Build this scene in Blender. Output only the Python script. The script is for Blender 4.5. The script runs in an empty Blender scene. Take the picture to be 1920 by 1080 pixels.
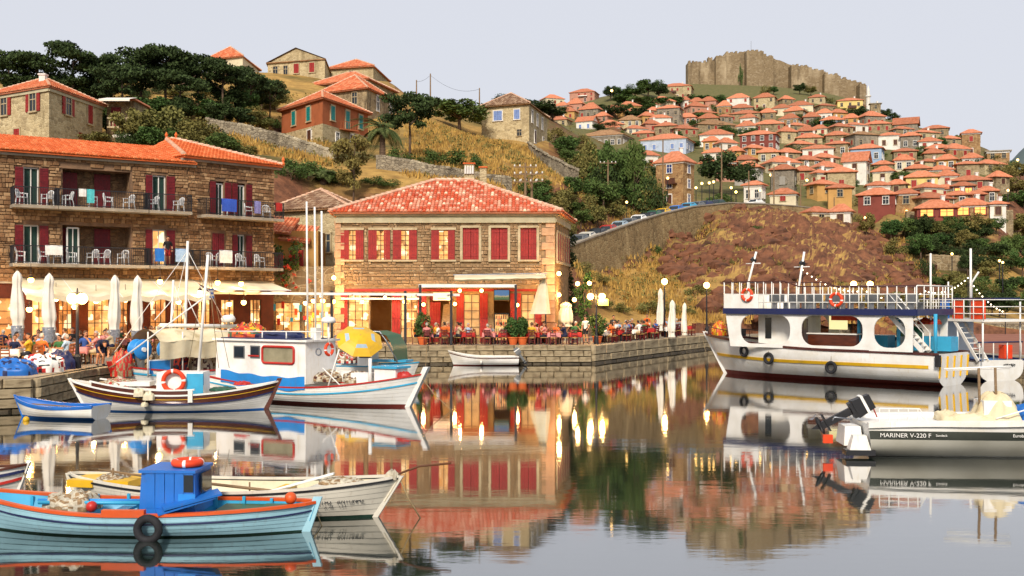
import bpy, bmesh, math, random
import numpy as np
from mathutils import Vector, Matrix
R = math.radians
random.seed(11); rng = np.random.default_rng(5)
sc = bpy.context.scene; col = sc.collection

# ------------------------------------------------ camera, sky, sun, exposure
F = 2000.0; HZ = 562.0; CH = 4.1          # focal length in photo pixels, horizon row, eye height
cd = bpy.data.cameras.new('camera'); cam = bpy.data.objects.new('camera', cd); col.objects.link(cam)
cd.sensor_width = 36; cd.lens = 37.5; cd.shift_y = (HZ - 540) / 1920; cd.clip_start = 0.2; cd.clip_end = 30000
cam.location = (0, 0, CH); cam.rotation_euler = (R(90), 0, 0); sc.camera = cam

SUN_EL, SUN_AZ = 36.0, 191.0               # degrees; azimuth clockwise from +Y (behind the camera, to its left)
wd = bpy.data.worlds.new('World'); sc.world = wd; wd.use_nodes = True
nt = wd.node_tree; nt.nodes.clear()
sky = nt.nodes.new('ShaderNodeTexSky'); sky.sky_type = 'NISHITA'; sky.sun_disc = False
sky.sun_elevation = R(SUN_EL); sky.sun_rotation = R(SUN_AZ); sky.dust_density = 4; sky.air_density = 1.0
skm = nt.nodes.new('ShaderNodeMix'); skm.data_type = 'RGBA'; skm.inputs[0].default_value = 0.9
sks = nt.nodes.new('ShaderNodeVectorMath'); sks.operation = 'SCALE'; sks.inputs[3].default_value = 0.12
nt.links.new(sky.outputs[0], sks.inputs[0]); nt.links.new(sks.outputs[0], skm.inputs[6])
skm.inputs[7].default_value = (0.690, 0.705, 0.765, 1)   # thin even evening cloud
bg = nt.nodes.new('ShaderNodeBackground'); bg.inputs[1].default_value = 1.0
wo = nt.nodes.new('ShaderNodeOutputWorld')
nt.links.new(skm.outputs[2], bg.inputs[0]); nt.links.new(bg.outputs[0], wo.inputs[0])

sd = bpy.data.lights.new('sun', 'SUN'); sd.energy = 3.6; sd.angle = R(10); sd.color = (1.0, 0.91, 0.80)
sun = bpy.data.objects.new('sun', sd); col.objects.link(sun)
sdir = Vector((math.sin(R(SUN_AZ)) * math.cos(R(SUN_EL)), math.cos(R(SUN_AZ)) * math.cos(R(SUN_EL)), math.sin(R(SUN_EL))))
sun.rotation_euler = sdir.to_track_quat('Z', 'Y').to_euler()
sc.view_settings.view_transform = 'Standard'; sc.view_settings.look = 'None'
sc.view_settings.gamma = 1; sc.view_settings.use_curve_mapping = False; sc.view_settings.exposure = 0.14
sc.cycles.max_bounces = 6; sc.cycles.diffuse_bounces = 2; sc.cycles.glossy_bounces = 3
sc.cycles.transmission_bounces = 4; sc.cycles.transparent_max_bounces = 6; sc.cycles.use_denoising = True
sc.cycles.sample_clamp_indirect = 4; sc.cycles.caustics_reflective = False; sc.cycles.caustics_refractive = False

# ------------------------------------------------ helpers
def P(px, py, D): return Vector(((px - 960) / F * D, D, CH + (HZ - py) / F * D))
def X(px, D): return (px - 960) / F * D
def Zp(py, D): return CH + (HZ - py) / F * D
def WD(py): return CH * F / (py - HZ)      # distance of a point on the water seen at row py
def lin(c): return c / 12.92 if c <= 0.04045 else ((c + 0.055) / 1.055) ** 2.4
def S(h): return tuple(lin(int(h[i:i + 2], 16) / 255) for i in (0, 2, 4))
def rot2(x, y, a): c, s = math.cos(a), math.sin(a); return (c * x - s * y, s * x + c * y)

class MB:
    """collects faces; build() links them as one mesh object"""
    def __init__(s): s.v = []; s.f = []; s.m = []; s.r = []; s.mi = 0; s.rv = 0.0; s.T = None
    def add(s, vs, fs):
        b = len(s.v)
        if s.T is not None: vs = [tuple(s.T @ Vector(p)) for p in vs]
        s.v.extend(tuple(p) for p in vs)
        for f in fs: s.f.append(tuple(b + i for i in f)); s.m.append(s.mi); s.r.append(s.rv)
        return s
    def box(s, cx, cy, cz, sx, sy, sz, rz=0, taper=1.0):
        vs = []
        for k, z in enumerate((-.5, .5)):
            t = taper if k else 1.0
            for x, y in ((-.5, -.5), (.5, -.5), (.5, .5), (-.5, .5)):
                a, b = rot2(x * sx * t, y * sy * t, rz); vs.append((cx + a, cy + b, cz + z * sz))
        return s.add(vs, [(3, 2, 1, 0), (4, 5, 6, 7), (0, 1, 5, 4), (1, 2, 6, 5), (2, 3, 7, 6), (3, 0, 4, 7)])
    def bar(s, p0, p1, w, h=None, up=(0, 0, 1)):
        p0 = Vector(p0); p1 = Vector(p1); d = (p1 - p0)
        if d.length < 1e-6: return s
        d.normalize(); up = Vector(up)
        if abs(d.dot(up)) > .97: up = Vector((1, 0, 0))
        a = d.cross(up).normalized(); b = a.cross(d); h = h or w; vs = []
        for p in (p0, p1):
            for i, j in ((-1, -1), (1, -1), (1, 1), (-1, 1)): vs.append(p + a * (i * w / 2) + b * (j * h / 2))
        return s.add(vs, [(0, 1, 2, 3), (7, 6, 5, 4), (0, 4, 5, 1), (1, 5, 6, 2), (2, 6, 7, 3), (3, 7, 4, 0)])
    def tube(s, pts, r, n=8, cap=True, closed=False):
        pts = [Vector(p) for p in pts]; N = len(pts)
        rs = r if isinstance(r, (list, tuple)) else [r] * N
        vs = []; ref = None
        for i, p in enumerate(pts):
            if closed: d = pts[(i + 1) % N] - pts[i - 1]
            else: d = pts[min(i + 1, N - 1)] - pts[max(i - 1, 0)]
            if d.length < 1e-9: d = Vector((0, 0, 1))
            d.normalize()
            if ref is None: ref = Vector((0, 0, 1)) if abs(d.z) < .9 else Vector((1, 0, 0))
            a = d.cross(ref)
            if a.length < 1e-4: a = d.orthogonal()
            a.normalize(); b = a.cross(d); ref = b
            for k in range(n):
                t = 2 * math.pi * k / n; vs.append(p + a * (rs[i] * math.cos(t)) + b * (rs[i] * math.sin(t)))
        fs = []
        for i in range(N if closed else N - 1):
            j = (i + 1) % N
            for k in range(n): l = (k + 1) % n; fs.append((i * n + k, i * n + l, j * n + l, j * n + k))
        if cap and not closed: fs.append(tuple(range(n - 1, -1, -1))); fs.append(tuple((N - 1) * n + k for k in range(n)))
        return s.add(vs, fs)
    def lathe(s, prof, n=16, c=(0, 0, 0), cap=True):
        vs = []; fs = []; N = len(prof)
        for r, z in prof:
            for k in range(n): t = 2 * math.pi * k / n; vs.append((c[0] + r * math.cos(t), c[1] + r * math.sin(t), c[2] + z))
        for i in range(N - 1):
            for k in range(n): l = (k + 1) % n; fs.append((i * n + k, i * n + l, (i + 1) * n + l, (i + 1) * n + k))
        if cap: fs.append(tuple(range(n - 1, -1, -1))); fs.append(tuple((N - 1) * n + k for k in range(n)))
        return s.add(vs, fs)
    def ball(s, c, r, n=10, m=7):
        r = (r, r, r) if not isinstance(r, (tuple, list)) else r; vs = [(c[0], c[1], c[2] - r[2])]; fs = []
        for i in range(1, m):
            a = math.pi * i / m - math.pi / 2
            for k in range(n):
                t = 2 * math.pi * k / n
                vs.append((c[0] + r[0] * math.cos(a) * math.cos(t), c[1] + r[1] * math.cos(a) * math.sin(t), c[2] + r[2] * math.sin(a)))
        vs.append((c[0], c[1], c[2] + r[2])); e = len(vs) - 1
        for k in range(n):
            l = (k + 1) % n; fs.append((0, 1 + l, 1 + k)); q = 1 + (m - 2) * n; fs.append((q + k, q + l, e))
        for i in range(m - 2):
            for k in range(n): l = (k + 1) % n; b = 1 + i * n; fs.append((b + k, b + l, b + n + l, b + n + k))
        return s.add(vs, fs)
    def torus(s, c, R0, r, nu=24, nv=8, ax='y'):
        pts = []
        for k in range(nu):
            t = 2 * math.pi * k / nu; a, b = R0 * math.cos(t), R0 * math.sin(t)
            pts.append({'y': (c[0] + a, c[1], c[2] + b), 'z': (c[0] + a, c[1] + b, c[2]), 'x': (c[0], c[1] + a, c[2] + b)}[ax])
        vs = []; C = Vector(c)
        for p in pts:
            d = (Vector(p) - C).normalized(); up = Vector({'y': (0, 1, 0), 'z': (0, 0, 1), 'x': (1, 0, 0)}[ax])
            for k in range(nv): t = 2 * math.pi * k / nv; vs.append(Vector(p) + d * (r * math.cos(t)) + up * (r * math.sin(t)))
        fs = []
        for i in range(nu):
            j = (i + 1) % nu
            for k in range(nv): l = (k + 1) % nv; fs.append((i * nv + k, i * nv + l, j * nv + l, j * nv + k))
        return s.add(vs, fs)
    def grid(s, fn, nu, nv):
        vs = [fn(i / nu, j / nv) for i in range(nu + 1) for j in range(nv + 1)]
        return s.add(vs, [(i * (nv + 1) + j, (i + 1) * (nv + 1) + j, (i + 1) * (nv + 1) + j + 1, i * (nv + 1) + j + 1) for i in range(nu) for j in range(nv)])
    def mesh(s, name, mats, smooth=False):
        me = bpy.data.meshes.new(name); me.from_pydata(s.v, [], s.f)
        for m in (mats if isinstance(mats, (list, tuple)) else [mats]): me.materials.append(m)
        if any(s.m): me.polygons.foreach_set('material_index', s.m)
        if any(s.r): a = me.attributes.new('rnd', 'FLOAT', 'FACE'); a.data.foreach_set('value', s.r)
        if smooth: me.polygons.foreach_set('use_smooth', [True] * len(s.f))
        me.update(); return me
    def build(s, name, mats, parent=None, smooth=False): return put(name, s.mesh(name, mats, smooth), parent)

def put(name, me, parent=None, loc=None, rz=None, scale=None, rot=None):
    o = bpy.data.objects.new(name, me); col.objects.link(o)
    if parent is not None: o.parent = parent
    if loc is not None: o.location = loc
    if rot is not None: o.rotation_euler = rot
    elif rz is not None: o.rotation_euler = (0, 0, rz)
    if scale is not None: o.scale = scale
    return o
def tag(o, label, cat, group=None):
    o['label'] = label; o['category'] = cat
    if group: o['group'] = group
    return o
def struct(o): o['kind'] = 'structure'; return o
def stuff(o): o['kind'] = 'stuff'; return o
def thing(name, label, cat, loc=(0, 0, 0), rz=0, group=None):
    o = bpy.data.objects.new(name, None); o.empty_display_size = .2; col.objects.link(o)
    o.location = loc; o.rotation_euler = (0, 0, rz); return tag(o, label, cat, group)
def dup(root, loc, rz=None, label=None, group=None, scale=None):
    def cp(o, par):
        c = o.copy(); col.objects.link(c)
        if par: c.parent = par
        for ch in kids.get(o.name, ()): cp(ch, c)
        return c
    kids = {}
    for o in root.children_recursive: kids.setdefault(o.parent.name, []).append(o)
    r = cp(root, None); r.location = loc
    if rz is not None: r.rotation_euler = (0, 0, rz)
    if scale is not None: r.scale = scale if isinstance(scale, (tuple, list)) else (scale,) * 3
    if label: r['label'] = label
    if group: r['group'] = group
    return r
def smooth_by(o): o.data.polygons.foreach_set('use_smooth', [True] * len(o.data.polygons)); return o

# ------------------------------------------------ materials
def _new(name):
    m = bpy.data.materials.new(name); m.use_nodes = True; n = m.node_tree; n.nodes.clear()
    o = n.nodes.new('ShaderNodeOutputMaterial'); b = n.nodes.new('ShaderNodeBsdfPrincipled'); n.links.new(b.outputs[0], o.inputs[0])
    return m, n, b
def _mix(n, fac, a, b, typ='MIX'):
    x = n.nodes.new('ShaderNodeMix'); x.data_type = 'RGBA'; x.blend_type = typ
    for i, v in ((0, fac), (6, a), (7, b)):
        if hasattr(v, 'is_output'): n.links.new(v, x.inputs[i])
        elif i == 0: x.inputs[0].default_value = v
        else: x.inputs[i].default_value = (*v[:3], 1)
    return x.outputs[2]
def _noise(n, scale, detail=4, vec=None, rough=.6):
    t = n.nodes.new('ShaderNodeTexNoise'); t.inputs['Scale'].default_value = scale; t.inputs['Detail'].default_value = detail
    t.inputs['Roughness'].default_value = rough
    if vec is not None: n.links.new(vec, t.inputs['Vector'])
    return t.outputs[0]
def _ramp(n, src, p0, p1):
    r = n.nodes.new('ShaderNodeMapRange'); r.inputs[1].default_value = p0; r.inputs[2].default_value = p1; n.links.new(src, r.inputs[0]); return r.outputs[0]
def _coord(n, stretch=None, kind='Object'):
    t = n.nodes.new('ShaderNodeTexCoord'); v = t.outputs[kind]
    if stretch:
        mp = n.nodes.new('ShaderNodeMapping'); mp.inputs['Scale'].default_value = stretch; n.links.new(v, mp.inputs[0]); v = mp.outputs[0]
    return v
def _bump(n, b, src, st, dist=.02):
    u = n.nodes.new('ShaderNodeBump'); u.inputs['Strength'].default_value = st; u.inputs['Distance'].default_value = dist
    n.links.new(src, u.inputs['Height']); n.links.new(u.outputs[0], b.inputs['Normal'])
def pm(name, c, c2=None, scale=3.0, rough=.65, bump=0.0, bs=25, rv=0.0, metal=0, spec=.35, emit=None, es=0, attr=None, stretch=None, dirt=None, dirts=1.3, coat=0, trans=0, streak=None):
    """painted / plain surface: two tones by noise, optional dirt stains, per-piece tone and relief"""
    m, n, b = _new(name); v = _coord(n, stretch)
    c2 = c2 or tuple(x * .78 for x in c)
    cc = _mix(n, _ramp(n, _noise(n, scale, 5, v), .35, .68), c, c2)
    if dirt:
        cc = _mix(n, _ramp(n, _noise(n, dirts, 8, v, .7), .54, .72), cc, dirt)
    if streak:
        cc = _mix(n, _ramp(n, _noise(n, 1.0, 5, _coord(n, (9, 9, .9)), .6), .60, .78), cc, streak)
    if attr:
        a = n.nodes.new('ShaderNodeAttribute'); a.attribute_name = 'rnd'; cc = _mix(n, _ramp(n, a.outputs['Fac'], 0, 1), cc, attr)
    if rv:
        oi = n.nodes.new('ShaderNodeObjectInfo'); mr = n.nodes.new('ShaderNodeMapRange'); mr.inputs[3].default_value = 1 - rv; mr.inputs[4].default_value = 1 + rv
        n.links.new(oi.outputs['Random'], mr.inputs[0]); vm = n.nodes.new('ShaderNodeVectorMath'); vm.operation = 'SCALE'
        n.links.new(cc, vm.inputs[0]); n.links.new(mr.outputs[0], vm.inputs[3]); cc = vm.outputs[0]
    n.links.new(cc, b.inputs['Base Color']); b.inputs['Roughness'].default_value = rough; b.inputs['Metallic'].default_value = metal
    b.inputs['Specular IOR Level'].default_value = spec; b.inputs['Coat Weight'].default_value = coat
    if trans: b.inputs['Transmission Weight'].default_value = trans
    if emit: b.inputs['Emission Color'].default_value = (*emit, 1); b.inputs['Emission Strength'].default_value = es
    if bump: _bump(n, b, _noise(n, bs, 5, v), bump)
    return m
def stone_mat(name, cols, mortar, scale=2.2, rv=.08, mw=.05, zs=1.7, big=.35):
    m, n, b = _new(name); v = _coord(n, (1, 1, zs))
    nz = n.nodes.new('ShaderNodeTexNoise'); nz.inputs['Scale'].default_value = scale * 1.3; n.links.new(v, nz.inputs['Vector'])
    vv = _mix(n, .12, v, nz.outputs[1])
    vo = n.nodes.new('ShaderNodeTexVoronoi'); vo.inputs['Scale'].default_value = scale; n.links.new(vv, vo.inputs['Vector'])
    ve = n.nodes.new('ShaderNodeTexVoronoi'); ve.feature = 'DISTANCE_TO_EDGE'; ve.inputs['Scale'].default_value = scale; n.links.new(vv, ve.inputs['Vector'])
    sp = n.nodes.new('ShaderNodeSeparateColor'); n.links.new(vo.outputs['Color'], sp.inputs[0])
    cr = n.nodes.new('ShaderNodeValToRGB'); cr.color_ramp.interpolation = 'LINEAR'; n.links.new(sp.outputs[0], cr.inputs[0])
    el = cr.color_ramp.elements; el[0].color = (*cols[0], 1); el[1].color = (*cols[-1], 1)
    for i in range(1, len(cols) - 1): e = el.new(i / (len(cols) - 1)); e.color = (*cols[i], 1)
    cc = _mix(n, _ramp(n, _noise(n, 9, 6, v), .3, .75), cr.outputs[0], tuple(x * .62 for x in cols[len(cols) // 2]))
    cc = _mix(n, _ramp(n, ve.outputs[0], mw, mw * .3), cc, mortar)
    cc = _mix(n, _ramp(n, _noise(n, big, 6, _coord(n, (1, 1, .45)), .65), .54, .80), cc, tuple(min(1, x * 1.12) for x in cols[-1])); cc = _mix(n, _ramp(n, _noise(n, big * 1.7, 7, _coord(n, (1.3, 1.3, .3)), .7), .54, .72), cc, tuple(x * .55 for x in cols[0]))   # lime patches and damp runs
    oi = n.nodes.new('ShaderNodeObjectInfo'); mr = n.nodes.new('ShaderNodeMapRange'); mr.inputs[3].default_value = 1 - rv; mr.inputs[4].default_value = 1 + rv
    n.links.new(oi.outputs['Random'], mr.inputs[0]); vm = n.nodes.new('ShaderNodeVectorMath'); vm.operation = 'SCALE'
    n.links.new(cc, vm.inputs[0]); n.links.new(mr.outputs[0], vm.inputs[3]); n.links.new(vm.outputs[0], b.inputs['Base Color'])
    b.inputs['Roughness'].default_value = .9; b.inputs['Specular IOR Level'].default_value = .15
    _bump(n, b, _ramp(n, ve.outputs[0], 0, .12), .6, .06); return m
def emis(name, c, s):
    m, n, b = _new(name); b.inputs['Base Color'].default_value = (*[min(1, x) for x in c], 1)
    b.inputs['Emission Color'].default_value = (*c, 1); b.inputs['Emission Strength'].default_value = s; return m
M = {}
# building stone, plaster and roof
M['stone_far'] = stone_mat('stone_far', [S('6b5c48'), S('a08c6c'), S('8a7658'), S('bba780')], S('a8997c'), 1.6)
M['stone_pale'] = stone_mat('stone_pale', [S('b09c74'), S('d6c59c'), S('c8b48a'), S('8f7e60')], S('cbbb94'), 2.5)
M['stone_grey'] = stone_mat('stone_grey', [S('716a5e'), S('9a9080'), S('857a6a'), S('aca08c')], S('9c9282'), 1.8)
M['stone_warm'] = stone_mat('stone_warm', [S('7a5a3e'), S('b58e62'), S('9a7650'), S('c9a878')], S('a98c66'), 1.7)
M['castle'] = stone_mat('castle', [S('7c6a52'), S('9c8868'), S('8a765a'), S('b4a284')], S('928064'), .9, 0.05, big=.09)
M['dry_wall'] = stone_mat('dry_wall', [S('6e6455'), S('b0a48c'), S('958872'), S('c6b99c')], S('5c5346'), 3.0, .05, .06)
M['road_wall'] = stone_mat('road_wall', [S('7a6646'), S('ab9066'), S('937a54'), S('b8a074')], S('9c8660'), 1.5, .03)
for k, h in dict(white='e4ddd0', cream='dccfae', yellow='e0c67c', blue='9db4cc', maroon='80443a', pink='bd8a74', ochre='c79a5c', grey='a39d92', brick='a8603c', red='a63a2a', paleblue='b8c4d6').items():
    M['pl_' + k] = pm('plaster_' + k, S(h), tuple(x * .82 for x in S(h)), .6, .85, .15, 9, .06, dirt=tuple(x * .6 for x in S(h)), dirts=.8, spec=.2)
M['roof_far'] = pm('roof_tile_far', S('c67f60'), S('a4603f'), 1.8, .85, .5, 6, .24, dirt=S('8c6a54'), dirts=.5, spec=.15)
M['roof_old'] = pm('roof_tile_old', S('a8825c'), S('7c5a40'), 1.8, .9, .5, 6, .12, dirt=S('6c5646'), dirts=.5, spec=.15)
M['tile'] = pm('clay_tile', S('d4784e'), S('ba5a36'), 2.0, .75, .2, 30, 0, attr=S('dc9a70'), spec=.2)
M['tile_new'] = pm('clay_tile_new', S('d8703c'), S('c45c2c'), 1.0, .75, .15, 30, 0, attr=S('e08854'), spec=.2)
M['tile_old'] = pm('clay_tile_weathered', S('8c6a50'), S('6c5040'), 2.0, .85, .2, 30, 0, attr=S('b09478'), spec=.15)
M['ridge'] = pm('ridge_mortar', S('dcbfa4'), S('c08e70'), 3, .85, .2, 20)
M['trim'] = pm('stone_trim', S('bfae8c'), S('a3906e'), 2, .85, .15, 15)
M['cornice'] = pm('cornice_plaster', S('bdb394'), S('a39878'), 1.2, .85, .1, 12)
M['whitetrim'] = pm('white_trim', S('e6e2da'), S('cfc8bc'), 2, .7)
M['shut_red'] = pm('red_shutter_paint', S('a02a22'), S('861f1a'), 4, .55, .1, 30, .08)
M['shut_dark'] = pm('wine_shutter_paint', S('7a1a20'), S('5e1218'), 4, .55, .1, 30, .06)
M['shut_teal'] = pm('teal_shutter_paint', S('12857e'), S('0f6e6c'), 3, .55)
M['shut_blue'] = pm('blue_shutter_paint', S('7f95c4'), S('6a80b0'), 3, .6)
M['shut_brown'] = pm('brown_shutter_paint', S('5a3424'), S('43281c'), 3, .6)
M['glass'] = pm('window_glass', S('1c2226'), S('2a3034'), .8, .12, spec=.5)
M['curtain'] = pm('green_curtain', S('1e3a30'), S('16302a'), 6, .8)
M['lit'] = emis('lit_window_glow', (1.0, .52, .14), 1.5)
M['lit_soft'] = emis('lit_window_soft', (1.0, .45, .10), .75)
M['bulb'] = emis('lamp_bulb', (1.0, .52, .12), 22)
M['bulb_far'] = emis('far_lamp_bulb', (1.0, .58, .16), 8)
M['iron'] = pm('black_iron', S('16161a'), S('222226'), 5, .5, spec=.4)
M['steel'] = pm('galvanised_steel', S('9a9ca0'), S('80848a'), 5, .35, metal=.8)
M['concrete'] = pm('concrete', S('a59a88'), S('8c806e'), .8, .9, .3, 10, dirt=S('6f6456'))
M['asphalt'] = pm('asphalt', S('5c5852'), S('4a4641'), .6, .95, .3, 20)
M['wood'] = pm('brown_wood', S('6e4426'), S('4e2e1a'), 2, .6, .2, 18, stretch=(1, 8, 8))
M['oldwood'] = pm('weathered_wood', S('8c7354'), S('6a543c'), 2, .8, .2, 18, stretch=(1, 8, 8))
M['varnish'] = pm('varnished_mahogany', S('5c2a16'), S('401a0e'), 2, .35, .1, 20, stretch=(1, 6, 6), coat=.3)
# boat paint
for k, h in dict(white='ece9e2', offwhite='d8d2c2', sky='a2d0de', blue='1f6cc0', tarp='2a8ad6', navy='1c2450', red='b8281e', orange='d4561e', yellow='e0b020', green='1f5c3c', darkred='6a2018', cyan='3aa4cc', darkgreen='16382c', black='17171a', grey='6a6c6c', cream='e0d4b4', brown='4a2018').items():
    M['p_' + k] = pm('paint_' + k, S(h), tuple(x * .84 for x in S(h)), 1.6, .42, .06, 14, 0, dirt=tuple(x * .66 + .02 for x in S(h)), dirts=2.2, spec=.4, streak=tuple(.55 * x + .45 * y for x, y in zip(S(h), S('7a5a3c'))) if k not in ('black', 'navy') else None)
M['p_white'] = pm('paint_white_boat', S('f0eee8'), S('dedad0'), 1.2, .4, .05, 14, 0, dirt=S('e2dac8'), dirts=1.6, spec=.4, streak=S('d8ccb4'))
M['rubber'] = pm('black_rubber', S('161618'), S('26262a'), 6, .75, .2, 30)
M['ring'] = pm('orange_ring_plastic', S('e8491e'), S('d23c16'), 3, .5)
M['rope'] = pm('rope', S('a08c66'), S('7c6a4c'), 20, .9)
M['net'] = pm('fishing_net', S('a88c68'), S('6e563e'), 14, .95, .8, 40)
M['net_w'] = pm('pale_net', S('cfc6b0'), S('9c917c'), 14, .95, .8, 40)
M['canvas'] = pm('cream_canvas', S('e0d3b2'), S('c6b48c'), 1.4, .85, .3, 8, dirt=S('a8946c'))
M['awning'] = pm('awning_canvas', S('e2d6b8'), S('cdbd98'), .9, .85, .15, 8)
M['parasol'] = pm('parasol_cloth', S('efe9dc'), S('dcd3c0'), 1.3, .85, .3, 7)
M['plastic'] = pm('white_plastic', S('efefec'), S('dedede'), 3, .4, rv=.03)
# ================================================ data for the town (photo rows/columns of each house)
def Dtown(yb): return float(np.interp(yb, [155, 180, 190, 205, 220, 235, 250, 270, 290, 315, 350, 385, 420], [660, 590, 550, 500, 450, 410, 375, 335, 300, 265, 225, 187, 172]))
G1 = 'small stone house with orange tiled roof among the upper rows below the castle'
G2 = 'stone house with orange hipped roof in the crowded middle of the hill town'
G3 = 'stone house with orange hipped roof on the falling right shoulder of the hill town'
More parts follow.
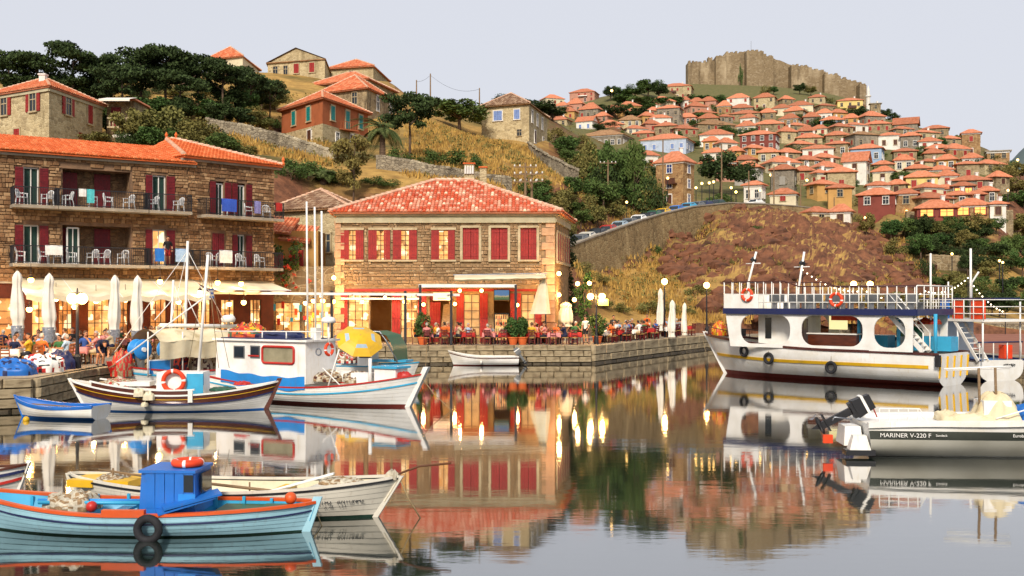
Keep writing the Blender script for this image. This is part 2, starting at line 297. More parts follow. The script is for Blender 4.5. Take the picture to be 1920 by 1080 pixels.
# x0, x1, roof top, eave, base, wall, roof, turn, window, label
TOWN = [
 (1012,1060,175,183,196,'pl_cream','h',20,'glass','low cream house with orange roof standing alone at the left end of the town skyline'),
 (1067,1128,163,171,190,'pl_pink','h',-18,'red','pink two-storey house on the skyline with aerials on its roof'),
 (1085,1135,191,203,221,'stone_grey','h',-25,'glass','house with wide orange roof over a dark veranda below the pink house'),
 (1235,1310,152,160,184,'stone_pale','h',-15,'red','long pale stone house with flat-looking roof just left of the castle'),
 (1232,1287,194,201,236,'stone_grey','h',-20,'glass','tall grey three-storey house with shallow red roof'),
 (1217,1264,213,220,239,'pl_white','h',-8,'glass','white house with red roof in front of the tall grey house'),
 (1297,1348,203,210,226,'stone_far','h',15,'glass',G1),
 (1365,1417,173,182,203,'pl_white','h',-20,'red','white house with a row of arched red windows below the castle'),
 (1415,1465,172,181,203,'stone_pale','h',-22,'glass','pale house with white awnings beside the house of red windows'),
 (1462,1492,178,185,204,'stone_far','h',15,'glass',G1),
 (1080,1124,217,226,244,'pl_white','g',-28,'blue','small white gabled house with a blue window above the long stone house'),
 (1120,1172,223,231,243,'stone_pale','h',15,'glass','low pale house with orange roof next to the white gabled house'),
 (1160,1208,215,224,238,'stone_pale','h',-10,'white','pale stone house with tan roof and one wide white window'),
 (1168,1216,233,240,252,'pl_cream','h',12,'white','cream cottage with red roof tucked behind the long stone house'),
 (1187,1232,243,249,260,'stone_far','h',-12,'red','low stone cottage with red roof beside the pale blue hall'),
 (1080,1200,240,251,276,'stone_grey','h',-24,'white','long grey stone house with white eaves and brown tiled roof'),
 (1202,1315,248,258,284,'pl_paleblue','h',-22,'blue','pale blue hall with white cornice and tall blue windows'),
 (1255,1312,232,240,254,'stone_far','h',15,'red','house with red shutters and white awnings behind the pale blue hall'),
 (1312,1386,240,251,273,'pl_white','h',-12,'brown','square white house with brown windows and orange hipped roof'),
 (1390,1476,241,250,281,'pl_maroon','h',-22,'white','maroon timbered house with white windows over an ochre base'),
 (1415,1482,222,231,246,'stone_far','h',-14,'red','stone house with red shutters behind the maroon timbered house'),
 (1290,1395,222,232,244,'stone_far','h',14,'glass','wide low house under a broad tan roof'),
 (1370,1440,203,211,226,'stone_far','h',-18,'glass',G1),
 (1345,1376,213,218,230,'stone_grey','h',10,'glass',G1),
 (1232,1310,283,301,386,'stone_warm','h',-36,'wblue','tall honey-coloured stone house with blue window beside the road bend'),
 (1200,1236,282,290,318,'pl_white','h',16,'red','white house with red-framed door left of the tall honey stone house'),
 (1372,1431,289,298,317,'stone_far','h',-20,'glass','stone house with orange roof behind the big dark tree'),
 (1380,1440,301,312,345,'pl_grey','h',-28,'white','grey-white house with tall white windows right of the big dark tree'),
 (1436,1506,291,303,322,'pl_cream','h',14,'glass','cream house with one white chimney above the grey workshop'),
 (1448,1504,307,316,354,'stone_grey','h',-24,'shutgrey','grey workshop with tall shuttered doors below the chimney house'),
 (1397,1442,338,345,379,'pl_white','h',-30,'white','white shop with lit front at the end of the parked cars'),
 (1446,1508,352,362,381,'pl_cream','h',-22,'glass','low cream house with orange lean-to roof past the white shop'),
 (1518,1556,175,181,193,'stone_pale','h',-20,'glass',G1),
 (1480,1535,187,196,213,'pl_cream','h',-15,'white','cream house with a row of white windows under the long castle wall'),
 (1530,1572,192,197,211,'stone_far','h',12,'glass',G1),
 (1572,1628,181,187,216,'pl_yellow','h',-14,'glass','big pale yellow house half hidden by a round tree under the castle end'),
 (1633,1655,192,194,219,'stone_far','f',-12,'glass','flat-topped stone block at the very end of the castle'),
 (1540,1592,216,224,238,'pl_blue','h',-15,'white','blue-grey house with orange roof on the upper right slope'),
 (1583,1633,227,233,249,'pl_white','h',15,'brown','white house with dark windows below the round tree'),
 (1625,1680,224,231,248,'stone_far','h',-12,'red',G3),
 (1680,1736,219,231,246,'stone_grey','g',-25,'glass','dark stone house with steep gabled roof on the right skyline'),
 (1675,1716,235,241,254,'stone_far','h',10,'white',G3),
 (1735,1792,232,239,256,'stone_far','h',-20,'glass',G3),
 (1712,1768,241,247,264,'stone_pale','h',15,'glass',G3),
 (1693,1737,246,253,279,'stone_grey','h',-25,'white','grey stone house with bright white window frames on the right slope'),
 (1650,1702,246,252,277,'pl_white','h',-20,'brown','white house with a white awning and dark balcony'),
 (1592,1652,244,251,277,'stone_grey','h',14,'glass','old grey stone house with tan roof above the light blue house'),
 (1550,1602,244,252,274,'stone_far','h',-15,'red',G2),
 (1495,1551,248,257,275,'stone_pale','h',-12,'brown','pale stone house with three dark doorways above a white house'),
 (1507,1577,269,277,298,'pl_white','h',-16,'red','long low white house with a dark red door'),
 (1552,1602,262,268,292,'stone_far','h',-20,'white',G2),
 (1600,1674,267,276,303,'pl_blue','h',-26,'white','light blue house with white window frames in the middle of the town'),
 (1678,1729,276,282,302,'stone_far','h',-15,'red',G2),
 (1740,1796,268,276,294,'stone_far','h',-18,'brown','stone house with a dark timber veranda on the right slope'),
 (1807,1848,241,248,292,'stone_warm','h',-20,'red','tall narrow tower-like house near the right end of the skyline'),
 (1768,1806,253,259,274,'stone_far','h',12,'glass',G3),
 (1680,1722,289,299,321,'pl_cream','h',-18,'white','pale square house with orange pyramid roof below the light blue house'),
 (1726,1776,296,302,318,'stone_pale','h',14,'glass',G2),
 (1745,1797,309,317,338,'stone_warm','h',-15,'red','house with bright orange roof and red door above the yellow house'),
 (1808,1851,286,295,312,'pl_white','h',-20,'white','small white house with orange roof under the tower-like house'),
 (1797,1846,303,306,338,'stone_far','h',-14,'red','plain stone house with two red shutters near the right edge of the town'),
 (1586,1642,285,301,342,'pl_white','g',-30,'brown','white gabled house with a red attic front'),
 (1524,1590,301,312,330,'pl_white','h',15,'white','white house under a very wide orange roof'),
 (1553,1614,312,321,360,'stone_pale','h',-12,'red','beige house with four closed red shutters in a row'),
 (1526,1556,317,323,352,'pl_cream','h',18,'red','narrow cream house with a red balcony'),
 (1703,1774,319,330,357,'pl_yellow','h',-18,'glass','bright yellow house with arched windows'),
 (1790,1876,327,336,358,'stone_grey','h',-20,'glass','long grey house with broad orange roof at the right edge of the town'),
 (1790,1836,340,347,375,'pl_grey','h',-18,'lit','grey restaurant house with lit openings under the long grey house'),
 (1615,1702,351,363,388,'pl_maroon','h',-24,'white','maroon restaurant house with white glazed veranda'),
 (1713,1800,359,370,392,'stone_far','h',14,'glass','stone house with long orange roof behind the maroon terrace'),
 (1724,1812,374,388,410,'pl_maroon','h',-16,'lit','maroon terrace restaurant with glowing openings above the stone arches'),
 (1796,1872,371,383,408,'stone_warm','h',-20,'lit','stone terrace restaurant with warm lit openings near the right edge'),
 (1818,1853,357,363,385,'pl_maroon','h',-15,'glass','small maroon attic house above the stone terrace restaurant'),
 (1858,1892,376,381,410,'pl_white','h',-12,'brown','white house with arched balcony at the right end of the terraces'),
 (1560,1608,383,395,424,'pl_white','h',-26,'brown','white cottage with orange roof on the rim of the rocky slope'),
 (1512,1562,387,396,410,'pl_cream','h',18,'glass','low cottage with red roof beside the white cottage'),
 (1855,1905,278,283,300,'stone_warm','f',-20,'glass','flat-roofed stone house at the far right end of the skyline'),
 (1480,1530,262,269,284,'stone_far','h',12,'glass',G2),
 (1640,1682,300,307,322,'stone_far','h',-14,'glass',G2),
 (1475,1520,228,234,247,'stone_far','h',14,'glass',G2),
]
random.seed(5); G4 = 'wedged among its neighbours in the hill town'
_fill = 0
for _ in range(2600):                          # the packed rest of the town between the houses singled out above
    px = random.uniform(1045, 1880); y0 = np.interp(px, [1040, 1150, 1250, 1300, 1600, 1700, 1800, 1880], [206, 212, 205, 200, 222, 250, 280, 318]); y1 = np.interp(px, [1040, 1190, 1215, 1320, 1330, 1400, 1500, 1560, 1700, 1880], [245, 262, 272, 276, 330, 345, 345, 372, 392, 396])
    yb = random.uniform(y0, y1); w = random.uniform(32, 54) * (1.0 if yb < 300 else 1.15); h = random.uniform(13, 19) + max(0, yb - 250) * .06
    if any(min(px + w / 2, q[1]) - max(px - w / 2, q[0]) > .46 * min(w, q[1] - q[0]) and min(yb, q[4]) - max(yb - h, q[3] - 3) >.5 * min(h, q[4] - q[3]) for q in TOWN): continue
    wl = random.choice(('stone_far', 'stone_far', 'stone_pale', 'stone_grey', 'pl_white', 'pl_cream', 'stone_warm', 'pl_ochre', 'pl_pink')); TOWN.append((px - w / 2, px + w / 2, yb - h - random.uniform(7, 10), yb - h, yb, wl, 'h', random.choice((-30, -22, -14, 12, 18)), random.choice(('glass', 'red', 'white', 'brown', 'glass')), G4)); q = TOWN[-1]; TOWN[-1] = q[:9] + (dict(stone_far='brown stone', stone_pale='pale stone', stone_grey='grey stone', pl_white='white', pl_cream='cream', stone_warm='honey stone', pl_ochre='ochre', pl_pink='pink')[wl] + ' house with ' + dict(glass='bare', red='red-shuttered', white='white-framed', brown='brown-shuttered')[q[8]] + ' windows ' + G4,); _fill += 1
    if _fill >= 70: break
ROAD = [(1030,482,98),(1075,457,110),(1115,442,117),(1160,426,125),(1200,412,133),(1240,400,142),(1300,386,153),(1370,379,165),(1430,381,173),(1490,385,182),(1560,393,192)]

# ================================================ terrain: a height field through measured ground points
T = []
def tp(px, py, D): T.append((px, D, Zp(py, D)))
for a in [(0,285,84),(200,285,86),(400,300,84),(520,330,88),(620,345,92),(700,352,92),(800,352,92),(900,365,92),(1000,410,94),(1055,462,98),
          (92,268,92),(197,272,101),(-30,265,97),(250,272,100),(330,288,98),(420,288,100),(390,242,112),(520,278,112),(630,304,108),(705,314,100),(835,337,100),(960,352,102),
          (528,264,128),(605,266,120),(690,268,130),(20,200,118),(150,195,120),(300,200,120),(440,215,120),(520,228,130),(660,225,138),(740,225,140),
          (0,160,150),(240,152,150),(400,142,160),(480,138,168),(556,141,170),(620,145,178),(730,150,180),(590,170,155),(700,180,160),
          (780,242,140),(860,257,140),(950,292,132),(1060,337,125),(920,317,115),(850,332,104),(905,263,160),(990,268,158),(1025,262,168),(990,280,148),
          (800,215,190),(870,215,190),(950,205,230),(1010,205,260),
          (1050,330,150),(1120,362,150),(1180,397,150),(1230,390,165),(1050,240,280),(1150,228,340),(1100,290,230),(1040,197,420),(1150,192,440),(1180,172,520),(1250,162,580),(1350,197,540),
          (1290,156,670),(1380,162,670),(1450,165,670),(1540,178,670),(1620,192,660),(1700,230,480),(1800,264,440),(1870,288,400),(1897,312,380),(1930,335,350),(1990,400,340),(2100,500,320),(2250,600,280),
          (1640,440,190),(1730,472,190),(1850,472,200),(1900,492,190),(1700,545,140),(1800,575,130),(1900,597,118),(1930,603,112),(1755,535,146),
          (1100,502,106),(1200,522,112),(1300,480,132),(1100,590,88),(1200,598,90),(1300,600,95),(1400,580,99),(1500,576,101),(1600,574,103),(1730,568,106),(1850,600,104),
          (1400,468,124),(1500,475,127),(1600,500,127),(1700,528,124),(1380,394,160),(1450,395,169),(1540,422,168),(1600,455,160),(1680,490,152),
          (500,150,260),(0,175,260),(300,170,260),(700,165,280),(800,218,280),(950,207,330),(-400,150,150),(-800,140,150),(-400,262,95),(-800,262,95)]: tp(*a)
for px in range(-800, 1101, 190): T.append((px, 74, .6)); T.append((px, 79, 2.0 if px < 640 else 1.0))
for px in (1100, 1200, 1300): T.append((px, 74, .4)); T.append((px, 84, .7))
for px, z in ((1400, -2.5), (1550, -2.5), (1700, -2.5), (1900, -1.2), (2300, -1.5), (2900, -2)): T.append((px, 74, z)); T.append((px, 84, -.6 if px < 1800 else .3))
for px in (1400, 1550, 1700, 1900, 2100): T.append((px, 94, .6))
for px in range(-900, 1800, 300): T.append((px, 1000, Zp(320, 1000)))
for px, D in ((2300, 120), (2300, 300), (2900, 150), (2900, 600), (2000, 600), (2100, 1000), (2600, 1000)): T.append((px, D, -6))
for px, py, D in ROAD:
    T.append((px, D - 1.2, Zp(py, D) - 2.0 - (4 if 1060 < px < 1330 else 0))); T.append((px, D + 3.5, Zp(py, D) - .75)); T.append((px, D + 8, Zp(py, D) - .5))
for h in TOWN:
    D = Dtown(h[4]); T.append(((h[0] + h[1]) / 2, D + 3, Zp(h[4], D)))
TA = np.array(T)
def feat(px, D): return np.stack([np.asarray(px) / 130.0, np.log(np.asarray(D)) * 7.0], -1)
TP = feat(TA[:, 0], TA[:, 1])
Kmat = np.linalg.norm(TP[:, None] - TP[None], axis=-1); nT = len(TP)
Amat = np.zeros((nT + 3, nT + 3)); Amat[:nT, :nT] = -Kmat + np.eye(nT) * .05; Amat[:nT, nT] = 1; Amat[:nT, nT + 1:] = TP
Amat[nT:, :nT] = Amat[:nT, nT:].T
TWt = np.linalg.solve(Amat, np.concatenate([TA[:, 2], np.zeros(3)]))
def tzp(px, D):
    q = feat(px, D); sh = q.shape[:-1]; q = q.reshape(-1, 2); out = []
    for i in range(0, len(q), 4000):
        k = q[i:i + 4000]; out.append(-np.linalg.norm(k[:, None] - TP[None], axis=-1) @ TWt[:nT] + TWt[nT] + k @ TWt[nT + 1:])
    return np.concatenate(out).reshape(sh)
def tz(x, y): return float(tzp(np.array([960 + x / y * F]), np.array([y]))[0])
from mathutils import noise as mn
def rough_amp(px, D):                        # how broken the ground is: rocky on the slope under the road
    c = math.exp(-((px - 1500) / 190) ** 2) * math.exp(-((D - 140) / 38) ** 2)
    return .10 + 3.0 * c
NU, NV = 330, 230
pxs = np.linspace(-900, 2900, NU); pxs = np.sort(np.concatenate([pxs, np.linspace(1080, 1760, 170)])); NU = len(pxs)
Ds = np.concatenate([74 * (220 / 74) ** np.linspace(0, 1, 150), 220 * (1500 / 220) ** np.linspace(0, 1, 90)[1:]]); NV = len(Ds)
PX, DD = np.meshgrid(pxs, Ds, indexing='ij'); ZZ = tzp(PX, DD)
tv = []
for i in range(NU):
    for j in range(NV):
        D = Ds[j]; x = (pxs[i] - 960) / F * D; z = ZZ[i, j]; a = rough_amp(pxs[i], D)
        z += a * (mn.fractal(Vector((x * .13, D * .13, 3)), .8, 2.1, 6) if a > .4 else mn.noise(Vector((x * .35, D * .35, 0)))) * (1 if z > 1.5 else .2)
        if a > .5: z += a * .8 * (.4 - abs(mn.noise(Vector((x * .20 + D * .10, D * .07, 9))))) + a * .22 * (.5 - abs(mn.noise(Vector((x * .7, D * .5, 4)))))
        qd = np.interp(pxs[i], [-900, -60, 640, 1108, 1200, 1322, 1400, 1560, 1700, 1800, 1848, 2050, 2600], [40, 40, 69, 70, 78, 90.5, 95, 98, 90, 72, 64, 57, 50])
        if D < qd: z = -2.5
        elif D < 84 or D < qd + 4: z = min(z, .6)
        if pxs[i] > 1700 and D < 100: z = min(z, .6)
        tv.append((x, D, z))
tf = [(i * NV + j, (i + 1) * NV + j, (i + 1) * NV + j + 1, i * NV + j + 1) for i in range(NU - 1) for j in range(NV - 1)]
m, n, b = _new('hillside'); M['hill'] = m
v = _coord(n); nA = _noise(n, .035, 6, v); nB = _noise(n, .6, 8, v, .7); nC = _noise(n, .012, 5, v)
cc = _mix(n, _ramp(n, nB, .35, .68), S('bc9654'), S('86693c'))                     # dry grass
cc = _mix(n, _ramp(n, nA, .50, .60), cc, _mix(n, _ramp(n, nB, .4, .6), S('4e4e2c'), S('6a5c36')))    # scrubby patches
geo = n.nodes.new('ShaderNodeNewGeometry'); sx = n.nodes.new('ShaderNodeSeparateXYZ'); n.links.new(geo.outputs['True Normal'], sx.inputs[0])
rock = _mix(n, _ramp(n, _noise(n, .9, 8, v, .75), .35, .68), S('8c5e44'), S('4a342a'))
pr = n.nodes.new('ShaderNodeSeparateXYZ'); n.links.new(v, pr.inputs[0])
cc = _mix(n, _ramp(n, pr.outputs[1], 165, 215), cc, _mix(n, _ramp(n, nB, .35, .65), S('545a34'), S('776a46')))      # town ground: earth and weeds
cc = _mix(n, _ramp(n, sx.outputs[2], .90, .77), cc, rock)
pr = n.nodes.new('ShaderNodeSeparateXYZ'); n.links.new(v, pr.inputs[0])
n.links.new(cc, b.inputs['Base Color']); b.inputs['Roughness'].default_value = .95; b.inputs['Specular IOR Level'].default_value = .1
_bump(n, b, nB, .9, .35)
me = bpy.data.meshes.new('hillside'); me.from_pydata(tv, [], tf); me.materials.append(m); me.polygons.foreach_set('use_smooth', [True] * len(tf))
struct(put('hillside', me))

# ------------------------------------------------ water, far mountain
m, n, b = _new('harbour_water'); M['water'] = m; v = _coord(n, (.32, 1, 1))
n.nodes.remove(b); out = [k for k in n.nodes if k.type == 'OUTPUT_MATERIAL'][0]
gl = n.nodes.new('ShaderNodeBsdfGlossy'); gl.inputs['Color'].default_value = (.92, .91, .90, 1); gl.inputs['Roughness'].default_value = .04
df = n.nodes.new('ShaderNodeBsdfDiffuse'); df.inputs['Color'].default_value = (*S('1e2822'), 1)
lw = n.nodes.new('ShaderNodeFresnel'); lw.inputs[0].default_value = 2.1
mx = n.nodes.new('ShaderNodeMixShader'); f2 = _ramp(n, lw.outputs[0], -.22, .70)
n.links.new(f2, mx.inputs[0]); n.links.new(df.outputs[0], mx.inputs[1]); n.links.new(gl.outputs[0], mx.inputs[2]); n.links.new(mx.outputs[0], out.inputs[0])
u1 = n.nodes.new('ShaderNodeBump'); u1.inputs['Strength'].default_value = .5; u1.inputs['Distance'].default_value = .0044
ad = n.nodes.new('ShaderNodeMath'); ad.operation = 'ADD'; n.links.new(_noise(n, 1.5, 4, v), ad.inputs[0]); n.links.new(_noise(n, .22, 2, v), ad.inputs[1])
n.links.new(ad.outputs[0], u1.inputs['Height']); n.links.new(u1.outputs[0], gl.inputs['Normal']); n.links.new(u1.outputs[0], lw.inputs['Normal'])
mb = MB(); mb.add([(-6000, -400, 0), (6000, -400, 0), (6000, 5900, 0), (-6000, 5900, 0)], [(0, 1, 2, 3)]); struct(mb.build('water', m))
mb = MB()
def mtn(u, w):
    px = 1700 + u * 1000; D = 3200 + w * 1500
    top = np.interp(px, [1700, 1850, 1885, 1905, 1925, 1980, 2060, 2200, 2700], [0, 40, 510, 555, 590, 620, 635, 650, 200])
    z = top * math.sin(math.pi * min(1, max(0, w))) ** .8 * (1 + .03 * mn.fractal(Vector((u * 14, w * 8, 1)), 1, 2, 5)) - 20
    return (X(px, D), D, z)
mb.grid(mtn, 90, 40)
M['mtn'] = pm('mountain_haze_scrub', S('4a5a5c'), S('5c645c'), .002, .95, stretch=(1, 1, 1)); struct(mb.build('mountain', M['mtn'], smooth=True))  # distance haze put into the scrub colour as a blue-grey cast

# ------------------------------------------------ road above the harbour
pts = [P(*r) for r in ROAD]; fine = []
for i in range(len(pts) - 1):
    for k in range(6): fine.append(pts[i].lerp(pts[i + 1], k / 6))
fine.append(pts[-1])
def offs(L, d, dz):
    o = []
    for i, p in enumerate(L):
        t = (L[min(i + 1, len(L) - 1)] - L[max(i - 1, 0)]); t.z = 0; t.normalize(); o.append(p + Vector((-t.y, t.x, 0)) * d + Vector((0, 0, dz)))
    return o
e0, e1 = offs(fine, .0, -.55), offs(fine, 7.5, -.45)
mb = MB(); N = len(fine); mb.add(e0 + e1, [(i, i + 1, N + i + 1, N + i) for i in range(N - 1)]); struct(mb.build('road', M['asphalt']))
wall = thing('retaining_wall', 'long rubble retaining wall carrying the road of parked cars up the hill', 'wall')
mb = MB(); a, c = offs(fine, 0, -.16), offs(fine, .45, -.16)
low = []
for p in offs(fine, -.5, 0): low.append(Vector((p.x, p.y, min(p.z - 1.5, tz(p.x, p.y) - 1.2))))
mb.add(a + low, [(i, N + i, N + i + 1, i + 1) for i in range(N - 1)]); mb.add(a + c, [(i, i + 1, N + i + 1, N + i) for i in range(N - 1)])
c2 = offs(fine, .45, -.6); mb.add(c + c2, [(i, i + 1, N + i + 1, N + i) for i in range(N - 1)]); mb.build('wall_face', M['road_wall'], wall)
mb = MB(); q = [offs(fine, -.1, -.16), offs(fine, -.1, 0), offs(fine, .55, 0), offs(fine, .55, -.16)]
for k in range(4):
    A, B = q[k], q[(k + 1) % 4]; mb.add(A + B, [(i, i + 1, N + i + 1, N + i) for i in range(N - 1)])
mb.build('coping', M['concrete'], wall)
# ================================================ houses
def unit_window(kind, shm, frm, pane):
    mb = MB()                                    # 1 wide, 1 high, front towards -y
    mb.mi = 1
    for x in (-.5, .5): mb.box(x, -.04, .5, .10, .12, 1.1)
    mb.box(0, -.045, 1.02, 1.1, .13, .09); mb.box(0, -.06, -.02, 1.22, .18, .08)
    if kind == 'closed':
        mb.mi = 0
        for s in (-1, 1):
            mb.box(s * .228, -.05, .5, .43, .06, .95)
            for k in range(5): mb.box(s * .228, -.085, .13 + k * .18, .36, .03, .10)
    else:
        mb.mi = 2; mb.box(0, -.01, .5, .9, .03, .96)
        mb.mi = 1; mb.box(0, -.035, .5, .05, .05, .94); mb.box(0, -.037, .62, .88, .045, .045)
        if kind == 'open':
            mb.mi = 0
            for s in (-1, 1):
                mb.box(s * .80, -.06, .5, .46, .05, 1.0)
                for k in range(5): mb.box(s * .80, -.09, .13 + k * .18, .36, .03, .10)
    return mb.mesh('window', [shm, frm, pane])
WM = {'red': unit_window('closed', M['shut_red'], M['trim'], M['glass']), 'glass': unit_window('plain', M['shut_red'], M['trim'], M['glass']),
      'white': unit_window('plain', M['shut_red'], M['whitetrim'], M['glass']), 'brown': unit_window('closed', M['shut_brown'], M['trim'], M['glass']),
      'blue': unit_window('closed', M['shut_blue'], M['whitetrim'], M['glass']), 'teal': unit_window('closed', M['shut_teal'], M['trim'], M['glass']),
      'lit': unit_window('plain', M['shut_red'], M['shut_dark'], M['lit_soft']), 'shutgrey': unit_window('closed', M['pl_grey'], M['pl_grey'], M['glass']),
      'openred': unit_window('open', M['shut_red'], M['trim'], M['glass']), 'wblue': unit_window('plain', M['shut_blue'], M['whitetrim'], pm('blue_window', S('28407c'), S('1c2c5c'), 3, .3)),
      'door': unit_window('closed', M['shut_brown'], M['whitetrim'], M['glass'])}

def tile_plane(mb, poly, step=.26, row=.42, r=.12, rnd=None):
    """barrel tiles over a roof plane; poly[0]-poly[1] is the eave"""
    A, B = poly[0], poly[1]; u = (B - A); u.normalize(); nrm = u.cross(poly[2] - A).normalized()
    if nrm.z < 0: nrm = -nrm
    s = nrm.cross(u)
    if s.z < 0: s = -s
    q = [((p - A).dot(u), (p - A).dot(s)) for p in poly]; umin, umax = min(a for a, _ in q), max(a for a, _ in q)
    k = int((umax - umin) / step)
    for i in range(k + 1):
        uc = umin + (i + .5) * step; hits = []
        for j in range(len(q)):
            (a0, b0), (a1, b1) = q[j], q[(j + 1) % len(q)]
            if (a0 - uc) * (a1 - uc) < 0: hits.append(b0 + (b1 - b0) * (uc - a0) / (a1 - a0))
        if len(hits) < 2: continue
        lo, hi = min(hits), max(hits); sy = lo - .08
        while sy < hi - .05:
            se = min(sy + row + .06, hi + .03); jx = random.uniform(-.012, .012); vs = []
            for ss, rr, lift in ((sy, r, .035), (se, r * .85, .0)):
                for t in (-1, -.45, .45, 1):
                    an = t * math.pi / 2
                    vs.append(A + u * (uc + jx + math.sin(an) * rr) + s * ss + nrm * (math.cos(an) * rr * .8 + lift))
            mb.rv = max(.001, random.random() ** 2.2 if rnd is None else rnd()); mb.add(vs, [(0, 1, 5, 4), (1, 2, 6, 5), (2, 3, 7, 6), (0, 3, 2, 1)]); sy += row

def hip_points(E, zr, kind):
    A, B, C, D = E; ab = (B - A).length; bc = (C - B).length
    mid = lambda p, q: (p + q) / 2
    if kind == 'g': a, b = mid(A, D), mid(B, C)
    elif ab >= bc: m0, m1 = mid(A, D), mid(B, C); t = min(.46, bc / 2 / ab); a, b = m0.lerp(m1, t), m1.lerp(m0, t)
    else: m0, m1 = mid(A, B), mid(D, C); t = min(.46, ab / 2 / bc); a, b = m0.lerp(m1, t), m1.lerp(m0, t)
    a = a.copy(); b = b.copy(); a.z = b.z = zr; return a, b, ab >= bc or kind == 'g'
def house(name, label, foot, z0, z1, zr, wall, roof='h', roofm='roof_far', wins=(), group=None, cat='house', oh=.45, cornice=None, tiles=None, deep=2.5, chim=(), base=None):
    c = sum((Vector((p[0], p[1], 0)) for p in foot), Vector()) / 4; c.z = z0
    root = thing(name, label, cat, c, 0, group); L = [Vector((p[0] - c.x, p[1] - c.y, 0)) for p in foot]; h = z1 - z0; hr = zr - z0
    mb = MB()
    if base:
        vs = [p + Vector((0, 0, -deep)) for p in L] + [p + Vector((0, 0, base[0])) for p in L]; mb.add(vs, [(i, (i + 1) % 4, 4 + (i + 1) % 4, 4 + i) for i in range(4)])
        mb.build('lower_wall', M[base[1]], root); mb = MB(); zb = base[0]
    else: zb = -deep
    vs = [p + Vector((0, 0, zb)) for p in L] + [p + Vector((0, 0, h)) for p in L]
    mb.add(vs, [(i, (i + 1) % 4, 4 + (i + 1) % 4, 4 + i) for i in range(4)] + [(4, 5, 6, 7)])
    E = []
    for p in L: E.append(p * (1 + oh / max(p.length, .1) * 1.25) + Vector((0, 0, h)))
    if roof == 'g':
        a, b, _ = hip_points([p + Vector((0, 0, h)) for p in L], hr, 'g')
        mb.add([L[3] + Vector((0, 0, h)), L[0] + Vector((0, 0, h)), a - Vector((0, 0, .1))], [(0, 1, 2)]); mb.add([L[1] + Vector((0, 0, h)), L[2] + Vector((0, 0, h)), b - Vector((0, 0, .1))], [(0, 1, 2)])
    mb.build('wall', M[wall], root)
    if cornice:
        mb = MB()
        for i in range(4):
            p, q = L[i], L[(i + 1) % 4]; d = (q - p).normalized(); nn = Vector((d.y, -d.x, 0)); mb.bar(p + nn * .06 - d * .1 + Vector((0, 0, h - .22)), q + nn * .06 + d * .1 + Vector((0, 0, h - .22)), .18, .4)
        mb.build('cornice', M[cornice], root)
    mb = MB(); rt = None
    if roof == 'f':
        mb.add(E + [p + Vector((0, 0, .3)) for p in E], [(4, 5, 6, 7), (3, 2, 1, 0)] + [(i, (i + 1) % 4, 4 + (i + 1) % 4, 4 + i) for i in range(4)]); rt = mb.build('roof', M['concrete'], root)
    else:
        a, b, along = hip_points(E, hr, roof); th = Vector((0, 0, -.14)); V = E + [a, b] + [p + th for p in E]
        fs = [(0, 1, 5, 4), (1, 2, 5), (2, 3, 4, 5), (3, 0, 4)] if along else [(3, 0, 4, 5), (0, 1, 4), (1, 2, 5, 4), (2, 3, 5)]
        if roof == 'g': fs = [(0, 1, 5, 4), (2, 3, 4, 5)]
        mb.add(V, fs + [(9, 8, 7, 6)] + [(i, 6 + i, 6 + (i + 1) % 4, (i + 1) % 4) for i in range(4)]); rt = mb.build('roof', M[roofm], root)
        if tiles:
            mb = MB(); V2 = [Vector(p) for p in V]
            for f in fs:
                poly = [V2[i] for i in f]; nn = (poly[1] - poly[0]).cross(poly[2] - poly[0]).normalized()
                if nn.dot(Vector((-c.x, -c.y, CH - c.z - hr))) > 0: tile_plane(mb, poly, *tiles[1:])
            stuff(mb.build('roof_tile_rows', M[tiles[0]], rt)); mb = MB()
            for i, j in ((0, 4), (1, 5 if along else 4), (2, 5), (3, 4 if along else 5), (4, 5)):
                p, q = V2[i], V2[j]; kk = max(2, int((q - p).length / .4))
                for t in range(kk): mb.rv = random.random(); mb.tube([p.lerp(q, t / kk) + Vector((0, 0, .07)), p.lerp(q, (t + 1.1) / kk) + Vector((0, 0, .04))], [.13, .10], 6)
            mb.build('ridge_tiles', M['ridge'], rt)
    for (e, t, zz, kw, kh, kind) in wins:
        p, q = L[e], L[(e + 1) % 4]; d = q - p; an = math.atan2(d.y, d.x); d.normalize(); nn = Vector((d.y, -d.x, 0)); pos = p.lerp(q, t) + nn * .02 + Vector((0, 0, zz))
        put('window' if kind != 'door' else 'door', WM[kind], root, pos, an, (kw, 1.0, kh))
    for (x, y, zt) in chim:
        mb = MB(); mb.box(x, y, hr - .6 + zt / 2, .55, .55, zt + 1.2); mb.box(x, y, hr + zt + .05, .7, .7, .14); mb.build('chimney', M['whitetrim'], rt)
    return root

